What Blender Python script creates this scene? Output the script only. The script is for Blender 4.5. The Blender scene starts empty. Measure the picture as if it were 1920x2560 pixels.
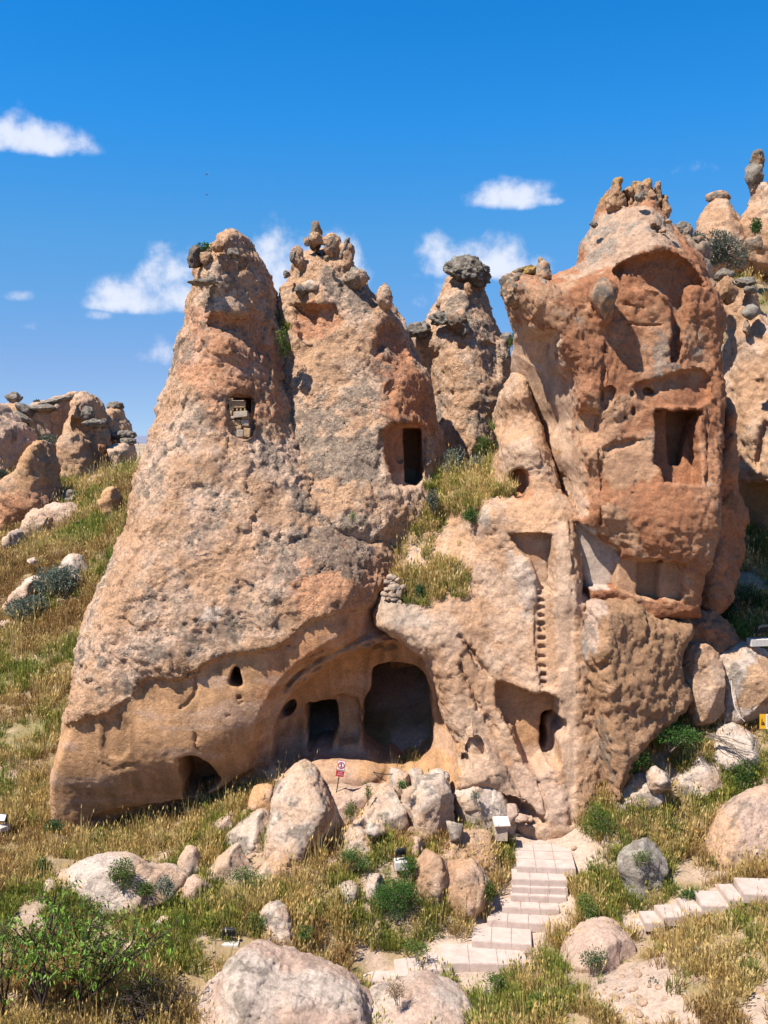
import bpy, math, time
import numpy as np
from concurrent.futures import ThreadPoolExecutor
from mathutils import Vector, Matrix

T0 = time.time()
SC = bpy.context.scene
COL = SC.collection
R_ = math.radians

# ------------------------------------------------------------------ camera
FPX, HOR, CAMZ = 2500.0, 1100.0, 10.5        # focal length in photo pixels, horizon row, eye height
cam_d = bpy.data.cameras.new('camera')
cam = bpy.data.objects.new('camera', cam_d)
COL.objects.link(cam)
cam.location = (0, 0, CAMZ)
cam.rotation_euler = (R_(90), 0, 0)
cam_d.sensor_fit = 'AUTO'
cam_d.sensor_width = 36
cam_d.lens = FPX / 2560 * 36
cam_d.shift_y = -(1280 - HOR) / 2560
cam_d.clip_start = 0.5
cam_d.clip_end = 20000
SC.camera = cam

# ------------------------------------------------------------------ sun, sky, exposure
SUN_DIR = Vector((-0.43, -0.36, 0.83)).normalized()      # towards the sun
sun_d = bpy.data.lights.new('sun', 'SUN')
sun_d.energy = 5.0
sun_d.angle = R_(0.53)
sun_d.color = (1.0, 0.95, 0.87)
sun = bpy.data.objects.new('sun', sun_d)
COL.objects.link(sun)
sun.rotation_euler = SUN_DIR.to_track_quat('Z', 'Y').to_euler()
sun.location = SUN_DIR * 80

world = bpy.data.worlds.new('World')
SC.world = world
world.use_nodes = True
SC.view_settings.view_transform = 'Standard'
SC.view_settings.look = 'None'
SC.view_settings.exposure = 1.0
SC.view_settings.gamma = 1.0
SC.view_settings.use_curve_mapping = False
SC.cycles.max_bounces = 8
SC.cycles.diffuse_bounces = 4
SC.cycles.transparent_max_bounces = 6


def nd(nt, typ, loc=None, **kw):
    n = nt.nodes.new(typ)
    for k, v in kw.items():
        if k.startswith('i_'):
            key = k[2:]
            n.inputs[int(key) if key.isdigit() else key.replace('_', ' ')].default_value = v
        else:
            setattr(n, k, v)
    return n


def lk(nt, a, b):
    nt.links.new(a, b)


def mathn(nt, op, a, b=None, c=None, clamp=False):
    n = nt.nodes.new('ShaderNodeMath')
    n.operation = op
    n.use_clamp = clamp
    for i, v in enumerate((a, b, c)):
        if v is None:
            continue
        if isinstance(v, (int, float)):
            n.inputs[i].default_value = v
        else:
            nt.links.new(v, n.inputs[i])
    return n.outputs[0]


def build_world():
    nt = world.node_tree
    nt.nodes.clear()
    out = nd(nt, 'ShaderNodeOutputWorld')
    bg = nd(nt, 'ShaderNodeBackground')
    sky = nd(nt, 'ShaderNodeTexSky')
    sky.sky_type = 'NISHITA'
    sky.sun_disc = False
    sky.sun_elevation = math.asin(SUN_DIR.z)
    sky.sun_rotation = math.atan2(SUN_DIR.x, SUN_DIR.y)
    sky.altitude = 1100
    sky.air_density = 1.0
    sky.dust_density = 0.1
    sky.ozone_density = 3.5
    tc0 = nd(nt, 'ShaderNodeTexCoord')
    vm = nd(nt, 'ShaderNodeVectorMath', operation='MULTIPLY_ADD')     # thin mountain air: the sky stays blue down to the horizon
    vm.inputs[1].default_value = (1, 1, 1.0)
    vm.inputs[2].default_value = (0, 0, 0.10)
    lk(nt, tc0.outputs['Generated'], vm.inputs[0])
    lk(nt, vm.outputs[0], sky.inputs[0])
    hs = nd(nt, 'ShaderNodeHueSaturation')
    hs.inputs['Saturation'].default_value = 1.25
    hs.inputs['Value'].default_value = 1.0
    lk(nt, sky.outputs[0], hs.inputs['Color'])
    tint = nd(nt, 'ShaderNodeMix', data_type='RGBA', blend_type='MULTIPLY')
    tint.inputs[0].default_value = 1.0
    tint.inputs[7].default_value = (1.06, 1.34, 1.45, 1)
    lk(nt, hs.outputs[0], tint.inputs[6])
    # fair-weather clouds, drawn by direction: u = x / y, v = z / y of the view vector
    tc = nd(nt, 'ShaderNodeTexCoord')
    sep = nd(nt, 'ShaderNodeSeparateXYZ')
    lk(nt, tc.outputs['Generated'], sep.inputs[0])
    az = mathn(nt, 'ARCTAN2', sep.outputs[0], sep.outputs[1])
    hyp = mathn(nt, 'SQRT', mathn(nt, 'ADD', mathn(nt, 'MULTIPLY', sep.outputs[0], sep.outputs[0]),
                                  mathn(nt, 'MULTIPLY', sep.outputs[1], sep.outputs[1])))
    el = mathn(nt, 'ARCTAN2', sep.outputs[2], hyp)
    comb = nd(nt, 'ShaderNodeCombineXYZ')
    lk(nt, az, comb.inputs[0]); lk(nt, el, comb.inputs[1])
    nz = nd(nt, 'ShaderNodeTexNoise', noise_dimensions='2D')
    nz.inputs['Scale'].default_value = 19
    nz.inputs['Detail'].default_value = 7
    nz.inputs['Roughness'].default_value = 0.6
    lk(nt, comb.outputs[0], nz.inputs['Vector'])
    nz2 = nd(nt, 'ShaderNodeTexNoise', noise_dimensions='2D')
    nz2.inputs['Scale'].default_value = 55
    nz2.inputs['Detail'].default_value = 4
    lk(nt, comb.outputs[0], nz2.inputs['Vector'])

    def ang(px, py):
        u, v = (px - 960) / FPX, (HOR - py) / FPX
        return math.atan(u), math.atan(v / math.sqrt(1 + u * u))
    # centre px,py ; half width ; height above base ; height below base ; strength
    clouds = [(60, 362, 165, 62, 20, 1.0), (30, 355, 70, 80, 14, .7), (1275, 500, 120, 58, 20, .95), (1370, 505, 40, 14, 9, .6),
              (1100, 660, 80, 90, 30, 1.0), (1200, 672, 140, 90, 28, 1.0), (1340, 690, 50, 60, 40, .5),
              (350, 758, 150, 80, 22, .9), (455, 745, 130, 140, 28, 1.0), (600, 720, 150, 120, 50, 1.0), (720, 735, 120, 190, 40, 1.0),
              (840, 680, 90, 110, 60, .9), (1085, 760, 70, 60, 30, .5), (1050, 685, 55, 22, 14, .35),
              (45, 742, 45, 22, 12, .75), (75, 815, 32, 18, 12, .5), (395, 895, 60, 55, 20, .9), (1730, 425, 60, 20, 14, .25), (245, 790, 30, 12, 8, .35)]
    for k in range(1, 9):      # the same kind of clouds all round the horizon, out of the picture too
        a = 0.55 + k * 0.58
        clouds.append((None, a, 0.05 + 0.02 * (k % 3), 0.12 + 0.05 * ((k * 7) % 3), 0.03, 0.95))
    total = None
    for c in clouds:
        if c[0] is None:
            a0, e0, rw, up, dn, s = c[1], c[3], c[2], 0.035, 0.01, c[5]
            if a0 > math.pi:
                a0 -= 2 * math.pi
        else:
            a0, e0 = ang(c[0], c[1])
            rw, up, dn, s = 1.02 * c[2] / FPX, 1.05 * c[3] / FPX, 1.25 * c[4] / FPX, c[5]
        dx = mathn(nt, 'DIVIDE', mathn(nt, 'SUBTRACT', az, a0), rw)
        de = mathn(nt, 'SUBTRACT', el, e0)
        du = mathn(nt, 'DIVIDE', mathn(nt, 'MAXIMUM', de, 0.0), up)
        dd = mathn(nt, 'DIVIDE', mathn(nt, 'MINIMUM', de, 0.0), dn)
        r2 = mathn(nt, 'ADD', mathn(nt, 'MULTIPLY', dx, dx), mathn(nt, 'ADD', mathn(nt, 'MULTIPLY', du, du), mathn(nt, 'MULTIPLY', dd, dd)))
        m = mathn(nt, 'MULTIPLY', mathn(nt, 'SUBTRACT', 1.0, r2), s)
        total = m if total is None else mathn(nt, 'MAXIMUM', total, m)
    total = mathn(nt, 'MAXIMUM', total, -1.0)
    n_ = mathn(nt, 'MULTIPLY', mathn(nt, 'SUBTRACT', nz.outputs[0], 0.5), 2.6)
    n2_ = mathn(nt, 'MULTIPLY', mathn(nt, 'SUBTRACT', nz2.outputs[0], 0.5), 0.7)
    dens = mathn(nt, 'ADD', mathn(nt, 'ADD', total, n_), n2_)
    ss = nd(nt, 'ShaderNodeMapRange', interpolation_type='SMOOTHSTEP')
    ss.inputs['From Min'].default_value = -0.02
    ss.inputs['From Max'].default_value = 1.15
    ss.inputs['To Max'].default_value = 0.78
    lk(nt, dens, ss.inputs[0])
    hz = nd(nt, 'ShaderNodeMapRange')      # no cloud where no patch is
    hz.inputs['From Min'].default_value = -0.35
    hz.inputs['From Max'].default_value = 0.2
    lk(nt, total, hz.inputs[0])
    fac = mathn(nt, 'MULTIPLY', ss.outputs[0], hz.outputs[0])
    mix = nd(nt, 'ShaderNodeMix', data_type='RGBA')
    lk(nt, fac, mix.inputs[0])
    rmp = nd(nt, 'ShaderNodeValToRGB')          # clear deep sky: grade by height above the horizon, the same all round
    lk(nt, mathn(nt, 'DIVIDE', el, math.pi / 2), rmp.inputs[0])
    cr = rmp.color_ramp
    GR = [(0.0, (.62, .38, .33)), (.05, (.66, .40, .36)), (.124, (.51, .51, .45)), (.197, (.235, .555, .575)), (.259, (.13, .535, .585)), (.45, (.25, .5, .55))]
    while len(cr.elements) < len(GR):
        cr.elements.new(.5)
    for e_, (q_, c_) in zip(cr.elements, GR):
        e_.position = q_; e_.color = c_ + (1,)
    gr = nd(nt, 'ShaderNodeMix', data_type='RGBA', blend_type='MULTIPLY')
    gr.inputs[0].default_value = 1.0
    lk(nt, tint.outputs[2], gr.inputs[6]); lk(nt, rmp.outputs[0], gr.inputs[7])
    g2 = nd(nt, 'ShaderNodeVectorMath', operation='SCALE'); g2.inputs['Scale'].default_value = 2.0
    lk(nt, gr.outputs[2], g2.inputs[0])
    lk(nt, g2.outputs[0], mix.inputs[6])
    cs = nd(nt, 'ShaderNodeMix', data_type='RGBA')
    cs.inputs[6].default_value = (5.3, 5.7, 7.0, 1); cs.inputs[7].default_value = (7.0, 7.1, 7.5, 1)
    lk(nt, mathn(nt, 'MULTIPLY', mathn(nt, 'SUBTRACT', dens, 0.35), 1.1, clamp=True), cs.inputs[0])
    lk(nt, cs.outputs[2], mix.inputs[7])
    lk(nt, mix.outputs[2], bg.inputs[0])
    bg.inputs[1].default_value = 0.0715
    lk(nt, bg.outputs[0], out.inputs[0])


build_world()

# ------------------------------------------------------------------ photo pixels to metres
def W(px, py, Y):
    return ((px - 960) * Y / FPX, Y, CAMZ + (HOR - py) * Y / FPX)


CROP = {'f': (0, 0, 1), 'c1': (0, 900, 700 / 1659), 'c2': (380, 520, 760 / 1659), 'c3': (1000, 550, 500 / 1436), 'c4': (1200, 350, 720 / 1642),
        'c5': (100, 1500, 700 / 1659), 'c6': (620, 1500, 620 / 1659), 'c7': (1150, 1250, 770 / 1659), 'c8': (0, 2050, 700 / 1659),
        'd1': (500, 1850, 750 / 1659), 'd2': (1170, 1950, 750 / 1659), 'd5': (950, 1050, 450 / 1659), 'd6': (1480, 1450, 440 / 1659),
        'e1': (480, 540, 480 / 1659), 'e2': (1400, 420, 520 / 1659), 'e3': (0, 960, 360 / 1659), 'e4': (1780, 1380, 140 / 596),
        'e5': (0, 1960, 300 / 1659), 'e6': (1700, 650, 220 / 649)}


def C(k, pts):
    ox, oy, s = CROP[k]
    return [(ox + p[0] * s, oy + p[1] * s) + tuple(p[2:]) for p in pts]


# ------------------------------------------------------------------ noise
_rng = np.random.default_rng(7)
_G = _rng.normal(size=(32 * 32 * 32, 3)).astype(np.float32)
_G /= np.linalg.norm(_G, axis=1)[:, None]
_J = _rng.random((32 * 32 * 32, 3)).astype(np.float32)


_pool = ThreadPoolExecutor(4)


def pnoise(p):
    p = np.asarray(p, np.float32)
    if len(p) > 40000:
        return np.concatenate(list(_pool.map(_pnoise, np.array_split(p, 4 * (1 + len(p) // 400000)))))
    return _pnoise(p)


def _pnoise(p):
    i = np.floor(p).astype(np.int32)
    f = p - i
    u = f * f * f * (f * (f * 6 - 15) + 10)
    i &= 31
    j = (i + 1) & 31
    xs = (i[:, 0] << 10, j[:, 0] << 10)
    ys = (i[:, 1] << 5, j[:, 1] << 5)
    zs = (i[:, 2], j[:, 2])
    r = 0
    wx = (1 - u[:, 0], u[:, 0]); wy = (1 - u[:, 1], u[:, 1]); wz = (1 - u[:, 2], u[:, 2])
    for a in (0, 1):
        for b in (0, 1):
            for c in (0, 1):
                g = _G[xs[a] | ys[b] | zs[c]]
                d = g[:, 0] * (f[:, 0] - a) + g[:, 1] * (f[:, 1] - b) + g[:, 2] * (f[:, 2] - c)
                r = r + d * (wx[a] * wy[b] * wz[c])
    return r * 1.5


def fbm(p, o=3, lac=2.03, gain=0.5):
    r = 0; a = 1.0
    p = np.asarray(p, np.float32)
    for k in range(o):
        r = r + a * pnoise(p + 3.7 * k)
        p = p * lac
        a *= gain
    return r


def _worley(p):
    i = np.floor(p).astype(np.int32)
    f = p - i
    n = len(p)
    d1 = np.full(n, 9.0, np.float32); d2 = d1.copy(); key = np.zeros(n, np.int32); off = np.zeros((n, 3), np.float32)
    for a in (-1, 0, 1):
        for b in (-1, 0, 1):
            for c in (-1, 0, 1):
                k = (((i[:, 0] + a) & 31) << 10) | (((i[:, 1] + b) & 31) << 5) | ((i[:, 2] + c) & 31)
                q = f - (_J[k] + np.array((a, b, c), np.float32))
                d = (q * q).sum(1)
                m = d < d1
                d2 = np.where(m, d1, np.minimum(d2, d))
                key = np.where(m, k, key)
                off[m] = q[m]
                d1 = np.where(m, d, d1)
    return np.sqrt(d1), np.sqrt(d2), key, off


def facets(p):
    """flat tilted plates: height of a random plane per cell, and the width of the joint between cells"""
    p = np.asarray(p, np.float32)
    if len(p) > 40000:
        R4 = list(_pool.map(_worley, np.array_split(p, 4 * (1 + len(p) // 400000))))
        d1, d2, key, off = [np.concatenate([r[k] for r in R4]) for k in range(4)]
    else:
        d1, d2, key, off = _worley(p)
    g = _G[key]
    return (g * off).sum(1) + .35 * (_J[key][:, 1] - .5), d2 - d1


def sstep(a, b, x):
    t = np.clip((x - a) / (b - a), 0, 1)
    return t * t * (3 - 2 * t)


def smax(a, b, k):
    h = np.clip(0.5 + 0.5 * (a - b) / k, 0, 1)
    return b + (a - b) * h + k * h * (1 - h)


def smin(a, b, k):
    return -smax(-a, -b, k)


# ------------------------------------------------------------------ polygons in the x-z plane
def chaikin(P, n=1):
    P = np.asarray(P, float)
    for _ in range(n):
        Q = np.roll(P, -1, 0)
        P = np.stack([P * .75 + Q * .25, P * .25 + Q * .75], 1).reshape(-1, 2)
    return P


def poly_sd(P, X, Z):
    """signed distance, positive inside"""
    d = np.full(X.shape, 1e9)
    ins = np.zeros(X.shape, bool)
    n = len(P)
    for k in range(n):
        ax, az = P[k]; bx, bz = P[(k + 1) % n]
        ex, ez = bx - ax, bz - az
        L = ex * ex + ez * ez + 1e-12
        t = np.clip(((X - ax) * ex + (Z - az) * ez) / L, 0, 1)
        d = np.minimum(d, (X - ax - t * ex) ** 2 + (Z - az - t * ez) ** 2)
        if az != bz:
            c = ((az > Z) != (bz > Z)) & (X < ex * (Z - az) / (bz - az) + ax)
            ins ^= c
    d = np.sqrt(d)
    return np.where(ins, d, -d)


def poly_w(pts, Y, smooth=1):
    P = [W(p[0], p[1], p[2] if len(p) > 2 else Y) for p in pts]
    return chaikin([(q[0], q[2]) for q in P], smooth)


class Maps:
    """2-D maps over the x-z plane, sampled bilinearly"""
    def __init__(s, lo, hi, g):
        s.g = g
        s.x0, s.z0 = lo
        s.nx = int((hi[0] - lo[0]) / g) + 2
        s.nz = int((hi[1] - lo[1]) / g) + 2
        s.X, s.Z = np.meshgrid(s.x0 + np.arange(s.nx) * g, s.z0 + np.arange(s.nz) * g, indexing='ij')

    def index(s, x, z):
        u = np.clip((x - s.x0) / s.g, 0, s.nx - 1.001)
        v = np.clip((z - s.z0) / s.g, 0, s.nz - 1.001)
        i = u.astype(np.int32); j = v.astype(np.int32)
        return i, j, (u - i).astype(np.float32), (v - j).astype(np.float32)

    def sample(s, M, ix):
        i, j, u, v = ix
        k = i * s.nz + j
        M = M.ravel()
        return (M[k] * (1 - u) + M[k + s.nz] * u) * (1 - v) + (M[k + 1] * (1 - u) + M[k + s.nz + 1] * u) * v


def rbf(P, V, X, Z, soft=0.35, reg=0.002):
    P = np.asarray(P, float); V = np.asarray(V, float)
    n = len(P)
    if n == 1:
        return np.full(X.shape, V[0])
    r = np.sqrt(((P[:, None] - P[None]) ** 2).sum(-1) + soft ** 2)
    A = np.zeros((n + 1, n + 1))
    A[:n, :n] = r - reg * n * np.eye(n)
    A[:n, n] = 1; A[n, :n] = 1
    w = np.linalg.solve(A, np.concatenate([V, [0]]))
    out = np.full(X.shape, w[n])
    for k in range(n):
        out += w[k] * np.sqrt((X - P[k, 0]) ** 2 + (Z - P[k, 1]) ** 2 + soft ** 2)
    return out


# ------------------------------------------------------------------ surface nets over an implicit function
_OFF = np.array([(a, b, c) for a in (0, 1) for b in (0, 1) for c in (0, 1)])


def nets(fn, lo, hi, res, B=4, near=1.3):
    lo = np.asarray(lo, float); hi = np.asarray(hi, float)
    nb = np.maximum(1, np.ceil((hi - lo) / (res * B)).astype(int))
    gx = [lo[k] + np.arange(nb[k] + 1) * res * B for k in range(3)]
    X, Y, Z = np.meshgrid(*gx, indexing='ij')
    f = fn(np.stack([X.ravel(), Y.ravel(), Z.ravel()], 1), False).reshape(X.shape)
    mn = None
    for o in _OFF:
        q = f[o[0]:o[0] + nb[0], o[1]:o[1] + nb[1], o[2]:o[2] + nb[2]]
        if mn is None:
            mn, mx, ma = q.copy(), q.copy(), np.abs(q)
        else:
            mn = np.minimum(mn, q); mx = np.maximum(mx, q); ma = np.minimum(ma, np.abs(q))
    act = ((mn < 0) & (mx > 0)) | (ma < res * B * near)
    b = np.argwhere(act)
    n1 = B + 1
    loc = np.stack(np.meshgrid(*[np.arange(n1)] * 3, indexing='ij'), -1).reshape(-1, 3)
    N = nb * B + 2
    VP, VK, EK = [], [], []
    cl = np.stack(np.meshgrid(*[np.arange(B)] * 3, indexing='ij'), -1).reshape(-1, 3)
    CH = 4000
    edges = [(0, 1), (0, 2), (0, 4), (1, 3), (1, 5), (2, 3), (2, 6), (3, 7), (4, 5), (4, 6), (5, 7), (6, 7)]
    for s in range(0, len(b), CH):
        bb = b[s:s + CH]
        gi = bb[:, None, :] * B + loc[None]
        P = lo + gi * res
        v = fn(P.reshape(-1, 3), True).reshape(len(bb), n1, n1, n1).astype(np.float32)
        cv = np.stack([v[:, o[0]:o[0] + B, o[1]:o[1] + B, o[2]:o[2] + B] for o in _OFF], -1)
        sg = cv < 0
        k = sg.sum(-1)
        sel = (k > 0) & (k < 8)
        if not sel.any():
            continue
        bi, i, j, l = np.nonzero(sel)
        c = cv[bi, i, j, l]
        cell = bb[bi] * B + np.stack([i, j, l], 1)
        acc = np.zeros((len(c), 3)); cnt = np.zeros(len(c))
        for a, d in edges:
            va, vd = c[:, a], c[:, d]
            m = (va < 0) != (vd < 0)
            t = np.where(m, va / np.where(m, va - vd, 1), 0)
            acc += np.where(m[:, None], _OFF[a] + t[:, None] * (_OFF[d] - _OFF[a]), 0)
            cnt += m
        VP.append(lo + (cell + acc / cnt[:, None]) * res)
        VK.append(cell)
        EK.append(c[:, [0, 4, 2, 1]] < 0)       # corner, +x, +y, +z
    VP = np.concatenate(VP); cell = np.concatenate(VK); E = np.concatenate(EK)
    key = (cell[:, 0] * N[1] + cell[:, 1]) * N[2] + cell[:, 2]
    o = np.argsort(key)
    ks = key[o]
    quads = []
    st = (N[1] * N[2], N[2], 1)
    for ax in range(3):
        m = E[:, 0] != E[:, ax + 1]
        u, w = [(1, 2), (2, 0), (0, 1)][ax]
        base = key[m]
        q = np.stack([base, base - st[u], base - st[u] - st[w], base - st[w]], 1)
        pos = np.searchsorted(ks, q)
        pos = np.minimum(pos, len(ks) - 1)
        okq = (ks[pos] == q).all(1)
        idx = o[pos][okq]
        flip = E[m][okq][:, 0]
        idx[~flip] = idx[~flip][:, ::-1]
        quads.append(idx)
    return VP, np.concatenate(quads)


def make_mesh(name, V, Fq, smooth=True):
    me = bpy.data.meshes.new(name)
    V = np.asarray(V, np.float32); Fq = np.asarray(Fq, np.int32)
    k = Fq.shape[1]
    me.vertices.add(len(V)); me.vertices.foreach_set('co', V.ravel())
    me.loops.add(Fq.size); me.loops.foreach_set('vertex_index', Fq.ravel())
    me.polygons.add(len(Fq)); me.polygons.foreach_set('loop_start', np.arange(0, Fq.size, k, dtype=np.int32))
    me.update(calc_edges=True)
    me.polygons.foreach_set('use_smooth', np.full(len(Fq), smooth))
    return me


def vnormals(me):
    n = np.empty(len(me.vertices) * 3, np.float32)
    me.vertex_normals.foreach_get('vector', n)
    return n.reshape(-1, 3)


def set_col(me, c, name='alb'):
    a = me.color_attributes.new(name, 'FLOAT_COLOR', 'POINT')
    a.data.foreach_set('color', np.ascontiguousarray(c, np.float32).ravel())


def link(name, me, mat=None, parent=None, label=None, cat=None, group=None, kind=None, loc=None):
    o = bpy.data.objects.new(name, me)
    COL.objects.link(o)
    if mat is not None and me is not None:
        me.materials.append(mat)
    if parent is not None:
        o.parent = parent
    if loc is not None:
        o.location = loc
    for k, v in (('label', label), ('category', cat), ('group', group), ('kind', kind)):
        if v:
            o[k] = v
    return o


def empty(name, loc, label=None, cat=None, group=None):
    o = link(name, None, None, None, label, cat, group, None, loc)
    o.empty_display_size = 0.2
    return o

# ------------------------------------------------------------------ materials
def new_mat(name):
    m = bpy.data.materials.new(name)
    m.use_nodes = True
    nt = m.node_tree
    b = nt.nodes['Principled BSDF']
    b.inputs['Roughness'].default_value = 0.95
    b.inputs['Specular IOR Level'].default_value = 0.15
    return m, nt, b


def mixc(nt, fac, a, b, mode='MIX'):
    n = nt.nodes.new('ShaderNodeMix')
    n.data_type = 'RGBA'; n.blend_type = mode
    for i, v in ((0, fac), (6, a), (7, b)):
        if isinstance(v, (int, float)):
            n.inputs[i].default_value = v
        elif isinstance(v, tuple):
            n.inputs[i].default_value = v if len(v) == 4 else v + (1,)
        else:
            nt.links.new(v, n.inputs[i])
    return n.outputs[2]


def maprange(nt, v, a, b, c=0.0, d=1.0, smooth=False):
    n = nt.nodes.new('ShaderNodeMapRange')
    if smooth:
        n.interpolation_type = 'SMOOTHSTEP'
    nt.links.new(v, n.inputs[0])
    for i, q in zip((1, 2, 3, 4), (a, b, c, d)):
        n.inputs[i].default_value = q
    return n.outputs[0]


def noise_tex(nt, vec, scale, detail=5, rough=0.6, dist=0.0):
    n = nt.nodes.new('ShaderNodeTexNoise')
    n.inputs['Scale'].default_value = scale
    n.inputs['Detail'].default_value = detail
    n.inputs['Roughness'].default_value = rough
    n.inputs['Distortion'].default_value = dist
    nt.links.new(vec, n.inputs['Vector'])
    return n.outputs[0]


def rock_material(name, scale=1.0, bump=1.0):
    """tuff: colour laid on the mesh, speckle and fine relief from textures; alpha = how pebbly the crust is"""
    m, nt, b = new_mat(name)
    at = nt.nodes.new('ShaderNodeAttribute'); at.attribute_name = 'alb'
    geo = nt.nodes.new('ShaderNodeNewGeometry')
    pos = geo.outputs['Position']
    n1 = noise_tex(nt, pos, 2.6 * scale, 8, 0.68)
    n2 = noise_tex(nt, pos, 17 * scale, 5, 0.7)
    vo = nt.nodes.new('ShaderNodeTexVoronoi'); vo.inputs['Scale'].default_value = 15 * scale
    vo.inputs['Randomness'].default_value = 1.0
    nt.links.new(pos, vo.inputs['Vector'])
    peb = maprange(nt, vo.outputs['Distance'], 0.1, 0.62, 1.0, 0.0)
    sepc = nt.nodes.new('ShaderNodeSeparateColor'); nt.links.new(vo.outputs['Color'], sepc.inputs[0])
    # brightness wobble
    w = mathn(nt, 'ADD', maprange(nt, n1, 0.25, 0.75, 0.74, 1.2), maprange(nt, n2, 0.3, 0.7, -0.24, 0.24))
    c = mixc(nt, 1.0, at.outputs['Color'], w, 'MULTIPLY')
    spk = mathn(nt, 'MULTIPLY', at.outputs['Alpha'], maprange(nt, peb, 0.35, 0.95))
    spk = mathn(nt, 'MULTIPLY', spk, maprange(nt, sepc.outputs[0], 0.45, 0.9))
    c = mixc(nt, spk, c, (0.42, 0.32, 0.23))
    drk = mathn(nt, 'MULTIPLY', at.outputs['Alpha'], maprange(nt, sepc.outputs[1], 0.62, 0.9, 0.0, 0.5))
    c = mixc(nt, drk, c, (0.07, 0.06, 0.05))
    nt.links.new(c, b.inputs['Base Color'])
    b1 = nt.nodes.new('ShaderNodeBump'); b1.inputs['Strength'].default_value = 0.85 * bump; b1.inputs['Distance'].default_value = 0.09 / scale
    # flakes: cells of random height on warped coordinates give crisp little steps
    wv = nt.nodes.new('ShaderNodeTexNoise'); wv.inputs['Scale'].default_value = 3.0 * scale; wv.inputs['Detail'].default_value = 4
    nt.links.new(pos, wv.inputs['Vector'])
    wm = nt.nodes.new('ShaderNodeVectorMath'); wm.operation = 'MULTIPLY_ADD'
    nt.links.new(wv.outputs['Color'], wm.inputs[0]); wm.inputs[1].default_value = (.5 / scale,) * 3; nt.links.new(pos, wm.inputs[2])
    hsum = noise_tex(nt, pos, 6 * scale, 12, 0.8, 0.5)
    for sc_, am_ in ((3.4, .30), (8.5, .16)):
        vc = nt.nodes.new('ShaderNodeTexVoronoi'); vc.inputs['Scale'].default_value = sc_ * scale
        nt.links.new(wm.outputs[0], vc.inputs['Vector'])
        sc2 = nt.nodes.new('ShaderNodeSeparateColor'); nt.links.new(vc.outputs['Color'], sc2.inputs[0])
        amt = mathn(nt, 'MULTIPLY', mathn(nt, 'ADD', mathn(nt, 'MULTIPLY', at.outputs['Alpha'], 1.1), .12), am_)
        hsum = mathn(nt, 'ADD', hsum, mathn(nt, 'MULTIPLY', sc2.outputs[0], amt))
    nt.links.new(hsum, b1.inputs['Height'])
    b2 = nt.nodes.new('ShaderNodeBump'); b2.inputs['Distance'].default_value = 0.05 / scale
    nt.links.new(mathn(nt, 'MULTIPLY', mathn(nt, 'MULTIPLY', at.outputs['Alpha'], 0.75 * bump), maprange(nt, n1, .42, .62)), b2.inputs['Strength'])
    vo2 = nt.nodes.new('ShaderNodeTexVoronoi'); vo2.inputs['Scale'].default_value = 9 * scale
    nt.links.new(pos, vo2.inputs['Vector'])
    nt.links.new(mathn(nt, 'ADD', peb, mathn(nt, 'MULTIPLY', maprange(nt, vo2.outputs['Distance'], 0.1, 0.6, 1.0, 0.0), 1.2)), b2.inputs['Height'])
    nt.links.new(b1.outputs[0], b2.inputs['Normal'])
    nt.links.new(b2.outputs[0], b.inputs['Normal'])
    return m


M_ROCK = rock_material('tuff_rock')
M_FAR = rock_material('tuff_rock_far', 0.55, 0.8)


def flat_mat(name, col, rough=0.8, metal=0.0, var=0.12, scale=6.0, bump=0.0, dirt=0.0):
    m, nt, b = new_mat(name)
    geo = nt.nodes.new('ShaderNodeNewGeometry')
    n = noise_tex(nt, geo.outputs['Position'], scale, 6, 0.65)
    c = mixc(nt, 1.0, tuple(col) + (1,), maprange(nt, n, 0.3, 0.7, 1 - var, 1 + var), 'MULTIPLY')
    nt.links.new(c, b.inputs['Base Color'])
    b.inputs['Roughness'].default_value = rough
    b.inputs['Metallic'].default_value = metal
    if dirt:
        c = mixc(nt, mathn(nt, 'MULTIPLY', maprange(nt, noise_tex(nt, geo.outputs['Position'], 3.1, 9, .75), .5, .68), dirt), c, (.26, .18, .12))
        nt.links.new(c, b.inputs['Base Color'])
    if bump:
        bm = nt.nodes.new('ShaderNodeBump'); bm.inputs['Strength'].default_value = bump; bm.inputs['Distance'].default_value = 0.02
        nt.links.new(noise_tex(nt, geo.outputs['Position'], scale * 6, 5), bm.inputs['Height'])
        nt.links.new(bm.outputs[0], b.inputs['Normal'])
    return m


AK = .78
PALE = AK * np.array((.615, .41, .275)); TAN = AK * np.array((.52, .305, .175)); ORANGE = AK * np.array((.62, .345, .17)); RED = AK * np.array((.43, .185, .09))
GREY = AK * np.array((.185, .15, .115)); DARK = AK * np.array((.10, .072, .055)); LGREY = AK * np.array((.30, .258, .21)); YEL = AK * np.array((.42, .25, .06)); WHITE = AK * np.array((.63, .50, .40))
BROWN = AK * np.array((.34, .19, .10)); PINK = AK * np.array((.58, .40, .30))


def prof(e, p=2.0):
    e = np.clip(e, 0, 1)
    return (1 - (1 - e) ** p) ** (1 / p)


ROCKS = {}
GROUND_PTS = []          # x, y, z the terrain must pass through


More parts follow.
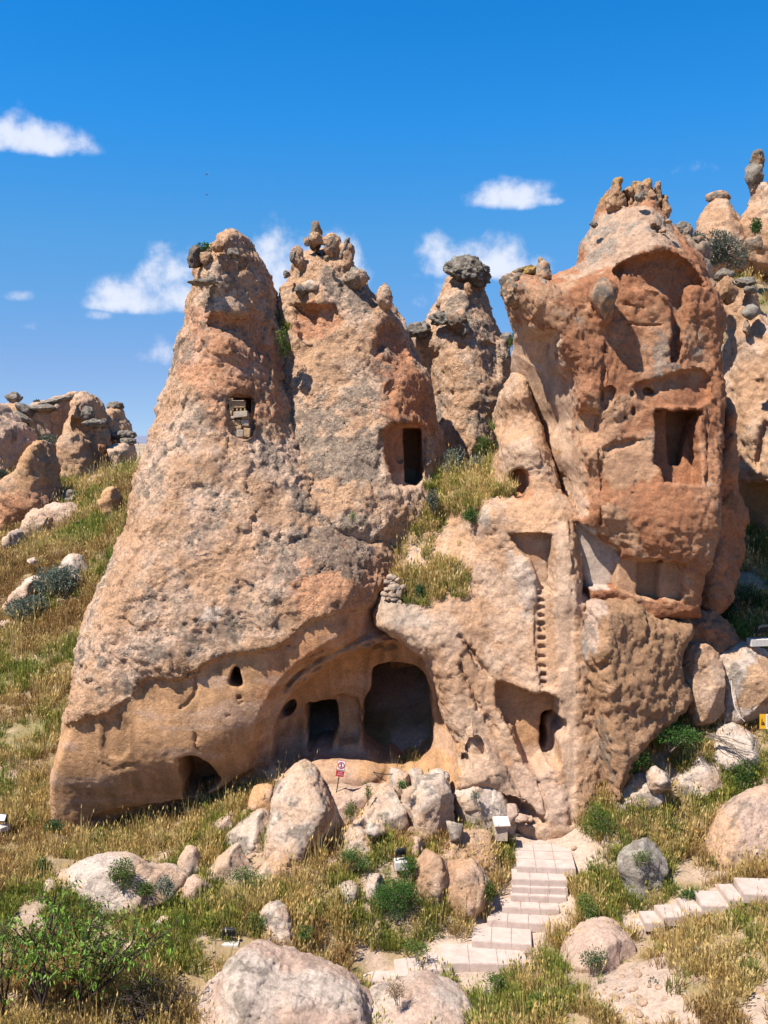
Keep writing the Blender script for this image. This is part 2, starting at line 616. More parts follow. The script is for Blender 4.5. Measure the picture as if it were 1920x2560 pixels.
def rock(name, sil, Y, T=1.0, R=None, ctrl=None, res=0.06, dents=(), planes=(), carves=(), bulges=(), rough=(), amps=(.12, .05, .05, .02), fac=(.08, 1.2),
         lump=0.5, base=TAN, base2=PALE, lich=0.0, lichcol=GREY, layers=(), peb=0.5, smooth=1, sink=0.0, p=2.0, seed=0, label=None, cat='rock', group=None,
         mat=None, parent=None, ground=False, edge_noise=0.04, far=1.0, grow=.05, cracks=(), cuts=0, keep=False, kind=None):
    """A rock as a solid: outline in the x-z plane, a front surface through control depths (ctrl: px, py, metres),
    rounded to half-thickness T over R metres from the outline, then dented, carved, lumped and weathered."""
    pts = [(q[0], q[1], (q[2] if len(q) > 2 else Y)) for q in sil]
    P = [W(*q) for q in pts]
    zs = np.array([q[2] for q in P])
    zm = (zs.max() + zs.min()) / 2
    P2 = [(q[0], q[2] - (sink if q[2] < zm else 0)) for q in P]
    if ground:
        lowp = sorted(pts, key=lambda q: -q[1])[:3]
        for q in lowp:
            GROUND_PTS.append(W(q[0], q[1], Y - T * 0.55))
    PS = chaikin(P2, smooth)
    g = max(0.05, res * 0.9)
    lo = PS.min(0) - 0.5 * far; hi = PS.max(0) + 0.5 * far
    mp = Maps(lo, hi, g)
    X, Z = mp.X, mp.Z
    flat = np.stack([X.ravel(), np.full(X.size, seed * 11.3), Z.ravel()], 1)
    wob = (fbm(flat * 0.9 / far, 3)).reshape(X.shape)
    wob2 = (fbm(flat * 2.6 / far + 9, 3)).reshape(X.shape)
    D = poly_sd(PS, X, Z) + grow * far + edge_noise * far * wob + 0.5 * edge_noise * far * wob2
    if ctrl:
        cw = [W(*q) for q in ctrl]
        Fm = rbf([(q[0], q[2]) for q in cw], [q[1] for q in cw], X, Z)
    else:
        Fm = np.full(X.shape, Y - T)
    if R is None:
        R = (0.32 if cat == 'boulder' else .75) * D.max()
    if isinstance(R, (list, tuple)):
        rz = sorted((W(960, q[0], Y)[2], q[1]) for q in R)
        Rm = np.interp(Z, [q[0] for q in rz], [q[1] for q in rz])
    else:
        Rm = R
    Tp = T * prof(D / Rm, p)
    Mid = Fm + T
    F0 = Fm.copy()
    for q in dents:
        dp, dy, depth, Rc = q[:4]
        Dd = poly_sd(poly_w(dp, dy, q[4] if len(q) > 4 else 1), X, Z) + 0.04 * far * wob2
        Fm = Fm + depth * prof(Dd / Rc)
    for q in planes:
        dp, dy, yp, ed = q[:4]
        Dd = poly_sd(poly_w(dp, dy, q[4] if len(q) > 4 else 0), X, Z) + 0.02 * wob2
        Fm = Fm + (np.maximum(Fm, yp) - Fm) * sstep(0, ed, Dd)
    for q in cracks:               # (polyline px, Y, width, depth)
        L_ = [W(a[0], a[1], q[1]) for a in q[0]]
        dd = np.full(X.shape, 9.)
        for a, b in zip(L_[:-1], L_[1:]):
            ex, ez = b[0] - a[0], b[2] - a[2]
            t_ = np.clip(((X - a[0]) * ex + (Z - a[2]) * ez) / (ex * ex + ez * ez + 1e-9), 0, 1)
            dd = np.minimum(dd, np.hypot(X - a[0] - t_ * ex, Z - a[2] - t_ * ez))
        dd = dd + .05 * wob2 * (dd < .6)
        Fm = Fm + q[3] * (1 - sstep(0, q[2], np.abs(dd)))
    Dent = (Fm - F0)
    rm = np.ones(X.shape)
    for q in rough:
        Dd = poly_sd(poly_w(q[0], q[1], 1), X, Z) + 0.12 * wob2
        rm = rm + (q[2] - rm) * sstep(0, q[3], Dd)
    cvs = []
    for q in carves:
        Dd = poly_sd(poly_w(q[0], q[1], q[3] if len(q) > 3 else 1), X, Z)
        Dd = Dd + (.07 * wob2 + .05 * wob if Dd.max() > .45 else .02 * wob2)
        cvs.append((Dd.astype(np.float32), q[2], q[4] if len(q) > 4 else 0.06))
    gx, gz = np.gradient(Fm, g)
    slope = (1 / np.sqrt(1 + np.minimum(gx * gx + gz * gz, 9))).astype(np.float32)
    maps = [a.astype(np.float32) for a in (D, Tp, Mid, Dent, rm)]
    blg = []
    for q in bulges:
        c = np.array(W(q[0], q[1], q[2]))
        blg.append((c, np.array(q[3:6], float), q[6] if len(q) > 6 else 0.15, math.radians(q[7]) if len(q) > 7 else 0))
    rc_ = np.random.default_rng(seed + 5000)
    ext = np.array(((PS[:, 0].max() - PS[:, 0].min()) / 2, T, (PS[:, 1].max() - PS[:, 1].min()) / 2))
    cen = np.array((PS[:, 0].mean(), float(Mid[D > 0].mean()) if (D > 0).any() else Y, PS[:, 1].mean()))
    cpl = []
    for k_ in range(cuts):
        n_ = rc_.normal(size=3) * (1, 1.2, 1); n_[1] = -abs(n_[1]) if k_ % 4 else n_[1]
        n_ /= np.linalg.norm(n_)
        hsup = math.sqrt(((n_ * ext) ** 2).sum())
        cpl.append((n_, hsup * rc_.uniform(.78, .96)))
    A1, A2, A3, A4 = amps
    off = np.array((seed * 3.17, seed * 1.31, seed * 7.7), np.float32)

    def fn(Q, full):
        x, y, z = Q[:, 0], Q[:, 1], Q[:, 2]
        ix = mp.index(x, z)
        d_, tp, mid, dent, r_ = [mp.sample(m_, ix) for m_ in maps]
        front = mid - tp + dent - y
        backf = y - mid - tp
        f = np.maximum(front, backf) * mp.sample(slope, ix)
        f = np.where(d_ < 0, np.maximum(f, -d_), f)
        for n_, o_ in cpl:
            f = smax(f, (x - cen[0]) * n_[0] + (y - cen[1]) * n_[1] + (z - cen[2]) * n_[2] - o_, .012)
        for c, rr, k, th in blg:
            dx, dy, dz = x - c[0], y - c[1], z - c[2]
            if th:
                dx, dz = dx * math.cos(th) + dz * math.sin(th), -dx * math.sin(th) + dz * math.cos(th)
            l = np.sqrt((dx / rr[0]) ** 2 + (dy / rr[1]) ** 2 + (dz / rr[2]) ** 2)
            f = smin(f, (l - 1) * rr.min(), k)
        for Dd, dep, k in cvs:
            dd = mp.sample(Dd, ix)
            m_ = dd > -.15
            c = np.maximum(-dd[m_], (y - (mid - tp + dent + dep))[m_])
            f[m_] = smax(f[m_], -c, k)
        return f
    ylo = (Fm).min() - 0.6 * far - A1; yhi = (F0 + 2 * T).max() + 0.4 * far
    if blg:
        ylo = min(ylo, min(c[1] - r.max() for c, r, _, _ in blg) - 0.3)
        lo = np.minimum(lo, np.min([(c[0] - r.max() - .3, c[2] - r.max() - .3) for c, r, _, _ in blg], 0))
        hi = np.maximum(hi, np.max([(c[0] + r.max() + .3, c[2] + r.max() + .3) for c, r, _, _ in blg], 0))
    V, Q = nets(fn, (lo[0], ylo, lo[1]), (hi[0], yhi, hi[1]), res)
    me = make_mesh(name, V, Q)
    Nn = vnormals(me).astype(np.float64)
    bpy.data.meshes.remove(me)
    ix = mp.index(V[:, 0], V[:, 2])
    rr = mp.sample(maps[4], ix)
    for Dd, dep, k in cvs:
        rr = rr * (1 - .93 * sstep(-.05, .05, mp.sample(Dd, ix)))
    q = V.astype(np.float32) / far + off
    big = fbm(q * lump, 2)
    mid_ = fbm(q * 1.5 * np.array((1, 1, .8), np.float32) + 5, 3)
    ter = (fbm(q * np.array((.6, .6, .85), np.float32) + 13, 2) + .28 * mid_) * 2.6
    fl = np.floor(ter)
    ter = fl + sstep(0.0, 0.13, ter - fl)
    fine = fbm(q * 4.2 + 31, 3)
    wq = q + .22 * np.stack([pnoise(q * 1.7 + 41), pnoise(q * 1.7 + 43), pnoise(q * 1.7 + 47)], 1)
    fc, jt = facets(wq * fac[1])
    fc2, jt2 = facets(wq * fac[1] * 2.7 + 9)
    fac_d = fac[0] * (fc + (fac[2] if len(fac) > 2 else .38) * fc2) - .035 * (1 - sstep(0, .07, jt)) * sstep(-.1, .3, mid_)
    dsp = rr * fac_d + A1 * big * (0.35 + 0.65 * rr) + rr * (A2 * mid_ + A3 * 0.5 * ter + A4 * fine) + 0.008 * fine
    V = V + Nn * (dsp * far)[:, None]
    if cat == 'boulder' and far == 1.0:     # seen from above, the crest lies behind the outline: settle the stone to its traced height
        vy = HOR - (V[:, 2] - CAMZ) * FPX / V[:, 1]
        dpx = min(q_[1] for q_ in pts) - vy.min()
        V[:, 2] -= np.clip(dpx, -6, 140) * Y / FPX
    org = np.array((float(PS[:, 0].mean()), float(V[:, 1].mean()), float(V[:, 2].min())))
    me = make_mesh(name, V - org, Q)
    # ---- colour
    q = V.astype(np.float32) / far + off
    ix = mp.index(V[:, 0], V[:, 2])
    rr = mp.sample(maps[4], ix)
    nA = fbm(q * 0.6 + 50, 3); nB = fbm(q * 2.3 + 70, 3); nC = fbm(q * 6 + 90, 2)
    col = base + (base2 - base) * sstep(-.35, .45, nA + .5 * nB)[:, None]
    lm = np.full(X.shape, lich)
    for L in layers:
        if L[0] == 'lich':
            Dd = poly_sd(poly_w(L[1], L[2], 1), X, Z) + 0.3 * wob2
            lm = lm + (L[3] - lm) * sstep(0, L[4], Dd)
    lmv = mp.sample(lm, ix)
    for L in layers:
        if L[0] == 'col':          # ('col', pts, Y, feather, colour, strength, noise)
            Dd = poly_sd(poly_w(L[1], L[2], 1), X, Z)
            w_ = sstep(-L[3] * .2, L[3] * .2, mp.sample(Dd, ix) + 1.2 * L[6] * (nB + .5 * nC)) * L[5]
            col = col + (L[4] - col) * w_[:, None]
    for L in layers:
        if L[0] == 'streak':       # ('streak', pts, Y, strength): water stains running down, faint bedding across
            Dd = poly_sd(poly_w(L[1], L[2], 1), X, Z)
            sv = fbm((V * np.array((2.6, .4, .28))).astype(np.float32) + 17, 4); bv = fbm((V * np.array((.35, .3, 1.6))).astype(np.float32) + 27, 4)
            w_ = sstep(-.05, .3, mp.sample(Dd, ix)) * L[3]
            col = col * (1 + w_ * (.45 * sv + .22 * bv))[:, None]
            col = col + (BROWN - col) * (w_ * .55 * sstep(.18, .6, sv + .5 * nB))[:, None]
            col = col + (PINK - col) * (w_ * .5 * sstep(.1, .5, bv + .4 * nA))[:, None]
    lw = sstep(0.0, 0.35, nA * .9 + nB * .7 + .3 * nC - 0.44 + lmv) * (0.25 + .75 * rr) * sstep(-1, 0.2, lmv) * .7
    col = col + (lichcol - col) * lw[:, None]
    alpha = np.clip(peb * (0.2 + 0.8 * rr) + lw * 0.35, 0, 1)
    set_col(me, np.concatenate([np.clip(col, .012, .9), alpha[:, None]], 1))
    o = link(name, me, mat or (M_FAR if far > 1.3 else M_ROCK), parent, label, cat if parent is None else None, group, kind, loc=tuple(org))
    if parent is not None:
        o.matrix_parent_inverse = Matrix.Translation(-Vector(parent.location))
    ROCKS[name] = (o, V, vnormals(me)) if keep else (o, None, None)
    return o


def boulder(name, label, sil, Y, T, **kw):
    kw.setdefault('amps', (.03, .02, .035, .014)); kw.setdefault('fac', (.03, 2.2, .3)); kw.setdefault('cuts', 15); kw.setdefault('grow', .16 if kw.get('group') == 'boulders below the cave' else .08); kw.setdefault('p', 3.0)
    kw.setdefault('base', PALE); kw.setdefault('base2', WHITE * .98)
    kw.setdefault('sink', .3); kw.setdefault('ground', True); kw.setdefault('res', .045)
    kw.setdefault('lich', .18); kw.setdefault('cat', 'boulder'); kw.setdefault('peb', .4)
    kw.setdefault('group', None)
    kw.setdefault('lump', .9)
    return rock(name, sil, Y, T, label=label, **kw)


_ico = {}


def ico(sub):
    if sub not in _ico:
        import bmesh
        bm = bmesh.new()
        bmesh.ops.create_icosphere(bm, subdivisions=sub, radius=1)
        bm.verts.ensure_lookup_table()
        _ico[sub] = (np.array([v.co[:] for v in bm.verts]), np.array([[v.index for v in f.verts] for f in bm.faces]))
        bm.free()
    return _ico[sub]


def stone(name, pos, rad, seed, tilt=(0, 0, 0), col=GREY, col2=None, lich=.4, sub=4, amp=.22, label=None, cat=None, parent=None, group=None, flat=0.0, neck=0.0, mat=None, noise=1.0, cut=.85):
    """one weathered stone: a sphere cut by a few planes and roughened"""
    rng = np.random.default_rng(seed + 100)
    V, Fc = ico(sub)
    V = V.copy()
    for k in range(11):
        n = rng.normal(size=3); n /= np.linalg.norm(n)
        h = rng.uniform(.6, .9)
        d = V @ n
        V -= np.where(d > h, (d - h) * cut, 0)[:, None] * n
    if flat:
        V[:, 2] = np.where(V[:, 2] < 0, V[:, 2] * (1 - flat), V[:, 2])
    rad = np.array(rad, float)
    s = rad.mean()
    q = (V * rad / s).astype(np.float32) * 1.4 * noise + seed * 3.1
    L = np.linalg.norm(V, axis=1)[:, None]
    d = amp * fbm(q, 4) + amp * .4 * (1 - 2 * np.abs(fbm(q * 3, 2)))
    V = V * (1 + d[:, None]) * rad
    if neck:
        t = sstep(.2, -1.2, V[:, 2] / rad[2])
        V[:, :2] *= (1 - neck * t)[:, None]
    M = (Matrix.Rotation(tilt[2], 3, 'Z') @ Matrix.Rotation(tilt[1], 3, 'Y') @ Matrix.Rotation(tilt[0], 3, 'X'))
    V = V @ np.array(M).T
    me = make_mesh(name, V, Fc)
    nA = fbm(q * 1.3 + 8, 3)
    c2 = LGREY if col2 is None else col2
    c = col + (c2 - col) * sstep(-.3, .4, nA)[:, None]
    set_col(me, np.concatenate([np.clip(c, .02, .9), np.full((len(V), 1), lich)], 1))
    o = link(name, me, mat or M_ROCK, parent, label, cat, group, loc=tuple(pos))
    if parent is not None:
        o.matrix_parent_inverse = Matrix.Translation(-Vector(parent.location))
    return o


def knob(parent, k, x, y, Y, wpx, hpx, seed, name='knob', col=GREY, **kw):
    """a stone on a rock, given by its box centre and size in photo pixels"""
    s = CROP[k][2]
    (px, py), = C(k, [(x, y)])
    m = Y / FPX
    w, h = wpx * s * m / 2 * 1.2, hpx * s * m / 2 * 1.2
    py += .06 * hpx * s
    return stone(name, W(px, py, Y), (w, (w + h) * .5, h), seed, col=col, parent=parent, **kw)


def stamp(*a):
    print('[%.1fs]' % (time.time() - T0), *a, flush=True)

# ------------------------------------------------------------------ the cave rock on the left with its arch
sil = [(156, 2110), (126, 2050), (121, 1990), (128, 1910), (152, 1759), (188, 1620), (228, 1458), (275, 1319), (345, 1099), (397, 926), (430, 810),
       (440, 741), (474, 648), (507, 602), (545, 565), (573, 557), (600, 570), (627, 625), (655, 694), (684, 787), (698, 880), (755, 1042), (850, 1170),
       (945, 1250), (1020, 1320), (1030, 1400), (990, 1480), (955, 1530), (1010, 1550), (1110, 1575), (1170, 1660), (1235, 1800), (1290, 1900), (1350, 1990), (1385, 2060),
       (1300, 2110), (900, 2110), (600, 2130), (300, 2150)]
sil = [q + (30.8 if q[1] < 1250 else 29.6 if q[1] < 1700 else 28.6,) for q in sil]
ctrl = [(160, 2070, 28.0), (300, 2080, 28.5), (450, 2090, 28.6), (600, 1990, 28.3), (660, 1900, 28.0), (150, 1900, 27.35), (300, 1950, 27.3), (450, 1900, 27.2), (560, 1850, 27.2),
        (160, 1780, 27.3), (330, 1740, 27.15), (460, 1680, 27.1), (600, 1620, 27.1), (750, 1550, 27.1), (850, 1500, 27.2), (950, 1590, 27.3), (1080, 1600, 27.4),
        (200, 1640, 27.6), (350, 1500, 27.4), (550, 1450, 27.4), (750, 1400, 27.7), (900, 1400, 28.2), (280, 1350, 28.5), (450, 1250, 28.2), (650, 1250, 28.4), (800, 1280, 28.8), (900, 1300, 29.2),
        (370, 1050, 29.4), (500, 1050, 29.0), (650, 1080, 29.1), (760, 1150, 29.5), (430, 850, 29.8), (550, 850, 29.3), (650, 850, 29.6), (500, 680, 29.6), (570, 640, 29.6), (620, 700, 29.8), (570, 575, 29.6),
        (700, 1750, 27.3), (950, 1700, 27.5), (1130, 1720, 27.3), (1190, 1800, 27.0), (1230, 1930, 26.8), (1120, 1960, 27.0), (1310, 2000, 26.7), (1340, 2050, 26.6), (800, 1960, 27.3), (1000, 1960, 27.4)]
smooth_zone = [(100, 1840), (160, 1815), (215, 1792), (262, 1784), (300, 1757), (335, 1742), (345, 1705), (385, 1690), (440, 1697), (490, 1668), (520, 1650), (585, 1632), (640, 1622), (700, 1612),
               (738, 1580), (770, 1548), (820, 1530), (880, 1528), (945, 1550), (1010, 1572), (1080, 1582), (1130, 1640), (1160, 1740), (1165, 1850), (1150, 1960), (1100, 2020), (600, 2150), (150, 2180), (80, 2000)]
arch = [(660, 1965), (672, 1870), (690, 1800), (725, 1745), (790, 1688), (870, 1645), (960, 1628), (1040, 1638), (1100, 1675), (1137, 1730), (1152, 1790), (1152, 1850), (1142, 1915), (1120, 1975), (900, 1990)]
openA = C('c6', [(370, 740), (400, 725), (500, 715), (545, 700), (582, 740), (592, 830), (580, 1010), (450, 1045), (390, 1060), (385, 950)])
pil = C('c6', [(545, 700), (600, 650), (680, 685), (752, 690), (760, 990), (660, 990), (585, 1010), (592, 830)])
openB = C('c6', [(830, 490), (880, 455), (980, 445), (1100, 450), (1160, 480), (1200, 540), (1215, 600), (1220, 700), (1235, 800), (1240, 950), (1225, 1010), (1130, 1075), (1000, 1080), (870, 1040), (760, 985), (757, 800), (780, 660), (805, 630), (815, 540)])
openB1 = C('c6', [(830, 520), (900, 530), (950, 600), (985, 760), (975, 900), (960, 1040), (870, 1030), (765, 980), (762, 800), (785, 665), (810, 630)])
openB2 = C('c6', [(1030, 470), (1160, 490), (1205, 600), (1225, 800), (1230, 950), (1130, 1060), (1010, 1065), (1030, 700)])
tear = [(578, 1678), (585, 1672), (593, 1674), (598, 1690), (605, 1712), (602, 1724), (590, 1727), (570, 1720), (567, 1712), (572, 1695)]
lowdoor = [(452, 1900), (470, 1886), (495, 1883), (510, 1895), (530, 1920), (544, 1950), (541, 1968), (525, 1990), (505, 2010), (495, 2022), (470, 2027), (447, 2020), (448, 1990), (452, 1960)]
sidewin = C('c5', [(1440, 645), (1475, 640), (1497, 690), (1480, 740), (1440, 768), (1392, 750), (1400, 715)])
slot = [(1080, 1672), (1094, 1680), (1100, 1709), (1086, 1708)]
pig = [(565, 985), (630, 985), (632, 1035), (632, 1085), (610, 1100), (575, 1080), (568, 1040)]
pigdark = [(575, 993), (622, 993), (623, 1032), (578, 1030)]
crust_red = [(440, 745), (500, 755), (560, 790), (640, 770), (670, 800), (690, 900), (680, 960), (700, 1040), (640, 1060), (600, 1100), (520, 1040), (480, 960), (410, 930), (430, 830)]
brow1 = C('c2', [(310, 560), (420, 575), (560, 520), (600, 560), (620, 640), (640, 760), (560, 800), (440, 740), (330, 690), (290, 620)])
cave_rock = rock('cave_cone', sil, 29.6, T=3.7, R=[(600, 1.6), (1000, 2.2), (1350, 2.4), (1700, 1.1), (1900, .45)], ctrl=ctrl, res=.05, smooth=0, fac=(.085, 1.5),
    dents=[(smooth_zone, 27.1, .15, .14), ([(600, 1990), (625, 1860), (655, 1760), (720, 1680), (800, 1615), (890, 1580), (970, 1568), (1050, 1585), (1120, 1640), (1165, 1720), (1180, 1800), (1170, 1990)], 27.2, .55, .9), (arch, 27.3, 1.6, 1.3), (pil, 29.0, .4, .15),
           (brow1, 29.5, .5, .55),
           (C('c5', [(370, 710), (520, 690), (525, 950), (350, 950)]), 27.2, .07, .08), (C('c5', [(190, 1350), (500, 1260), (800, 1220), (1000, 1200), (1180, 1060), (1340, 1010), (1330, 1150), (1200, 1300), (1000, 1500), (380, 1520), (360, 1360)]), 27.7, .38, .22),
           ([(1205, 1975), (1260, 1985), (1325, 2010), (1358, 2040), (1372, 2075), (1300, 2085), (1230, 2060)], 26.8, .7, .4),
           ([(700, 880), (742, 1042), (812, 1170), (780, 1180), (700, 1060), (670, 960)], 30, .35, .3),
           (C('c6', [(860, 140), (1230, 190), (1240, 260), (1100, 300), (900, 230)]), 27.3, .35, .2),
           (C('c2', [(600, 600), (650, 640), (700, 850), (790, 1080), (800, 1200), (720, 1060), (640, 860)]), 30, .5, .35)],
    carves=[(tear, 27.0, 1.6), (lowdoor, 27.6, 1.7), (sidewin, 27.9, .9), (openA, 28.9, 3.4), (openB, 29.1, 3.6), (openB1, 29.6, 4.8), (slot, 28.3, .7),
            (C('c5', [(1150, 590), (1175, 578), (1190, 600), (1165, 612)]), 27, .12), (C('c6', [(1450, 820), (1475, 765), (1492, 800), (1490, 860), (1450, 850)]), 27.1, .5),
            (C('c6', [(1450, 1040), (1480, 960), (1530, 900), (1580, 960), (1592, 1060)]), 27.0, .8), (C('c6', [(1435, 1100), (1440, 1050), (1475, 1045), (1480, 1100)]), 27, .3),
            (pig, 29.3, .28, 1), (pigdark, 29.5, 1.3, 0)],
    bulges=[(800, 1935, 28.3, 1.0, .9, .42, .3), (900, 1930, 28.5, .7, .8, .3, .3), (1195, 1935, 27.0, .6, .5, .35, .3)],
    rough=[(smooth_zone, 27.2, .10, .25), ([(1150, 1600), (1240, 1750), (1390, 2080), (1150, 2100), (1140, 1900)], 27, .45, .3)],
    amps=(.12, .045, .08, .03), lump=.42, base=TAN, base2=PALE, lich=.12, seed=1, peb=.75,
    layers=[('lich', [(180, 1750), (230, 1450), (330, 1150), (600, 1150), (860, 1200), (960, 1330), (930, 1480), (700, 1590), (500, 1660), (300, 1760)], 28, .24, .6),
            ('lich', [(700, 1180), (860, 1230), (960, 1330), (940, 1480), (800, 1500), (740, 1400)], 28.5, .78, .5),
            ('lich', smooth_zone, 27.1, -.7, .2),
            ('streak', [(180, 1750), (230, 1450), (330, 1100), (440, 760), (560, 560), (690, 880), (860, 1200), (960, 1330), (930, 1480), (700, 1590), (500, 1660)], 28.5, .65), ('col', crust_red, 29.6, .6, RED * 1.3, .6, .25),
            ('col', [(700, 1420), (800, 1330), (940, 1330), (960, 1480), (870, 1530), (760, 1540)], 28, .5, RED * 1.2, .55, .35),
            ('col', smooth_zone, 27.1, .12, ORANGE, .95, .05), ('streak', smooth_zone, 27.1, 1.0),
            ('col', [(640, 1640), (760, 1560), (900, 1530), (1060, 1590), (1100, 1660), (960, 1600), (800, 1640), (700, 1720), (640, 1800)], 27.2, .35, RED * 1.35, .5, .3),
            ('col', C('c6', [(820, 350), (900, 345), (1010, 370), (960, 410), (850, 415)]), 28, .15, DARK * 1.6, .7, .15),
            ('col', C('c5', [(350, 730), (375, 710), (370, 940), (335, 950)]), 27.1, .06, BROWN, .6, .05), ('col', C('c5', [(440, 690), (470, 680), (520, 700), (500, 850), (450, 760)]), 27.1, .1, BROWN, .6, .1),
            ('col', C('c5', [(560, 470), (640, 480), (800, 520), (820, 600), (600, 600)]), 27.1, .2, BROWN * 1.1, .5, .15),
            ('col', [(1150, 1580), (1250, 1750), (1400, 2080), (1150, 2110), (1135, 1960), (1160, 1850), (1150, 1740)], 27.1, .25, PALE, .85, .1),
            ('col', [(640, 1850), (700, 1760), (760, 1900), (1000, 1990), (640, 1990)], 27.6, .3, PINK * .85, .5, .2),
            ('col', C('c2', [(160, 1220), (210, 1240), (150, 1300), (120, 1290)]), 29, .1, WHITE, .7, .1), ('col', C('c1', [(1200, 1470), (1330, 1450), (1320, 1520), (1210, 1540)]), 27.4, .1, WHITE, .8, .1)],
    cracks=[(C('c5', [(905, 470), (915, 560), (870, 620), (820, 655)]), 27.0, .035, .10), (C('c5', [(905, 655), (905, 740), (925, 800), (920, 860), (942, 905)]), 27.3, .03, .10), (C('c5', [(1190, 615), (1150, 650), (1100, 700)]), 27.1, .03, .08),
            (C('c5', [(180, 940), (240, 960), (300, 975), (360, 950), (410, 975), (430, 1005), (560, 960)]), 27.5, .025, .05), (C('c5', [(1390, 910), (1370, 990), (1340, 1060), (1330, 1150)]), 27.6, .04, .12), (C('c6', [(240, 315), (330, 340), (350, 380)]), 27.0, .03, .1),
            (C('c6', [(370, 430), (430, 390), (480, 370), (490, 345)]), 27.0, .03, .1), (C('c6', [(960, 265), (1040, 290), (1100, 300)]), 27.2, .03, .1), (C('c6', [(230, 640), (300, 540), (460, 440), (600, 370), (760, 300), (900, 270)]), 27.3, .10, .14), (C('c6', [(300, 620), (420, 500), (560, 420), (760, 345), (950, 315), (1120, 345), (1260, 430), (1350, 560)]), 27.5, .09, .15), (C('c6', [(250, 600), (380, 470), (520, 390), (680, 320), (900, 285), (1150, 310), (1290, 400), (1390, 540)]), 27.4, .07, .12),
            (C('c6', [(230, 870), (300, 720), (380, 600)]), 27.6, .03, .06), (C('c6', [(200, 850), (270, 690), (340, 590)]), 27.6, .03, .06)],
    keep=True, label='tall pale tuff cone on the left with an arched cave cut in its foot', cat='rock formation', group='carved tuff cones')
stamp('cave cone', len(cave_rock.data.polygons))

# pigeon house built into its upper window
pz = 29.05
def box_mesh(name, c, s, mat, parent, rot=0.0, bevel=0.0, tilt=0.0, jit=0.0, seed=0):
    import bmesh
    bm = bmesh.new()
    bmesh.ops.create_cube(bm, size=1)
    for v in bm.verts:
        v.co = Vector((v.co.x * s[0], v.co.y * s[1], v.co.z * s[2]))
    if jit:
        rg = np.random.default_rng(seed)
        for v in bm.verts:
            v.co += Vector(rg.uniform(-jit, jit, 3))
    if bevel:
        bmesh.ops.bevel(bm, geom=bm.edges[:] , offset=bevel, segments=2, affect='EDGES', profile=.6)
    bmesh.ops.rotate(bm, verts=bm.verts, cent=(0, 0, 0), matrix=Matrix.Rotation(tilt, 3, 'Y') @ Matrix.Rotation(rot, 3, 'Z'))
    me = bpy.data.meshes.new(name)
    bm.to_mesh(me); bm.free()
    o = link(name, me, mat, parent, loc=tuple(c))
    if parent is not None:
        o.matrix_parent_inverse = Matrix.Translation(-Vector(parent.location))
    return o

M_STONE = flat_mat('wall_stone', (.34, .22, .12), .95, var=.35, scale=9, bump=.4)
M_PANEL = flat_mat('pigeon_panel', (.28, .18, .10), .95, var=.3, scale=12, bump=.3)
M_PALEST = flat_mat('pale_ledge_stone', (.34, .27, .20), .95, var=.25, scale=12, bump=.3)


def pigeon_house():
    root = empty('pigeon_house', W(600, 1060, 29.4), 'small walled-up pigeon house window of stacked stones high on the left cone', 'pigeon house')
    s = (120 / 1659)
    def pp(x, y, Y): return W(540 + x * s, 960 + y * s, Y)
    Y = PIGY
    m = s * Y / FPX
    # panel with three nest slots
    x0, x1, z0, z1 = 480, 1010, 610, 930
    rects = [(480, 610, 620, 930), (700, 610, 770, 930), (830, 610, 900, 930), (965, 610, 1030, 930)]
    def part(name, xa, ya, xb, yb, mat, dep, parent=root, dy=0, jit=.01, seed=1, bev=.012, tilt=0):
        c = pp((xa + xb) / 2, (ya + yb) / 2, Y + dy)
        return box_mesh(name, c, ((xb - xa) * m, dep, (yb - ya) * m), mat, parent, bevel=bev, jit=jit, seed=seed, tilt=tilt)
    part('window_lintel', 560, 610, 1010, 830, M_PANEL, .16, seed=3)
    for k, (xa, xb) in enumerate(((560, 620), (705, 770), (835, 900), (975, 1030))):
        part('window_mullion', xa, 832, xb, 935, M_PANEL, .14, seed=5 + k, jit=.004)
    part('window_edge', 470, 600, 556, 900, M_STONE, .18, seed=12)
    part('coping', 470, 575, 990, 608, M_PALEST, .24, seed=4, dy=-.03)
    part('ledge_stone', 620, 940, 1110, 1150, M_PALEST, .3, seed=8, dy=-.08, jit=.02, tilt=-.06)
    k = 20
    for (xa, ya, xb, yb) in [(330, 470, 590, 590), (310, 590, 450, 690), (400, 930, 590, 1080), (380, 1100, 630, 1230), (400, 1250, 680, 1410), (690, 1240, 870, 1400), (900, 1120, 1150, 1200),
                             (890, 1230, 1140, 1480), (400, 1430, 720, 1560), (730, 1410, 880, 1550), (460, 1580, 720, 1820), (740, 1570, 960, 1840), (980, 1500, 1200, 1830), (450, 850, 520, 930)]:
        k += 1
        part('stone', xa, ya, xb, yb, M_STONE if k % 4 else M_PALEST, .26, seed=k, jit=.025, bev=.03)
    return root


_o, _V, _N = ROCKS['cave_cone']
_c = np.array(W(600, 1040, 29.4))
_m = (np.abs(_V[:, 0] - _c[0]) < .55) & (np.abs(_V[:, 2] - _c[2]) < .6)
PIGY = float(np.percentile(_V[_m & (_N[:, 1] < -.3)][:, 1], 35)) - .04
pigeon_house()
knob(cave_rock, 'c2', 238, 268, 30.2, 85, 120, 3, col=DARK * 1.5, col2=GREY)
knob(cave_rock, 'c2', 300, 270, 30.0, 60, 70, 4, col=TAN, col2=GREY)
knob(cave_rock, 'c2', 365, 205, 29.7, 70, 60, 5, col=TAN, col2=BROWN)
knob(cave_rock, 'c2', 450, 245, 29.5, 60, 60, 6, col=DARK * 1.4)
knob(cave_rock, 'c2', 500, 290, 29.7, 50, 80, 7, col=DARK * 1.4, col2=BROWN)
knob(cave_rock, 'c2', 285, 405, 29.5, 130, 34, 8, name='ledge_stone')
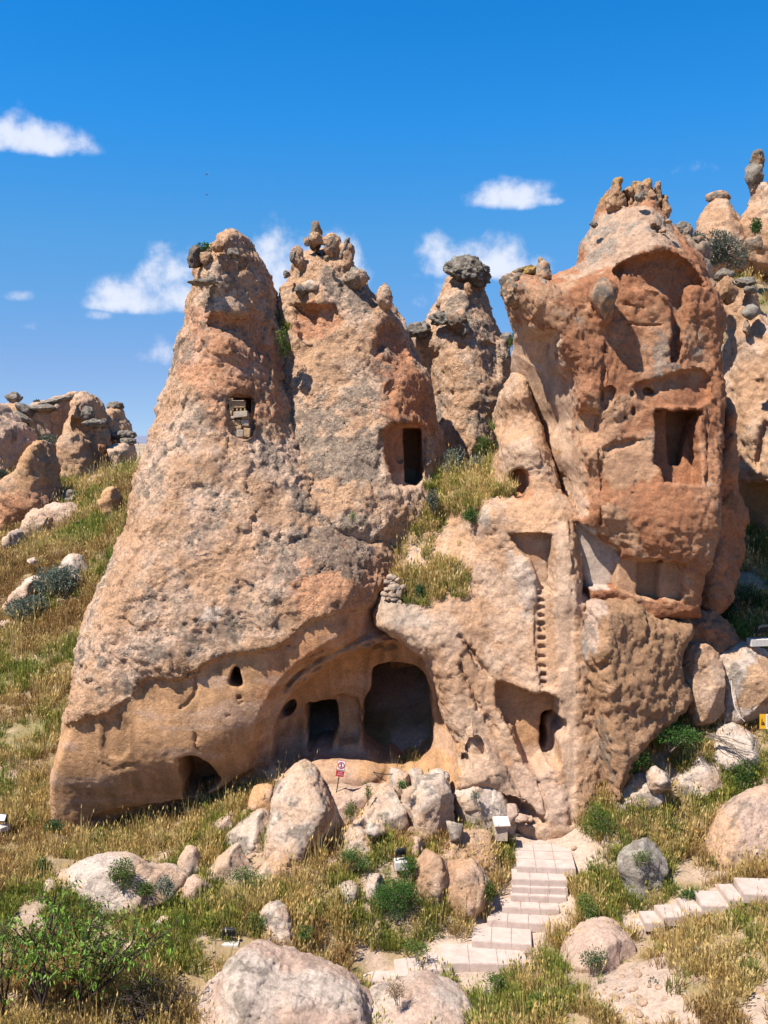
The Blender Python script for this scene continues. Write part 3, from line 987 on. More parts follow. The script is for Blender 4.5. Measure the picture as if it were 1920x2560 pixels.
knob(cave_rock, 'c2', 330, 390, 29.4, 40, 40, 9, name='ledge_stone')

# ------------------------------------------------------------------ the cone with the carved doorway
sil = C('c2', [(640, 1500), (640, 700), (668, 500), (700, 440), (735, 380), (757, 290), (790, 235), (840, 200), (880, 185), (930, 190), (990, 215), (1050, 240), (1105, 320), (1150, 380), (1190, 430), (1235, 485), (1300, 500),
               (1360, 590), (1402, 690), (1440, 800), (1500, 885), (1530, 1000), (1562, 1150), (1592, 1350), (1600, 1480), (1640, 1800), (1200, 1900), (800, 1900)])
frame = C('c2', [(1258, 1165), (1500, 1165), (1512, 1240), (1490, 1450), (1455, 1520), (1400, 1545), (1330, 1530), (1285, 1470), (1262, 1350)])
doorway = C('c2', [(1372, 1200), (1470, 1200), (1482, 1480), (1440, 1520), (1376, 1500)])
door_cone = rock('doorway_cone', [q + (33.0,) for q in sil], 33, T=2.4, R=1.9, res=.055, smooth=0, fac=(.07, 1.7),
    ctrl=[(760, 900, 31.4), (740, 700, 32.0), (800, 640, 32.0), (860, 700, 31.9), (780, 780, 31.7), (900, 800, 31.6), (980, 850, 31.6), (1000, 950, 31.2), (1060, 1000, 31.5), (880, 950, 31.1), (800, 1000, 30.9), (760, 1100, 30.6),
          (860, 1150, 29.9), (960, 1080, 30.6), (1020, 1060, 30.8), (1080, 1080, 31.2), (1090, 1180, 31.1), (950, 1200, 30.0), (1020, 1240, 30.2), (900, 1260, 29.2), (1000, 1300, 29.7), (850, 1400, 28.5), (960, 1330, 29.2), (1080, 1240, 30.5), (700, 1300, 29.4), (1100, 1350, 29.8)],
    dents=[(C('e1', [(850, 715), (950, 740), (1060, 740), (1190, 760), (1260, 760), (1330, 940), (1200, 1000), (1080, 1050), (1000, 1090), (900, 1000), (870, 830)]), 31.6, .35, .35),
           (C('e1', [(870, 730), (960, 760), (1080, 780), (1090, 900), (1060, 960), (960, 900), (880, 820)]), 31.6, .35, .25),
           (C('c2', [(1230, 630), (1300, 580), (1370, 640), (1430, 850), (1350, 830), (1280, 780), (1190, 830)]), 31.5, .4, .35), (C('c2', [(1270, 960), (1340, 930), (1330, 1020), (1270, 1030)]), 31, .25, .2)],
    planes=[(frame, 30.7, 31.35, .08, 1)],
    carves=[(doorway, 31.3, 2.2, 0), (C('c2', [(1240, 1215), (1262, 1200), (1258, 1330), (1225, 1300)]), 30.6, .4), (C('c2', [(1310, 1300), (1350, 1240), (1372, 1250), (1372, 1400), (1330, 1390)]), 31.3, .25)],
    rough=[(frame, 30.7, .06, .1)], amps=(.12, .045, .08, .03), base=TAN, base2=PALE, lich=.1, seed=4, peb=.8,
    layers=[('lich', C('c2', [(680, 640), (700, 350), (850, 200), (1100, 300), (1250, 470), (1350, 580), (1200, 620), (1100, 500), (850, 480)]), 31.8, .5, .3),
            ('lich', C('c2', [(700, 1100), (900, 950), (1240, 900), (1250, 1300), (1300, 1560), (900, 1700), (700, 1400)]), 30.8, .5, .4),
            ('lich', frame, 30.8, -.6, .1),
            ('col', C('c2', [(1190, 830), (1230, 620), (1330, 570), (1430, 800), (1540, 1000), (1580, 1200), (1530, 1250), (1250, 1150), (1270, 1000)]), 31.3, .4, RED * 1.15, .85, .25),
            ('col', C('c2', [(770, 560), (860, 500), (1000, 540), (1060, 640), (850, 730), (760, 660)]), 31.7, .25, RED * 1.3, .75, .2),
            ('col', frame, 30.7, .15, RED * 1.2, .8, .08),
            ('col', C('c2', [(1260, 1440), (1500, 1440), (1560, 1580), (1400, 1620), (1300, 1560)]), 30.5, .15, PALE, .85, .06),
            ('col', C('e1', [(980, 600), (1060, 545), (1130, 570), (1100, 620), (1000, 650)]), 31.8, .1, PALE, .9, .05), ('col', C('e1', [(1390, 740), (1470, 700), (1530, 720), (1440, 800)]), 31.6, .1, PALE, .8, .05)],
    keep=True, bulges=[(788, 600, 33.0, .22, .3, .3, .2), (828, 615, 33.1, .3, .3, .45, .2), (868, 640, 33.0, .25, .3, .45, .2), (885, 695, 32.5, .35, .4, .3, .2), (745, 645, 32.6, .25, .3, .4, .2), (962, 745, 32.6, .28, .3, .4, .2)], label='reddish cone with a tall carved doorway, between the left cone and the grassy gully', cat='rock formation', group='carved tuff cones')
knob(door_cone, 'c2', 890, 142, 33.2, 70, 125, 21, name='pinnacle', col=BROWN, col2=GREY)
knob(door_cone, 'c2', 845, 185, 32.9, 38, 46, 22, col=BROWN)
knob(door_cone, 'c2', 785, 250, 32.6, 56, 80, 23, col=GREY)
knob(door_cone, 'c2', 978, 205, 33.0, 62, 95, 24, col=GREY, col2=TAN)
knob(door_cone, 'c2', 1050, 215, 33.0, 34, 110, 25, name='horn', col=GREY, tilt=(0, .4, 0))
knob(door_cone, 'c2', 1115, 358, 32.6, 115, 78, 26, col=GREY, tilt=(0, .15, 0))
knob(door_cone, 'c2', 1268, 460, 32.8, 50, 85, 27, name='horn', col=BROWN, col2=GREY)
knob(door_cone, 'c2', 735, 360, 32.4, 30, 45, 28, col=GREY)
knob(door_cone, 'e1', 1045, 600, 32.1, 150, 100, 29, name='boss', col=PALE, col2=WHITE, amp=.1, lich=.2)
knob(door_cone, 'e1', 940, 640, 32.0, 90, 90, 30, name='boss', col=GREY)
knob(door_cone, 'e1', 1165, 360, 32.1, 40, 55, 31, name='boss', col=YEL * .8)
stamp('door cone', len(door_cone.data.polygons))

# ------------------------------------------------------------------ the capped cone behind
sil = C('c3', [(300, 1900), (230, 1300), (170, 1000), (90, 900), (80, 830), (150, 800), (240, 660), (300, 540), (335, 450), (340, 390), (600, 390), (600, 490), (650, 650), (730, 810), (790, 860), (800, 1000), (740, 1500), (720, 1900)])
capped = rock('capped_cone', [q + (38.0,) for q in sil], 38, T=1.9, R=1.5, res=.065, smooth=0, fac=(.06, 1.7),
    ctrl=[(1160, 720, 37.0), (1150, 800, 36.5), (1100, 900, 36.3), (1180, 950, 36.0), (1060, 900, 36.8), (1240, 900, 36.7), (1180, 1100, 35.5), (1120, 1050, 35.8), (1240, 1080, 36.0)],
    dents=[(C('c3', [(340, 400), (600, 400), (600, 520), (540, 560), (400, 480)]), 37, .3, .25), (C('c3', [(580, 880), (620, 860), (740, 880), (730, 1200), (600, 1100)]), 36.3, .25, .15),
           (C('c3', [(260, 1230), (330, 1200), (320, 1500), (280, 1500)]), 36.3, .3, .15), (C('c3', [(240, 950), (300, 930), (290, 980), (240, 985)]), 36.3, .3, .15), (C('c3', [(420, 880), (490, 900), (440, 930)]), 36.3, .25, .12)],
    amps=(.1, .045, .08, .03), lich=.15, seed=7, peb=.75, base=TAN, base2=PALE,
    layers=[('lich', C('c3', [(220, 720), (330, 500), (600, 550), (760, 840), (600, 880), (400, 850)]), 36.8, .5, .4), ('lich', C('c3', [(430, 1250), (700, 1050), (700, 1650), (500, 1600)]), 36, .4, .4)],
    keep=True, label='slim cone with a dark grey cap boulder standing behind the grassy gully', cat='rock formation', group='carved tuff cones')
knob(capped, 'c3', 470, 350, 37.7, 270, 165, 41, name='cap_stone', tilt=(0, .35, 0), sub=5, amp=.26, noise=1.8, col=GREY * .9, cut=.7)
knob(capped, 'c3', 600, 450, 37.8, 40, 60, 42)
knob(capped, 'c3', 485, 500, 37.3, 60, 100, 43, col=BROWN, col2=TAN)
knob(capped, 'c3', 300, 710, 36.5, 130, 85, 44, noise=1.8, amp=.35)
knob(capped, 'c3', 400, 735, 36.4, 130, 110, 45, noise=1.8, amp=.35, col2=BROWN)
knob(capped, 'c3', 455, 750, 36.4, 60, 130, 46, amp=.3)
knob(capped, 'c3', 130, 785, 37.2, 140, 100, 47, noise=1.8, amp=.3)
knob(capped, 'c3', 765, 850, 37.8, 80, 90, 48)
knob(capped, 'c3', 275, 610, 37.2, 30, 50, 49, col=BROWN)
knob(capped, 'c3', 750, 980, 37.4, 50, 70, 50, col=BROWN)
stamp('capped cone', len(capped.data.polygons))

# ------------------------------------------------------------------ carved wall with gully, ladder niche and lower cave
sil = [(935, 1560), (945, 1480), (975, 1400), (960, 1300), (1000, 1250), (1100, 1215), (1190, 1200), (1222, 1170), (1240, 1125), (1240, 1075), (1264, 995), (1288, 935), (1310, 945), (1345, 1060), (1385, 1220), (1428, 1285), (1446, 1300), (1452, 1475), (1500, 1500), (1520, 1600), (1540, 1800), (1550, 2000), (1530, 2120), (1330, 2120), (1200, 1980), (1120, 1800), (1060, 1640)]
niche = C('c7', [(245, 180), (492, 182), (505, 340), (505, 500), (420, 470), (380, 340), (310, 260)])
strip = C('c7', [(412, 430), (500, 480), (512, 700), (524, 1012), (420, 1015), (405, 700)])
lowcave = C('c7', [(175, 1010), (215, 960), (330, 1010), (525, 1017), (532, 1140), (540, 1200), (492, 1230), (505, 1370), (445, 1400), (420, 1450), (340, 1440), (300, 1300), (200, 1130)])
lowdoor2 = C('c7', [(430, 1170), (450, 1135), (500, 1126), (545, 1130), (542, 1200), (492, 1230), (507, 1300), (502, 1370), (430, 1362)])
lnich = C('c4', [(183, 1885), (285, 1870), (287, 2040), (180, 2045)])
holes = []
for yy in (512, 551, 592, 634, 676, 711, 752, 798, 850, 897, 940, 982):
    j_ = [((yy * k_ * 37) % 11 - 5) * .9 for k_ in (1, 2, 3, 5)]
    holes.append((C('c7', [(428 + j_[0], yy - 13 + j_[1]), (468 + j_[2], yy - 13 + j_[3]), (471 + j_[1], yy + 12 + j_[0]), (425 + j_[3], yy + 12 + j_[2])]), 27.35, .15 + .01 * j_[0], 1, .02))
carved = rock('carved_wall', [q + ((32.2 if q[0] < 1250 else 30.4) if q[1] < 1300 else 30.0 if (q[0] < 980 and q[1] < 1450) else 28.6,) for q in sil], 28.8, T=1.6, R=[(1000, .9), (1300, .7), (1700, .5), (2100, .5)], res=.045, smooth=0, fac=(.028, 2.2),
    ctrl=[(1100, 1230, 31.0), (1190, 1180, 31.6), (1230, 1060, 32.0), (1010, 1330, 30.2), (1060, 1290, 30.4), (1150, 1320, 29.6), (1000, 1450, 29.0), (1100, 1420, 28.9), (1180, 1400, 28.5), (1000, 1520, 28.1), (1080, 1545, 27.8), (960, 1540, 27.7), (1120, 1590, 27.6),
          (1205, 1262, 28.5), (1240, 1275, 28.2), (1310, 1258, 28.6), (1280, 1320, 28.2), (1200, 1200, 30.2), (1240, 1240, 29.5),
          (1250, 1100, 28.9), (1290, 1000, 29.3), (1290, 1120, 28.7), (1340, 1180, 28.8), (1370, 1280, 28.2),
          (1200, 1420, 28.4), (1250, 1500, 28.1), (1220, 1600, 27.8), (1300, 1650, 27.5), (1370, 1600, 27.35), (1400, 1350, 27.6), (1420, 1500, 27.2), (1430, 1700, 27.0), (1420, 1900, 26.8), (1395, 2040, 26.5), (1450, 2040, 26.6), (1490, 1520, 27.7), (1500, 1600, 27.6), (1510, 1800, 27.3), (1510, 2000, 27.1), (1250, 1700, 27.6), (1180, 1560, 27.8), (1360, 1480, 27.6), (1160, 1650, 27.6), (1280, 1950, 27.2)],
    planes=[(niche, 28.0, 28.42, .045), (lowcave, 27.5, 28.1, .08, 1), (C('c7', [(525, 830), (595, 835), (590, 920), (530, 925)]), 27.1, 27.3, .06)],
    dents=[(strip, 27.4, .13, .07, 0), (C('c7', [(510, 110), (620, 110), (615, 1700), (540, 1720)]), 27.2, .06, .08), (C('c4', [(110, 1730), (180, 1690), (165, 1730), (120, 1760)]), 29, .25, .1),
           (C('c7', [(150, 1520), (260, 1590), (420, 1650), (470, 1740), (300, 1730), (200, 1640)]), 27, .5, .3)],
    carves=[(lowdoor2, 28.1, 1.6), (lnich, 28.9, 1.0, 1), (C('c7', [(412, 1030), (462, 1025), (462, 1050), (415, 1055)]), 27.9, .3), (C('c7', [(445, 310), (462, 310), (462, 320), (445, 320)]), 28.4, .2)] + holes,
    bulges=[(1315, 1440, 27.9, .28, .2, .5, .15), (1325, 1500, 27.75, .2, .15, .35, .1)],
    rough=[(niche, 28, .15, .1), (strip, 27.4, .15, .1), (lowcave, 27.8, .3, .1), (C('c7', [(505, 110), (620, 110), (620, 1720), (530, 1720)]), 27.2, .2, .15)],
    amps=(.03, .02, .04, .03), lump=.8, base=TAN * 1.08, base2=PALE, lich=-.25, seed=9, peb=.35,
    layers=[('col', lowcave, 27.6, .15, ORANGE, .7, .08), ('col', C('d5', [(0, 1650), (150, 1640), (500, 1850), (480, 1900), (200, 1900), (0, 1880)]), 27.8, .2, LGREY * 1.3, .5, .1),
            ('col', C('d5', [(900, 850), (1020, 850), (1010, 1000), (930, 980)]), 28.4, .2, LGREY * 1.3, .6, .1), ('col', C('c7', [(510, 110), (625, 110), (625, 1720), (540, 1720)]), 27.2, .15, PALE * 1.03, .8, .06),
            ('col', lnich, 29, .15, RED * 1.3, .8, .1), ('col', C('c7', [(260, 1380), (500, 1400), (600, 1720), (300, 1720)]), 26.9, .3, PINK, .6, .15),
            ('col', C('c7', [(230, 260), (400, 350), (410, 620), (340, 600), (280, 420)]), 27.8, .2, WHITE * .92, .6, .2)],
    cracks=[(C('c7', [(615, 110), (618, 300), (605, 500)]), 27.4, .04, .12), (C('c7', [(512, 350), (515, 600), (520, 900), (525, 1010)]), 27.2, .03, .08), (C('c7', [(0, 740), (80, 840), (160, 950)]), 27.7, .12, .25), (C('c7', [(0, 900), (60, 1010), (100, 1120), (200, 1250)]), 27.4, .1, .2), (C('c7', [(30, 780), (110, 920)]), 27.6, .08, .15), (C('c7', [(420, 1500), (450, 1600), (470, 1720)]), 26.7, .08, .15)],
    keep=True, label='pale carved cliff wall with a column of climbing footholds above a small cave', cat='rock formation', group='carved tuff cones')
stamp('carved wall', len(carved.data.polygons))

# ------------------------------------------------------------------ the red tower
sil = [(1250, 730), (1262, 700), (1300, 688), (1330, 690), (1375, 690), (1402, 676), (1446, 655), (1463, 613), (1481, 569), (1507, 525), (1520, 490), (1527, 468), (1538, 447), (1550, 450), (1553, 478), (1564, 496), (1574, 470), (1582, 455), (1596, 462), (1606, 450), (1620, 444), (1630, 455), (1634, 474), (1641, 453), (1650, 456), (1653, 482), (1660, 492), (1668, 525), (1687, 560), (1722, 609), (1748, 653), (1792, 701), (1812, 740), (1822, 788), (1818, 854),
       (1810, 933), (1812, 1010), (1800, 1095), (1780, 1160), (1768, 1230), (1752, 1320), (1740, 1395), (1722, 1425), (1720, 1530), (1600, 1540), (1440, 1530), (1400, 1400), (1365, 1300), (1335, 1150), (1305, 1000), (1294, 898), (1288, 824), (1263, 770)]
chamber = C('c4', [(1012, 1537), (1285, 1532), (1278, 1700), (1265, 1975), (1035, 1955), (1022, 1880), (985, 1842), (1000, 1650)])
chamber2 = C('c4', [(1090, 1545), (1275, 1540), (1180, 1780), (1165, 1860), (1085, 1850)])
whitecut = C('c7', [(632, 110), (700, 150), (770, 220), (862, 270), (850, 480), (620, 485)])
lown = C('c7', [(860, 312), (1110, 320), (1222, 352), (1218, 560), (980, 545), (850, 490)])
lown2 = C('c7', [(958, 330), (1082, 335), (1078, 545), (952, 520)])
brow = C('c4', [(780, 700), (900, 655), (1050, 612), (1190, 640), (1300, 760), (1345, 850), (1240, 815), (1210, 900), (1150, 1270), (1070, 1270), (1110, 930), (1000, 840), (860, 870), (800, 790)])
band = C('c4', [(865, 1395), (940, 1380), (1100, 1320), (1370, 1290), (1350, 1530), (1010, 1540), (920, 1500)])
scoopz = C('c4', [(150, 960), (300, 1080), (430, 1110), (432, 1280), (515, 1330), (530, 1500), (545, 1700), (575, 1900), (590, 2160), (480, 2130), (380, 1900), (300, 1560), (215, 1290)])
tower = rock('crowned_tower', [q + (31.1 if q[1] < 660 else 29.8,) for q in sil], 29.9, grow=-.03, T=2.2, R=[(480, 1.2), (650, 1.5), (750, .8), (1000, .6), (1500, .35)], res=.05, smooth=0, fac=(.04, 2.2),
    ctrl=[(1590, 490, 30.0), (1500, 560, 29.6), (1600, 560, 29.2), (1680, 580, 29.6), (1480, 660, 28.9), (1560, 650, 28.5), (1640, 620, 28.2), (1720, 650, 28.6), (1600, 800, 28.3), (1700, 850, 28.3), (1790, 850, 28.8), (1450, 780, 27.8), (1350, 760, 27.3), (1280, 730, 27.3), (1400, 690, 28.3), (1400, 840, 27.5),
          (1430, 900, 27.6), (1550, 900, 28.0), (1650, 950, 28.0), (1770, 950, 28.5), (1480, 1050, 27.7), (1580, 1060, 27.7), (1700, 1000, 27.8), (1310, 880, 28.9), (1380, 920, 28.7), (1330, 1000, 30.0), (1385, 1050, 29.5), (1365, 1180, 30.0), (1405, 1250, 29.4),
          (1435, 1000, 27.7), (1445, 1150, 27.6), (1458, 1280, 27.6), (1550, 1150, 27.4), (1600, 1200, 27.3), (1700, 1270, 27.0), (1740, 1250, 27.0), (1650, 1330, 27.0), (1715, 1370, 27.1), (1560, 1330, 27.4), (1480, 1350, 28.0), (1450, 1450, 27.9), (1600, 1480, 27.8), (1700, 1480, 27.7), (1790, 1100, 28.3)],
    dents=[(brow, 28.2, .55, .2), (band, 27.9, .3, .12), (scoopz, 28.6, 1.0, .28), (C('c4', [(660, 1480), (700, 1410), (760, 1400), (765, 1480), (700, 1560)]), 27.8, .3, .2),
           (C('c4', [(560, 1540), (680, 1540), (690, 1640), (600, 1760), (560, 1700)]), 27.8, .25, .2), (C('c4', [(970, 490), (1030, 440), (1070, 480), (1060, 520)]), 29, .45, .2),
           (C('c4', [(700, 1730), (960, 1690), (940, 1720), (740, 1780), (690, 1850)]), 27.5, .15, .12), (C('c4', [(230, 1080), (330, 1090), (420, 1110), (430, 1280), (500, 1330), (360, 1250), (260, 1150)]), 28, .25, .2)],
    planes=[(whitecut, 27.8, 28.3, .05), (lown, 27.4, 27.95, .045), (lown2, 27.9, 28.3, .04)],
    carves=[(chamber, 27.5, .9, 0), (chamber2, 28.2, 1.6, 0), (C('c4', [(845, 1430), (870, 1425), (872, 1465), (845, 1468)]), 28, .2), (C('c4', [(850, 1525), (872, 1520), (875, 1570), (850, 1575)]), 28, .2), (C('c4', [(935, 1420), (970, 1405), (1010, 1430), (1000, 1450), (940, 1450)]), 28, .3),
            (C('c4', [(808, 1580), (828, 1560), (832, 1590), (812, 1600)]), 27.8, .2), (C('c7', [(1052, 320), (1085, 320), (1085, 332), (1052, 332)]), 28.2, .3)],
    bulges=[(1508, 735, 27.75, .37, .4, .38, .1), (1513, 775, 27.75, .24, .25, .42, .15), (1670, 555, 28.8, .15, .2, .08, .05)],
    rough=[(band, 28, .5, .1), (scoopz, 28.6, .08, .2), (whitecut, 28, .1, .08), (lown, 27.5, .12, .08), (C('c4', [(700, 1760), (980, 1690), (1040, 1960), (1260, 2000), (1265, 2200), (880, 2200), (760, 2050), (680, 1980)]), 27.2, .45, .2)],
    amps=(.02, .03, .06, .035), lump=.6, base=RED * .9, base2=(RED + TAN) * .5, lich=.0, lichcol=LGREY, seed=12, peb=.35,
    layers=[('lich', C('c4', [(540, 700), (720, 330), (1040, 300), (1190, 600), (1000, 620), (780, 690), (600, 760)]), 29, .45, .3), ('lich', scoopz, 28.6, -.5, .2), ('lich', C('c4', [(900, 1700), (1270, 1980), (1270, 2210), (700, 2210)]), 27.2, -.3, .3),
            ('col', C('c4', [(430, 780), (640, 730), (720, 300), (1060, 300), (1200, 620), (1050, 620), (880, 670), (640, 760), (520, 800)]), 29, .25, PALE * .85, .9, .12),
            ('col', C('c4', [(100, 900), (400, 780), (600, 760), (450, 900), (440, 1080), (300, 1060)]), 28, .5, TAN, .7, .3),
            ('col', C('c4', [(830, 690), (1050, 620), (1190, 640), (1300, 780), (1240, 820), (1150, 1280), (1060, 1280), (1100, 930), (900, 830)]), 28.3, .2, RED * .8, .7, .15),
            ('col', C('c4', [(730, 200), (1060, 200), (1050, 290), (960, 300), (900, 280), (760, 290)]), 30, .15, YEL * .8, .6, .2), ('streak', scoopz, 28.6, .8),
            ('col', scoopz, 28.6, .15, PALE * 1.02, .95, .06), ('col', C('c4', [(330, 1560), (400, 1540), (560, 2150), (480, 2130)]), 28.8, .2, BROWN, .7, .2),
            ('col', C('c4', [(430, 1080), (660, 1100), (700, 1330), (530, 1500), (520, 1330)]), 27.9, .4, RED * .9, .6, .3),
            ('col', C('c4', [(560, 1500), (860, 1400), (860, 1640), (700, 1720), (680, 1960), (570, 1900)]), 27.7, .3, TAN, .7, .2), ('col', C('c4', [(700, 1740), (1010, 1680), (1040, 1900), (860, 1990), (700, 1980)]), 27.4, .2, TAN, .8, .15),
            ('col', C('c4', [(880, 1980), (1040, 1960), (1260, 2000), (1265, 2210), (980, 2210)]), 27.1, .3, RED * 1.1, .6, .25), ('col', C('c7', [(760, 0), (880, 90), (1000, 300), (870, 260), (760, 180)]), 27.4, .2, TAN, .85, .2), ('col', whitecut, 27.9, .1, WHITE, .9, .05), ('col', lown, 27.5, .12, TAN * 1.05, .85, .08)],
    cracks=[(C('c4', [(720, 1040), (760, 1020), (850, 1045), (1060, 1050)]), 28, .05, .1), (C('c4', [(800, 920), (900, 940), (960, 950)]), 28, .04, .1), (C('c4', [(780, 1990), (820, 2025), (880, 2010)]), 27.3, .03, .08), (C('c4', [(890, 1990), (895, 1900), (950, 1880)]), 27.3, .03, .06),
            (C('c4', [(480, 1760), (500, 1900), (530, 2000), (550, 2150)]), 28.8, .03, .1), (C('c4', [(720, 1170), (700, 1400), (660, 1700), (690, 1980), (680, 2180)]), 27.7, .06, .15), (C('c4', [(1310, 1600), (1300, 1750), (1260, 1950)]), 28, .05, .15)],
    keep=True, label='broad red tower with a crown of spikes and a dark square chamber near the right', cat='rock formation', group='carved tuff cones')
knob(tower, 'c4', 200, 845, 28.6, 175, 160, 61, sub=5, amp=.2, noise=2, col2=TAN)
knob(tower, 'c4', 705, 895, 27.55, 125, 210, 90, name='teardrop_boss', col=GREY, col2=TAN, amp=.08, cut=.25, neck=.75)
knob(tower, 'c4', 355, 840, 28.0, 62, 85, 62, col=LGREY, amp=.12)
knob(tower, 'c4', 270, 742, 29.4, 90, 52, 63, name='spike', amp=.3, col2=YEL)
knob(tower, 'c4', 218, 745, 29.3, 60, 30, 64, name='spike', tilt=(0, -.5, 0), col=YEL * .6)
knob(tower, 'c4', 352, 745, 29.4, 80, 110, 65, name='spike', col=TAN, neck=-.6)
knob(tower, 'c4', 348, 690, 29.4, 30, 45, 66, name='spike', col=YEL)
knob(tower, 'c4', 650, 480, 29.9, 46, 34, 68)
knob(tower, 'c4', 908, 330, 29.8, 50, 46, 79, col=GREY)
knob(tower, 'c4', 1042, 515, 29.2, 36, 24, 80, col=TAN)
knob(tower, 'c4', 1400, 770, 30.2, 90, 60, 81, col=GREY)
knob(tower, 'c4', 1395, 850, 30.0, 95, 130, 82, col=BROWN, col2=TAN, amp=.3)
for k_, pts_ in enumerate([[(365, 330), (375, 240), (392, 165), (430, 88), (470, 73), (493, 92), (485, 140), (498, 210), (528, 290), (520, 350), (440, 370)], [(505, 330), (535, 260), (500, 198), (490, 180), (540, 160), (585, 172), (580, 330)],
                           [(535, 340), (568, 230), (574, 110), (630, 88), (656, 108), (668, 88), (700, 72), (738, 108), (742, 165), (762, 205), (805, 270), (790, 360), (640, 380)], [(775, 300), (760, 200), (745, 158), (755, 110), (788, 88), (808, 100), (805, 180), (815, 250), (820, 320)], [(800, 330), (812, 240), (852, 224), (842, 280), (872, 350), (850, 400), (810, 390)]]):
    rock('spire', C('e2', pts_), 30.9, T=.35, R=.2, res=.035, smooth=0, grow=-.01, amps=(.02, .02, .02, .02), fac=(.05, 3.2), edge_noise=.03, base=BROWN, base2=TAN, lich=.2, seed=400 + k_, peb=.5, parent=tower,
         layers=[('col', C('e2', [(390, 60), (880, 60), (860, 130), (400, 140)]), 30.9, .2, YEL * 1.1, .75, .25)])
stamp('tower', len(tower.data.polygons))

# its shaded right flank, the brown slab and the red block at its foot
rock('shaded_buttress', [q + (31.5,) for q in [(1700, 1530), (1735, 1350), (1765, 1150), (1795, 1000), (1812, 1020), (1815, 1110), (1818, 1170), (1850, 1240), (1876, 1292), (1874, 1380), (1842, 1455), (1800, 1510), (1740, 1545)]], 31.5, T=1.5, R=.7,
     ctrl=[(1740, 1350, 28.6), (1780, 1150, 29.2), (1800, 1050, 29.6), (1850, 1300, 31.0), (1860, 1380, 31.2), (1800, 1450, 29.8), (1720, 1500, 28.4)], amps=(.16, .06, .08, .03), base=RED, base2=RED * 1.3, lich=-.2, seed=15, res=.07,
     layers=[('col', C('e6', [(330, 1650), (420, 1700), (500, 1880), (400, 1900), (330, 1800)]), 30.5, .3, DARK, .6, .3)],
     label='dark red buttress in shade on the right flank of the crowned tower', cat='rock formation')
rock('leaning_slab', [q + (28.3,) for q in C('c7', [(600, 640), (650, 500), (790, 530), (860, 500), (940, 520), (1000, 600), (1130, 620), (1250, 640), (1270, 680), (1267, 760), (1180, 830), (1250, 1030), (1262, 1085), (1130, 1170), (930, 1270), (840, 1400), (820, 1560), (735, 1600), (690, 1200), (645, 900), (595, 760)])], 28.3, T=1.0, R=.4, grow=-.08,
     ctrl=[q for q in C('c7', [(600, 700, 27.7), (635, 560, 27.8), (760, 600, 26.5), (690, 800, 26.4), (680, 950, 26.3), (860, 800, 26.6), (1200, 720, 27.5), (1240, 660, 27.6), (1000, 1100, 26.5), (1200, 1050, 27.3), (780, 1400, 26.1), (900, 560, 27.2), (1000, 620, 27.1), (760, 1550, 26.0), (900, 1200, 26.4), (690, 1150, 26.2)])],
     dents=[(C('c7', [(660, 940), (780, 830), (770, 900), (690, 1000)]), 26.8, .2, .15), (C('c7', [(1010, 640), (1050, 610), (1040, 780), (950, 860)]), 27, .12, .15)],
     amps=(.02, .03, .05, .05), fac=(.045, 3.0), lump=.9, base=BROWN * 1.15, base2=(BROWN + TAN) * .52, lich=-.1, lichcol=GREY, seed=17, res=.055, peb=.4,
     layers=[('col', C('c7', [(590, 640), (650, 490), (790, 530), (740, 600), (660, 850), (640, 900)]), 27.4, .15, PINK, .9, .08), ('col', C('c7', [(595, 720), (690, 760), (640, 850), (600, 800)]), 27.4, .15, LGREY * 1.1, .8, .1),
             ('lich', C('c7', [(690, 1100), (800, 1150), (820, 1400), (760, 1450), (700, 1250)]), 26.6, .5, .3)],
     label='huge brown rough slab leaning against the foot of the tower', cat='boulder')
rock('red_block', C('c7', [(960, 560), (1000, 540), (1100, 543), (1220, 555), (1300, 570), (1400, 600), (1470, 660), (1505, 705), (1430, 745), (1300, 790), (1100, 800), (980, 680)]), 29.6, T=1.0, R=.5, amps=(.14, .06, .08, .03), base=RED * 1.05, base2=RED * 1.35, lich=-.2, seed=18, sink=.3,
     label='rounded red block behind the top of the brown slab', cat='boulder')
stamp('slab')

# ------------------------------------------------------------------ boulders at the foot of the cliff
G1 = 'boulders below the cave'
boulder('tilted_block', 'large tilted grey block with a shaded right face below the red sign', C('d1', [(415, 270), (470, 190), (545, 108), (600, 120), (660, 190), (710, 280), (787, 370), (765, 430), (640, 560), (580, 610), (500, 600), (380, 570), (368, 480), (400, 380), (430, 330)]), 26.2, .8, R=.22, p=3,
        ctrl=[q for q in C('d1', [(470, 210, 25.6), (560, 130, 25.9), (430, 290, 25.7), (480, 330, 25.3), (400, 480, 25.3), (450, 580, 25.2), (700, 318, 25.2), (640, 430, 25.05), (568, 600, 25.0), (780, 370, 26.2), (690, 480, 26.0), (620, 570, 25.8), (600, 250, 25.4)])],
        layers=[('lich', C('d1', [(420, 280), (540, 300), (700, 310), (560, 600), (450, 560), (440, 420)]), 25.3, .55, .2), ('col', C('d1', [(530, 140), (620, 150), (610, 200), (540, 200)]), 25.6, .1, YEL, .5, .15), ('col', C('d1', [(705, 318), (790, 370), (580, 612), (572, 590)]), 25.6, .06, TAN, .9, .03), ('lich', C('d1', [(712, 330), (790, 370), (580, 612), (585, 580)]), 25.6, -.6, .05)], seed=31, group=G1, amps=(.03, .02, .04, .02), fac=(.035, 1.8, .3), cuts=0)
boulder('sloping_boulder', 'low sloping pale boulder on the left side of the tilted block', C('d1', [(115, 540), (180, 450), (300, 395), (350, 370), (385, 470), (400, 560), (300, 600), (200, 590)]), 26.3, .7, seed=32, group=G1)
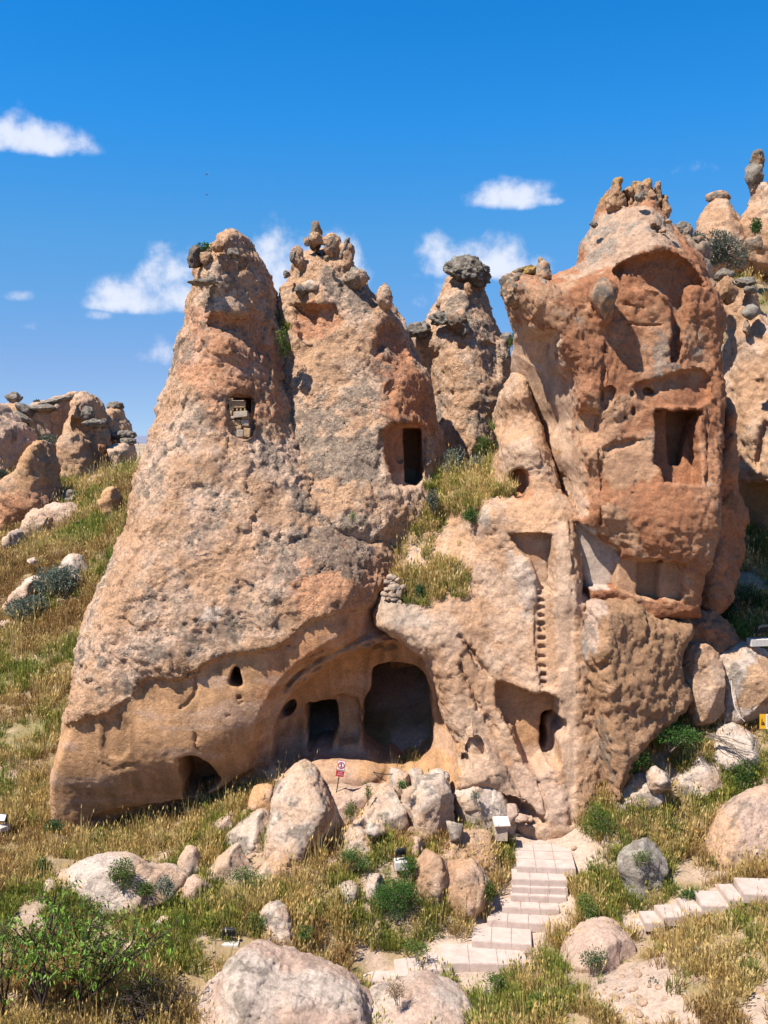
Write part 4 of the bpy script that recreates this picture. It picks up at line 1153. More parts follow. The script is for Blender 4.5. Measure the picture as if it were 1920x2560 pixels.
boulder('flat_pink_stone', 'flat pinkish slab in shade at the foot of the cave cone', C('d1', [(50, 465), (180, 420), (210, 395), (260, 405), (150, 500), (60, 530)]), 26.9, .4, seed=33, base=PINK, base2=PINK, lich=-.5, group=G1)
boulder('red_edged_stone', 'orange topped block behind the tilted block and beside the cave foot', C('d1', [(295, 350), (320, 240), (380, 245), (430, 255), (420, 310), (350, 375), (310, 380)]), 27.2, .5, seed=34, base=PINK, base2=ORANGE, lich=-.3, group=G1)
boulder('long_boulder', 'long smooth cream boulder with a rounded head left of the brown block', C('d1', [(-5, 770), (60, 705), (180, 592), (250, 566), (300, 610), (312, 680), (285, 740), (180, 790), (80, 830), (0, 880)]), 25.1, .5, fac=(.03, 1.5, .3), seed=35, lich=-.2, group=G1, amps=(.03, .02, .02, .01), cuts=5)
boulder('broken_block', 'squat grey and orange block directly below the tilted block', C('d1', [(320, 640), (380, 582), (450, 575), (530, 600), (580, 660), (612, 720), (560, 780), (480, 800), (400, 815), (330, 800)]), 25.1, .6, R=.25, p=2.6, seed=36, lich=.35, group=G1,
        dents=[(C('d1', [(400, 690), (520, 640), (580, 680), (600, 730), (480, 790), (400, 780)]), 24.6, .12, .12)], layers=[('col', C('d1', [(380, 680), (540, 640), (600, 730), (480, 800), (390, 790)]), 24.6, .2, ORANGE, .6, .15), ('lich', C('d1', [(380, 690), (540, 650), (600, 730), (480, 800)]), 24.6, -.3, .2)])
boulder('cave_apron', 'smooth cream rock apron below the cave floor behind the blocks', C('d1', [(650, 260), (700, 240), (780, 236), (860, 262), (930, 238), (1000, 240), (1010, 300), (900, 330), (860, 420), (760, 400), (690, 340)]), 26.9, .6, fac=(.03, 1.5, .3), seed=37, lich=-.4, base=PALE, base2=PINK, group=G1, amps=(.03, .02, .02, .01), cuts=5)
boulder('cracked_boulder', 'wide pale boulder split by a thin crack with a green plant on top', C('d1', [(868, 440), (875, 350), (905, 275), (990, 245), (1060, 235), (1140, 260), (1160, 330), (1158, 450), (1130, 485), (1000, 495), (950, 465)]), 26.2, .6, R=.22, p=3, seed=38, group=G1, fac=(.04, 1.8, .3),
        dents=[(C('d1', [(985, 300), (992, 300), (998, 490), (988, 490)]), 25.6, .12, .03, 0)])
boulder('upright_boulder', 'tall upright pale boulder right of the cracked one', C('d1', [(1192, 560), (1195, 400), (1192, 230), (1230, 182), (1300, 190), (1340, 240), (1370, 340), (1382, 520), (1290, 575)]), 26.0, .6, R=.25, p=3, seed=39, group=G1, lich=.25, fac=(.04, 1.8, .3))
boulder('wedge_stone', 'narrow pale stone wedged between the cracked and the upright boulder', C('d1', [(1150, 270), (1195, 225), (1200, 400), (1195, 520), (1160, 470)]), 26.3, .4, seed=40, group=G1)
boulder('perched_stone', 'rounded cream stone perched at the cave mouth above the cracked boulder', C('d1', [(1068, 200), (1075, 160), (1105, 148), (1165, 165), (1185, 222), (1130, 240), (1070, 230)]), 26.7, .4, seed=41, group=G1, ground=False, lich=-.1)
boulder('perched_cobble', 'small rounded cream stone perched behind the upright boulder', C('d1', [(1172, 175), (1200, 152), (1237, 160), (1238, 195), (1192, 220)]), 26.8, .3, seed=42, group=G1, ground=False, lich=-.1)
boulder('leaning_stone', 'pale slanted stone leaning behind the upright boulder on its right', C('d1', [(1238, 172), (1285, 155), (1345, 182), (1385, 225), (1360, 265), (1310, 215)]), 26.7, .35, seed=43, group=G1, ground=False)
boulder('white_outcrop', 'broad whitish outcrop between the upright boulder and the stone info stand', [(1119, 1999), (1124, 1945), (1156, 1945), (1192, 1963), (1235, 1987), (1262, 2018), (1285, 2050), (1296, 2082), (1240, 2096), (1180, 2085), (1125, 2065)], 26.9, .8, R=.5, seed=44, group=G1, base=WHITE, base2=PALE)
boulder('front_ledge', 'cream ledge rock with a grassy front, right of the dark gap', C('d1', [(785, 630), (790, 490), (820, 462), (900, 475), (980, 520), (1045, 540), (1055, 600), (950, 620), (850, 650)]), 25.4, .5, seed=45, group=G1)
boulder('loaf_stone', 'small loaf shaped cream stone lying on the cream ledge rock', C('d1', [(895, 480), (920, 455), (970, 462), (996, 490), (990, 520), (940, 515)]), 25.1, .25, seed=46, group=G1, ground=False, lich=-.2, sink=0)
boulder('shadow_block', 'dark shaded block wedged in the gap right of the tilted block', C('d1', [(640, 640), (660, 560), (720, 490), (800, 420), (805, 540), (780, 660), (700, 680)]), 26.4, .5, seed=47, group=G1, base=TAN, base2=PALE)
boulder('whale_boulder', 'long whale backed brown boulder above the pair near the steps', C('d1', [(1172, 690), (1220, 612), (1380, 548), (1440, 502), (1540, 485), (1640, 530), (1685, 600), (1670, 680), (1500, 690), (1380, 690), (1200, 740)]), 25.4, .7, fac=(.03, 1.5, .3), seed=48, group=G1, base=TAN, base2=PALE, lich=.1)
boulder('head_stone', 'small head shaped cream stone sitting on the whale backed boulder', C('d1', [(1368, 475), (1400, 445), (1440, 458), (1465, 490), (1425, 545), (1388, 555)]), 25.3, .3, seed=49, group=G1, ground=False, sink=0)
boulder('low_cobble', 'small cream cobble at the foot of the upright boulder', C('d1', [(1170, 600), (1180, 545), (1215, 530), (1225, 570), (1215, 620)]), 25.1, .25, seed=50, group=G1)
boulder('grey_topped_boulder', 'grey topped brown boulder, left one of the touching pair near the steps', C('d1', [(1192, 800), (1240, 685), (1270, 622), (1310, 600), (1370, 620), (1388, 665), (1345, 735), (1350, 860), (1250, 880)]), 24.3, .5, seed=51, group=G1, base=TAN, base2=PALE, lich=.25)
boulder('round_brown_boulder', 'round tan boulder, right one of the touching pair near the steps', C('d1', [(1335, 745), (1380, 685), (1460, 650), (1530, 670), (1588, 750), (1582, 810), (1525, 930), (1440, 890), (1340, 850)]), 24.2, .5, seed=52, group=G1, base=TAN, base2=PALE, lich=.0)
boulder('grass_stone', 'cream stone in dry grass left of the green round bush', C('d1', [(752, 840), (790, 795), (860, 775), (885, 810), (875, 880), (790, 905)]), 24.0, .35, seed=53, group=G1, lich=-.1)
boulder('pointed_grass_stone', 'upright cream stone in grass touching the green round bush', C('d1', [(915, 790), (920, 742), (970, 735), (1015, 755), (1000, 830), (935, 850)]), 24.1, .3, seed=54, group=G1, lich=-.1)
boulder('notched_boulder', 'notched grey and tan boulder above the large foreground rock', C('d1', [(345, 1020), (358, 920), (410, 885), (470, 900), (520, 975), (528, 1025), (548, 1070), (505, 1115), (440, 1140), (370, 1110)]), 22.6, .5, seed=55, group=G1, lich=.2)
boulder('foreground_rock', 'large pinkish domed rock at the bottom edge left of the path', C('d1', [(-200, 1600), (-30, 1390), (80, 1300), (140, 1245), (185, 1170), (230, 1112), (290, 1105), (380, 1130), (480, 1160), (570, 1175), (650, 1205), (740, 1235), (820, 1275), (900, 1350), (955, 1440), (950, 1700), (300, 1800), (-140, 1760)]), 20.6, 1.3, R=1.0, seed=56, base=PINK, base2=WHITE, lich=-.05, res=.05, amps=(.08, .03, .05, .02), fac=(.05, 1.6, .3), cuts=0, grow=.12, ground=False,
        )
boulder('path_edge_rock', 'wide pale rock at the bottom edge below the lowest paving slabs', C('d1', [(925, 1500), (918, 1400), (960, 1372), (1100, 1332), (1180, 1282), (1260, 1275), (1340, 1312), (1440, 1352), (1530, 1432), (1605, 1520), (1625, 1700), (1200, 1760), (940, 1700)]), 20.9, 1.1, R=.8, cuts=0, seed=57, base=PINK, base2=WHITE, lich=-.1, ground=False)
boulder('bank_mound', 'smooth pink mound of rock beside the right of the steps', C('d2', [(440, 1000), (560, 862), (640, 802), (720, 762), (790, 757), (850, 780), (905, 835), (900, 900), (760, 960), (620, 1080), (500, 1060)]), 22.4, .8, fac=(.03, 1.5, .3), seed=59, base=PINK, base2=PINK * 1.05, lich=-.5, peb=.2, amps=(.03, .02, .02, .01), cuts=5)
boulder('pale_outcrop', 'broad pale outcrop with a green plant on it at lower left', C('c8', [(262, 410), (295, 330), (288, 245), (340, 222), (470, 200), (620, 184), (720, 190), (820, 235), (920, 275), (960, 262), (1040, 310), (1100, 370), (1130, 420), (1000, 560), (800, 600), (700, 590), (450, 560), (340, 480)]), 24.0, .9, R=.6, fac=(.03, 1.5, .3), seed=60, base=WHITE, base2=PALE, lich=-.1, amps=(.08, .025, .04, .015), dents=[(C('c8', [(880, 290), (930, 275), (960, 420), (860, 420)]), 23.4, .15, .15)])
boulder('pale_foot_stone', 'small pale block at the left end of the broad pale outcrop', C('c8', [(258, 400), (290, 335), (330, 340), (340, 420), (290, 440)]), 23.6, .3, seed=61, base=PALE, lich=-.2)
boulder('egg_stone', 'egg shaped cream stone between the pale outcrop and the long boulder', C('c8', [(1055, 220), (1080, 160), (1115, 148), (1150, 165), (1175, 215), (1150, 270), (1090, 285)]), 25.0, .35, fac=(.03, 1.5, .3), seed=62, lich=-.3)
boulder('saddle_rock', 'pale bare rock saddle running down from the long boulder', C('c8', [(1080, 380), (1120, 330), (1190, 320), (1240, 340), (1210, 440), (1180, 560), (1110, 540), (1090, 460)]), 24.3, .4, fac=(.03, 1.5, .3), seed=63, base=PALE, base2=PINK, lich=-.5, amps=(.03, .02, .02, .01), cuts=5)
boulder('tree_side_stone', 'pale stone showing between the tree crown and dry grass', C('c8', [(870, 610), (940, 565), (985, 565), (1005, 620), (900, 640)]), 22.6, .3, seed=64, lich=-.4)
boulder('small_white_stone', 'tiny white stone beside the path right of the wide pale rock', C('c8', [(1250, 500), (1270, 470), (1290, 485), (1280, 510)]), 23.6, .12, seed=65, lich=-.5, sink=.1)
stamp('front boulders')
# right hand bank
G2 = 'boulders on the right bank'
boulder('large_round_boulder', 'large round pinkish boulder at the right edge above the right hand steps', C('d2', [(1255, 490), (1300, 340), (1380, 220), (1500, 110), (1590, 50), (1670, 22), (1760, 20), (1780, 560), (1640, 540), (1420, 600), (1370, 560), (1270, 510)]), 25.6, 1.2, R=.9, seed=71, base=PALE, base2=PINK, lich=.0, group=G2,
        dents=[(C('d2', [(1320, 320), (1400, 200), (1500, 210), (1550, 260), (1480, 300), (1400, 400), (1330, 400)]), 24.8, .15, .2), (C('d2', [(1290, 420), (1380, 470), (1400, 540), (1330, 510), (1280, 470)]), 24.8, .25, .15)], layers=[('col', C('d2', [(1350, 260), (1450, 210), (1540, 270), (1430, 380), (1390, 560), (1330, 500)]), 24.9, .3, ORANGE, .5, .2), ('lich', C('d2', [(1260, 380), (1600, 340), (1659, 500), (1420, 590), (1270, 500)]), 24.8, .35, .3)])
boulder('grey_hollow_boulder', 'weathered grey boulder with a plant filled hollow near the right steps', C('d2', [(765, 650), (850, 575), (900, 540), (880, 480), (852, 430), (910, 360), (960, 325), (1020, 318), (1082, 370), (1105, 430), (1055, 475), (1065, 520), (980, 590), (935, 710), (890, 700), (800, 670)]), 24.5, .5, R=.4, seed=72, base=LGREY * 1.1, base2=LGREY * 1.5, lich=.3, group=G2, cuts=5, dents=[(C('d2', [(915, 440), (960, 395), (1020, 420), (1005, 460), (940, 465)]), 24.1, .12, .12)])
boulder('bank_boulder', 'pale sloping boulder on the bank left of the small round stone', C('c7', [(700, 1680), (790, 1562), (900, 1482), (1020, 1450), (1110, 1435), (1135, 1490), (1080, 1560), (1100, 1670), (900, 1700), (740, 1720)]), 27.0, .8, R=.5, seed=73, group=G2, lich=.0)
boulder('wedged_round_stone', 'small round stone wedged between two pale boulders on the right bank', C('c7', [(1018, 1500), (1030, 1450), (1070, 1430), (1125, 1440), (1140, 1500), (1100, 1550), (1040, 1550)]), 26.3, .35, seed=74, group=G2, ground=False, sink=0)
boulder('fractured_boulder', 'pale boulder with a rough broken face right of the wedged stone', C('c7', [(1145, 1620), (1148, 1490), (1200, 1402), (1300, 1380), (1390, 1390), (1418, 1450), (1425, 1570), (1300, 1630), (1200, 1650)]), 27.2, .6, R=.35, p=2.6, seed=75, group=G2, lich=.05)
boulder('bank_top_rock', 'smooth cream rock high on the right bank below the yellow sign', C('c7', [(1290, 1400), (1370, 1260), (1400, 1200), (1500, 1188), (1590, 1250), (1640, 1330), (1620, 1430), (1450, 1420)]), 28.0, .8, R=.6, fac=(.03, 1.5, .3), seed=76, group=G2, base=WHITE, base2=PALE, lich=-.4, amps=(.03, .02, .02, .01), cuts=5)
boulder('corner_stone', 'half hidden stone under a green bush on the right bank', C('c7', [(1420, 1480), (1440, 1410), (1500, 1395), (1560, 1420), (1550, 1500), (1480, 1520)]), 27.6, .4, seed=77, group=G2)
boulder('overhanging_block', 'split block with an overhanging top touching the brown slab', C('c7', [(1150, 835), (1200, 772), (1300, 765), (1380, 775), (1400, 900), (1400, 1000), (1440, 1130), (1300, 1160), (1270, 1100), (1250, 980), (1200, 880)]), 28.2, .6, ground=False, sink=.6, R=.3, p=2.6, seed=78, group=G2, base=TAN, base2=PALE, lich=-.2, dents=[(C('c7', [(1180, 850), (1260, 800), (1370, 830), (1360, 1000), (1270, 960), (1230, 900)]), 27.7, .25, .15)])
boulder('flat_topped_block', 'big flat topped grey block under the floodlight at the right edge', C('c7', [(1365, 800), (1440, 755), (1560, 780), (1670, 782), (1760, 790), (1760, 1140), (1600, 1160), (1510, 1160), (1440, 1110), (1395, 1000), (1355, 890)]), 28.5, 1.0, ground=False, sink=.6, R=.35, p=2.8, seed=79, group=G2, lich=.0,
        ctrl=[q for q in C('c7', [(1440, 770, 28.3), (1600, 790, 28.2), (1420, 900, 27.5), (1600, 890, 27.3), (1500, 1000, 27.2), (1560, 1020, 27.1), (1520, 1140, 27.3), (1720, 920, 28.0), (1700, 1100, 28.3)])],
        layers=[('lich', C('c7', [(1370, 790), (1450, 800), (1600, 890), (1560, 1020), (1420, 950)]), 27.5, .5, .2), ('col', C('c7', [(1620, 900), (1780, 890), (1780, 1140), (1515, 1160), (1560, 1040)]), 27.4, .1, ORANGE * .9, .8, .08), ('lich', C('c7', [(1630, 910), (1780, 890), (1780, 1140), (1530, 1150)]), 27.4, -.6, .1)])
stone('little_stone', W(1302, 2045, 26.5), (.2, .17, .13), 80, col=PINK, col2=PALE, lich=.2, label='small loose stone at the cave path beside the stone info stand', cat='stone', group='loose stones on the path')
stone('little_stone', W(1322, 2048, 26.8), (.13, .12, .09), 81, col=PALE, col2=PALE, lich=.2, label='smaller loose stone right of its neighbour at the cave path', cat='stone', group='loose stones on the path')
boulder('path_corner_stone', 'pinkish stone in the hollow above the stone info stand', C('d2', [(195, 190), (200, 135), (240, 125), (280, 180), (260, 205)]), 26.7, .3, seed=82, base=PINK, lich=-.4)
# dry-stone heap in the gully
heap = empty('stone_heap', W(985, 1500, 28.4), 'heap of stacked grey stones at the front lip of the grassy gully', 'stone heap')
rg = np.random.default_rng(5)
for k, (x, y, w, h) in enumerate([(110, 1445, 90, 50), (60, 1490, 60, 40), (110, 1500, 60, 40), (165, 1475, 60, 40), (130, 1535, 120, 60), (70, 1560, 60, 40), (50, 1600, 70, 45), (110, 1610, 80, 60), (175, 1600, 70, 80), (165, 1560, 50, 35), (80, 1640, 60, 40), (170, 1680, 60, 60), (215, 1540, 50, 50), (130, 1650, 60, 40)]):
    knob(heap, 'd5', x, y, 28.35 - .01 * k, w, h, 200 + k, name='stone', col=LGREY, col2=PALE, sub=3)
stamp('right boulders')

# ------------------------------------------------------------------ formations behind, left
G3 = 'weathered formations on the left hillside'
def far_rock(name, label, sil, Y, T, **kw):
    kw.setdefault('res', .11); kw.setdefault('amps', (.07, .045, .08, .02)); kw.setdefault('fac', (.08, 1.5)); kw.setdefault('lich', .2); kw.setdefault('base', TAN); kw.setdefault('base2', PALE)
    kw.setdefault('far', 1.8); kw.setdefault('sink', .8); kw.setdefault('ground', True); kw.setdefault('group', G3); kw.setdefault('cat', 'rock formation')
    kw.setdefault('edge_noise', .05); kw.setdefault('grow', -.03)
    return rock(name, sil, Y, T, label=label, **kw)
far_rock('pale_dome', 'pale rounded dome at the far left edge of the background', C('e3', [(-60, 240), (10, 270), (40, 300), (100, 370), (180, 440), (270, 530), (325, 640), (315, 790), (260, 960), (120, 1060), (-60, 1080)]), 62, 3.0, seed=101, base=PALE, base2=PALE, lich=.05)
o = far_rock('mushroom_rock', 'rock with a round knob on top at the far left skyline', C('e3', [(30, 330), (85, 215), (150, 200), (230, 212), (330, 255), (390, 330), (385, 440), (400, 700), (200, 700), (30, 500)]), 69, 2.0, seed=102, lich=.3, ground=False)
knob(o, 'e3', 155, 150, 69, 155, 110, 103, name='cap_stone', cut=.5, mat=M_FAR)
knob(o, 'e3', 290, 290, 67.5, 220, 90, 104, name='cap_stone', cut=.5, mat=M_FAR, tilt=(0, .5, 0))
knob(o, 'e3', 270, 380, 66.8, 200, 60, 105, name='cap_stone', cut=.5, mat=M_FAR, tilt=(0, .5, 0))
o = far_rock('ridge_rock', 'long ridge rock with a dark crust behind the left hillside', C('e3', [(330, 700), (360, 330), (390, 245), (470, 195), (560, 188), (700, 152), (850, 102), (900, 110), (900, 300), (850, 500), (760, 700), (700, 800)]), 70, 2.5, seed=106, lich=.35, ground=False)
knob(o, 'e3', 500, 270, 67.3, 280, 70, 107, name='cap_stone', cut=.5, mat=M_FAR)
knob(o, 'e3', 640, 190, 68.2, 300, 60, 108, name='cap_stone', cut=.5, mat=M_FAR, tilt=(0, -.2, 0))
o = far_rock('dark_headed_cone', 'big cone with a dark overhanging head in the middle of the left background', C('e3', [(610, 1060), (640, 930), (690, 760), (740, 600), (790, 500), (850, 330), (850, 180), (930, 95), (980, 95), (1060, 132), (1130, 212), (1142, 330), (1150, 470), (1200, 600), (1230, 700), (1245, 800), (1330, 960), (1340, 1040), (1100, 1120), (800, 1110)]), 64, 2.8, seed=109, lich=.15,
    dents=[(C('e3', [(860, 350), (960, 430), (1130, 480), (1180, 560), (1140, 680), (1020, 630), (900, 540), (870, 430)]), 62.5, 1.3, .6)], layers=[('lich', C('e3', [(840, 200), (950, 90), (1140, 200), (1150, 470), (960, 470), (850, 330)]), 62, .6, .8), ('col', C('e3', [(860, 350), (960, 480), (1130, 500), (1140, 680), (1000, 620), (870, 500)]), 62, .4, ORANGE, .7, .3)])
knob(o, 'e3', 1070, 450, 61.6, 230, 90, 110, name='cap_stone', cut=.5, mat=M_FAR, col=GREY * .8)
knob(o, 'e3', 1010, 330, 61.6, 130, 130, 111, name='cap_stone', cut=.5, mat=M_FAR)
knob(o, 'e3', 1190, 450, 63, 90, 110, 112, name='cap_stone', cut=.5, mat=M_FAR, col=GREY * .8)
knob(o, 'e3', 1185, 690, 62.0, 70, 200, 113, name='spur', mat=M_FAR, col=RED, col2=ORANGE)
o = far_rock('hoodoo', 'hoodoo with a flat dark cap beside the left cone', C('e3', [(1160, 420), (1230, 310), (1280, 290), (1400, 300), (1400, 380), (1440, 430), (1480, 490), (1500, 560), (1540, 800), (1240, 800)]), 68, 2.0, seed=114, ground=False)
knob(o, 'e3', 1330, 255, 68, 180, 95, 115, name='cap_stone', cut=.5, mat=M_FAR, col=GREY * .9)
knob(o, 'e3', 1420, 590, 65.5, 230, 100, 116, name='cap_stone', cut=.5, mat=M_FAR, noise=1.8, amp=.3)
knob(o, 'e3', 1275, 600, 65.5, 120, 80, 117, name='cap_stone', cut=.5, mat=M_FAR)
knob(o, 'e3', 1460, 660, 65.0, 180, 80, 118, name='cap_stone', cut=.5, mat=M_FAR, noise=1.8, amp=.3)
far_rock('pale_saddle', 'smooth pale saddle of rock below the flat capped hoodoo', C('e3', [(1220, 720), (1300, 690), (1500, 700), (1560, 800), (1480, 900), (1330, 960), (1260, 820)]), 63, 1.5, seed=119, base=PALE, base2=PALE, lich=-.4, ground=False)
far_rock('leaning_cone', 'brown leaning cone with a pale tip in the left background', C('e3', [(-20, 1820), (-40, 1500), (10, 1300), (40, 1090), (150, 1030), (240, 960), (330, 800), (390, 665), (430, 637), (520, 635), (552, 660), (562, 760), (622, 930), (660, 1080), (735, 1245), (690, 1370), (500, 1400), (320, 1520), (260, 1720)]), 56, 2.2, seed=120, base=ORANGE * .85, base2=TAN, lich=.05,
    layers=[('lich', C('e3', [(40, 1090), (240, 950), (400, 640), (550, 640), (660, 1080), (600, 1130), (300, 1150), (100, 1200)]), 54.5, .42, .5), ('col', C('e3', [(0, 1250), (400, 1250), (740, 1200), (690, 1380), (300, 1520), (0, 1800)]), 54.5, .6, RED * 1.25, .6, .4), ('col', C('e3', [(410, 640), (540, 635), (540, 680), (430, 690)]), 54.5, .2, WHITE, .9, .05)])
far_rock('domed_boulder', 'pale domed boulder in grass below the brown leaning cone', C('e3', [(540, 1440), (660, 1372), (800, 1370), (910, 1410), (968, 1460), (920, 1580), (800, 1640), (670, 1690), (620, 1540)]), 53, 1.2, seed=121, cat='boulder', base=PALE, base2=PINK, lich=-.1, res=.1, layers=[('lich', C('e3', [(620, 1560), (950, 1520), (900, 1650), (660, 1690)]), 52, .5, .3)])
far_rock('dark_faced_boulder', 'boulder with a pale top and dark broken face beside the domed one', C('e3', [(278, 1580), (350, 1452), (450, 1440), (560, 1470), (640, 1560), (655, 1710), (520, 1820), (330, 1850), (282, 1690)]), 52, 1.2, seed=122, cat='boulder', base=PALE, base2=PALE, lich=-.2, res=.1, layers=[('lich', C('e3', [(280, 1620), (620, 1560), (655, 1720), (330, 1850)]), 51, .8, .3)])
far_rock('shark_fin_boulder', 'pale pointed boulder low on the far left hillside', C('e3', [(20, 1900), (110, 1672), (160, 1660), (235, 1765), (325, 1870), (200, 1985), (60, 1970)]), 49, .9, seed=123, cat='boulder', base=PALE, base2=WHITE, lich=.1, res=.1)
far_rock('bare_rock_slope', 'bare pale rock slope in the left background beside the big cone', C('e3', [(860, 1280), (1000, 1150), (1150, 1052), (1310, 985), (1372, 1100), (1420, 1200), (1250, 1230), (1150, 1350), (1000, 1390), (930, 1320)]), 59, 1.6, seed=124, base=PALE, base2=PALE, lich=-.3, res=.12)
clu = empty('dark_stone_cluster', W(185, 1250, 56), 'cluster of dark weathered stones above the pale domed boulder', 'stone cluster', G3)
for k, (x, y, w, h) in enumerate([(790, 1265, 140, 90), (740, 1300, 100, 70), (850, 1310, 90, 60), (900, 1290, 80, 60), (960, 1350, 80, 50), (880, 1370, 130, 60), (800, 1330, 90, 50)]):
    knob(clu, 'e3', x, y, 56 - .15 * k, w, h, 300 + k, name='stone', sub=3, col=GREY * .8)
far_rock('crumbled_ledge', 'crumbled orange ledge against the edge of the left cone', C('e3', [(1150, 1350), (1190, 1230), (1260, 1190), (1350, 1230), (1380, 1400), (1300, 1560), (1190, 1560), (1160, 1450)]), 50, .9, seed=125, cat='boulder', res=.1, base=ORANGE, base2=PALE)
far_rock('grass_dome', 'small pale dome of rock in the left grass beside a sage bush', C('c1', [(350, 1230), (390, 1170), (435, 1150), (500, 1175), (545, 1240), (500, 1300), (400, 1310)]), 44, .8, seed=126, cat='boulder', res=.09, base=PALE, base2=WHITE, lich=-.3, far=1.3)
far_rock('grass_slab', 'long pale rock slab at the left edge between two sage bushes', C('c1', [(-40, 1450), (0, 1410), (100, 1345), (200, 1280), (240, 1300), (225, 1390), (80, 1470), (-40, 1540)]), 43, .8, seed=127, cat='boulder', res=.09, base=PALE, base2=WHITE, lich=-.3, far=1.3)
for k, (x, y, w, h, lab) in enumerate([(195, 1195, 60, 45, 'small pale rock above the upper sage bush'), (330, 1480, 130, 60, 'pale rock beside the lower sage bush in the left grass'), (360, 1430, 60, 40, 'small pale rock between the sage bushes and the left cone'), (45, 1570, 120, 60, 'low pale rock below the lower sage bush')]):
    (px, py), = C('c1', [(x, y)])
    Yk = 44 - k
    m = .42 * Yk / FPX / 2
    GROUND_PTS.append(W(px, py + h * .15, Yk - .2))
    stone('pale_rock', W(px, py, Yk), (w * m, w * m * .8, h * m), 330 + k, col=PALE, col2=WHITE, lich=.2, label=lab, cat='boulder', group='pale rocks in the left grass')
# ------------------------------------------------------------------ formations behind, right
G4 = 'cones on the right hillside'
o = far_rock('flat_capped_cone', 'slim pale cone with a flat round cap on the right skyline', C('e2', [(1060, 520), (1160, 355), (1205, 255), (1320, 255), (1370, 350), (1425, 445), (1500, 560), (1540, 760), (1250, 800), (1080, 700)]), 50, 1.8, R=1.6, seed=141, group=G4, lich=.1, res=.1, far=1.3)
knob(o, 'e2', 1262, 226, 50.4, 170, 85, 142, name='cap_stone', col=TAN, col2=GREY, amp=.1, cut=.3)
o = far_rock('bottle_capped_cone', 'cone with a tall bottle shaped grey top at the right edge', C('e2', [(1400, 480), (1480, 335), (1520, 210), (1540, 150), (1600, 118), (1645, 140), (1700, 230), (1800, 420), (1800, 760), (1560, 760)]), 49, 1.8, R=1.6, seed=143, group=G4, lich=.15, res=.1, far=1.3, ground=False)
knob(o, 'c4', 1568, 195, 48.9, 85, 120, 144, name='cap_stone')
knob(o, 'c4', 1585, 110, 48.9, 66, 110, 145, name='cap_stone', col=BROWN, col2=GREY)
knob(o, 'c4', 1570, 265, 48.9, 60, 60, 146, name='neck', col=TAN, col2=PALE)
knob(o, 'e2', 1540, 600, 46.5, 110, 130, 147, name='knob', col=GREY, col2=TAN)
o = far_rock('small_hoodoo', 'small grey capped hoodoo beside the shoulder of the crowned tower', C('e2', [(930, 520), (960, 470), (1030, 470), (1040, 560), (1060, 560), (1150, 570), (1170, 640), (1230, 790), (1300, 900), (1150, 1000), (1000, 800)]), 37, 1.0, R=.9, seed=148, group=G4, res=.08, far=1.0, lich=.15, ground=False)
knob(o, 'e2', 978, 470, 36.8, 105, 85, 149, name='cap_stone')
knob(o, 'e2', 1105, 580, 36.5, 90, 90, 150, name='cap_stone', col=BROWN, col2=GREY)
o = rock('pitted_cliff', [q + (38,) for q in C('e6', [(370, 500), (395, 300), (385, 130), (450, 122), (545, 185), (556, 290), (580, 410), (649, 405), (800, 380), (800, 2000), (480, 2100), (470, 1900), (340, 1620), (315, 1400), (300, 1200), (320, 900)])], 38, T=1.8, R=1.0, res=.08,
    ctrl=[q for q in C('e6', [(450, 150, 37.4), (500, 300, 37), (420, 500, 36.6), (600, 500, 36.3), (400, 900, 36), (600, 900, 35.6), (380, 1300, 35.6), (500, 1400, 35.2), (640, 1300, 35.2), (420, 1700, 35.4), (600, 1700, 35.0), (600, 2000, 35.0)])],
    carves=[(C('e6', [(478, 1625), (800, 1625), (800, 2150), (460, 2150), (460, 1800)]), 35.2, 1.3, 0)], dents=[(C('e6', [(560, 880), (620, 880), (620, 920), (570, 920)]), 35.8, .3, .15), (C('e6', [(590, 1250), (649, 1150), (660, 1400), (580, 1600), (560, 1400)]), 35.4, .5, .3), (C('e6', [(330, 1300), (470, 1300), (470, 1450), (420, 1600), (340, 1500)]), 35.6, .3, .3)],
    amps=(.24, .08, .1, .03), seed=151, lich=.0, peb=.4, base=TAN, base2=PALE, layers=[('lich', C('e6', [(330, 1250), (580, 1050), (600, 1200), (480, 1500), (330, 1500)]), 35.6, .5, .5), ('col', C('e6', [(478, 1630), (700, 1630), (700, 2100), (460, 2100)]), 36, .3, YEL * .9, .5, .2)],
    label='pale pitted cliff with a cut chamber behind the crowned tower at the right edge', cat='rock formation', group=G4)
knob(o, 'e6', 530, 378, 36.2, 125, 100, 152, name='boss', col=LGREY, amp=.1, tilt=(0, -.3, 0))
knob(o, 'e6', 485, 160, 37, 130, 70, 153, name='knob', noise=1.8)
knob(o, 'e6', 520, 220, 36.8, 80, 60, 154, name='knob')
knob(o, 'e6', 490, 490, 36.2, 40, 90, 155, name='knob', col=TAN)
knob(o, 'e6', 330, 105, 33.6, 90, 80, 156, name='knob')
stamp('background rocks')

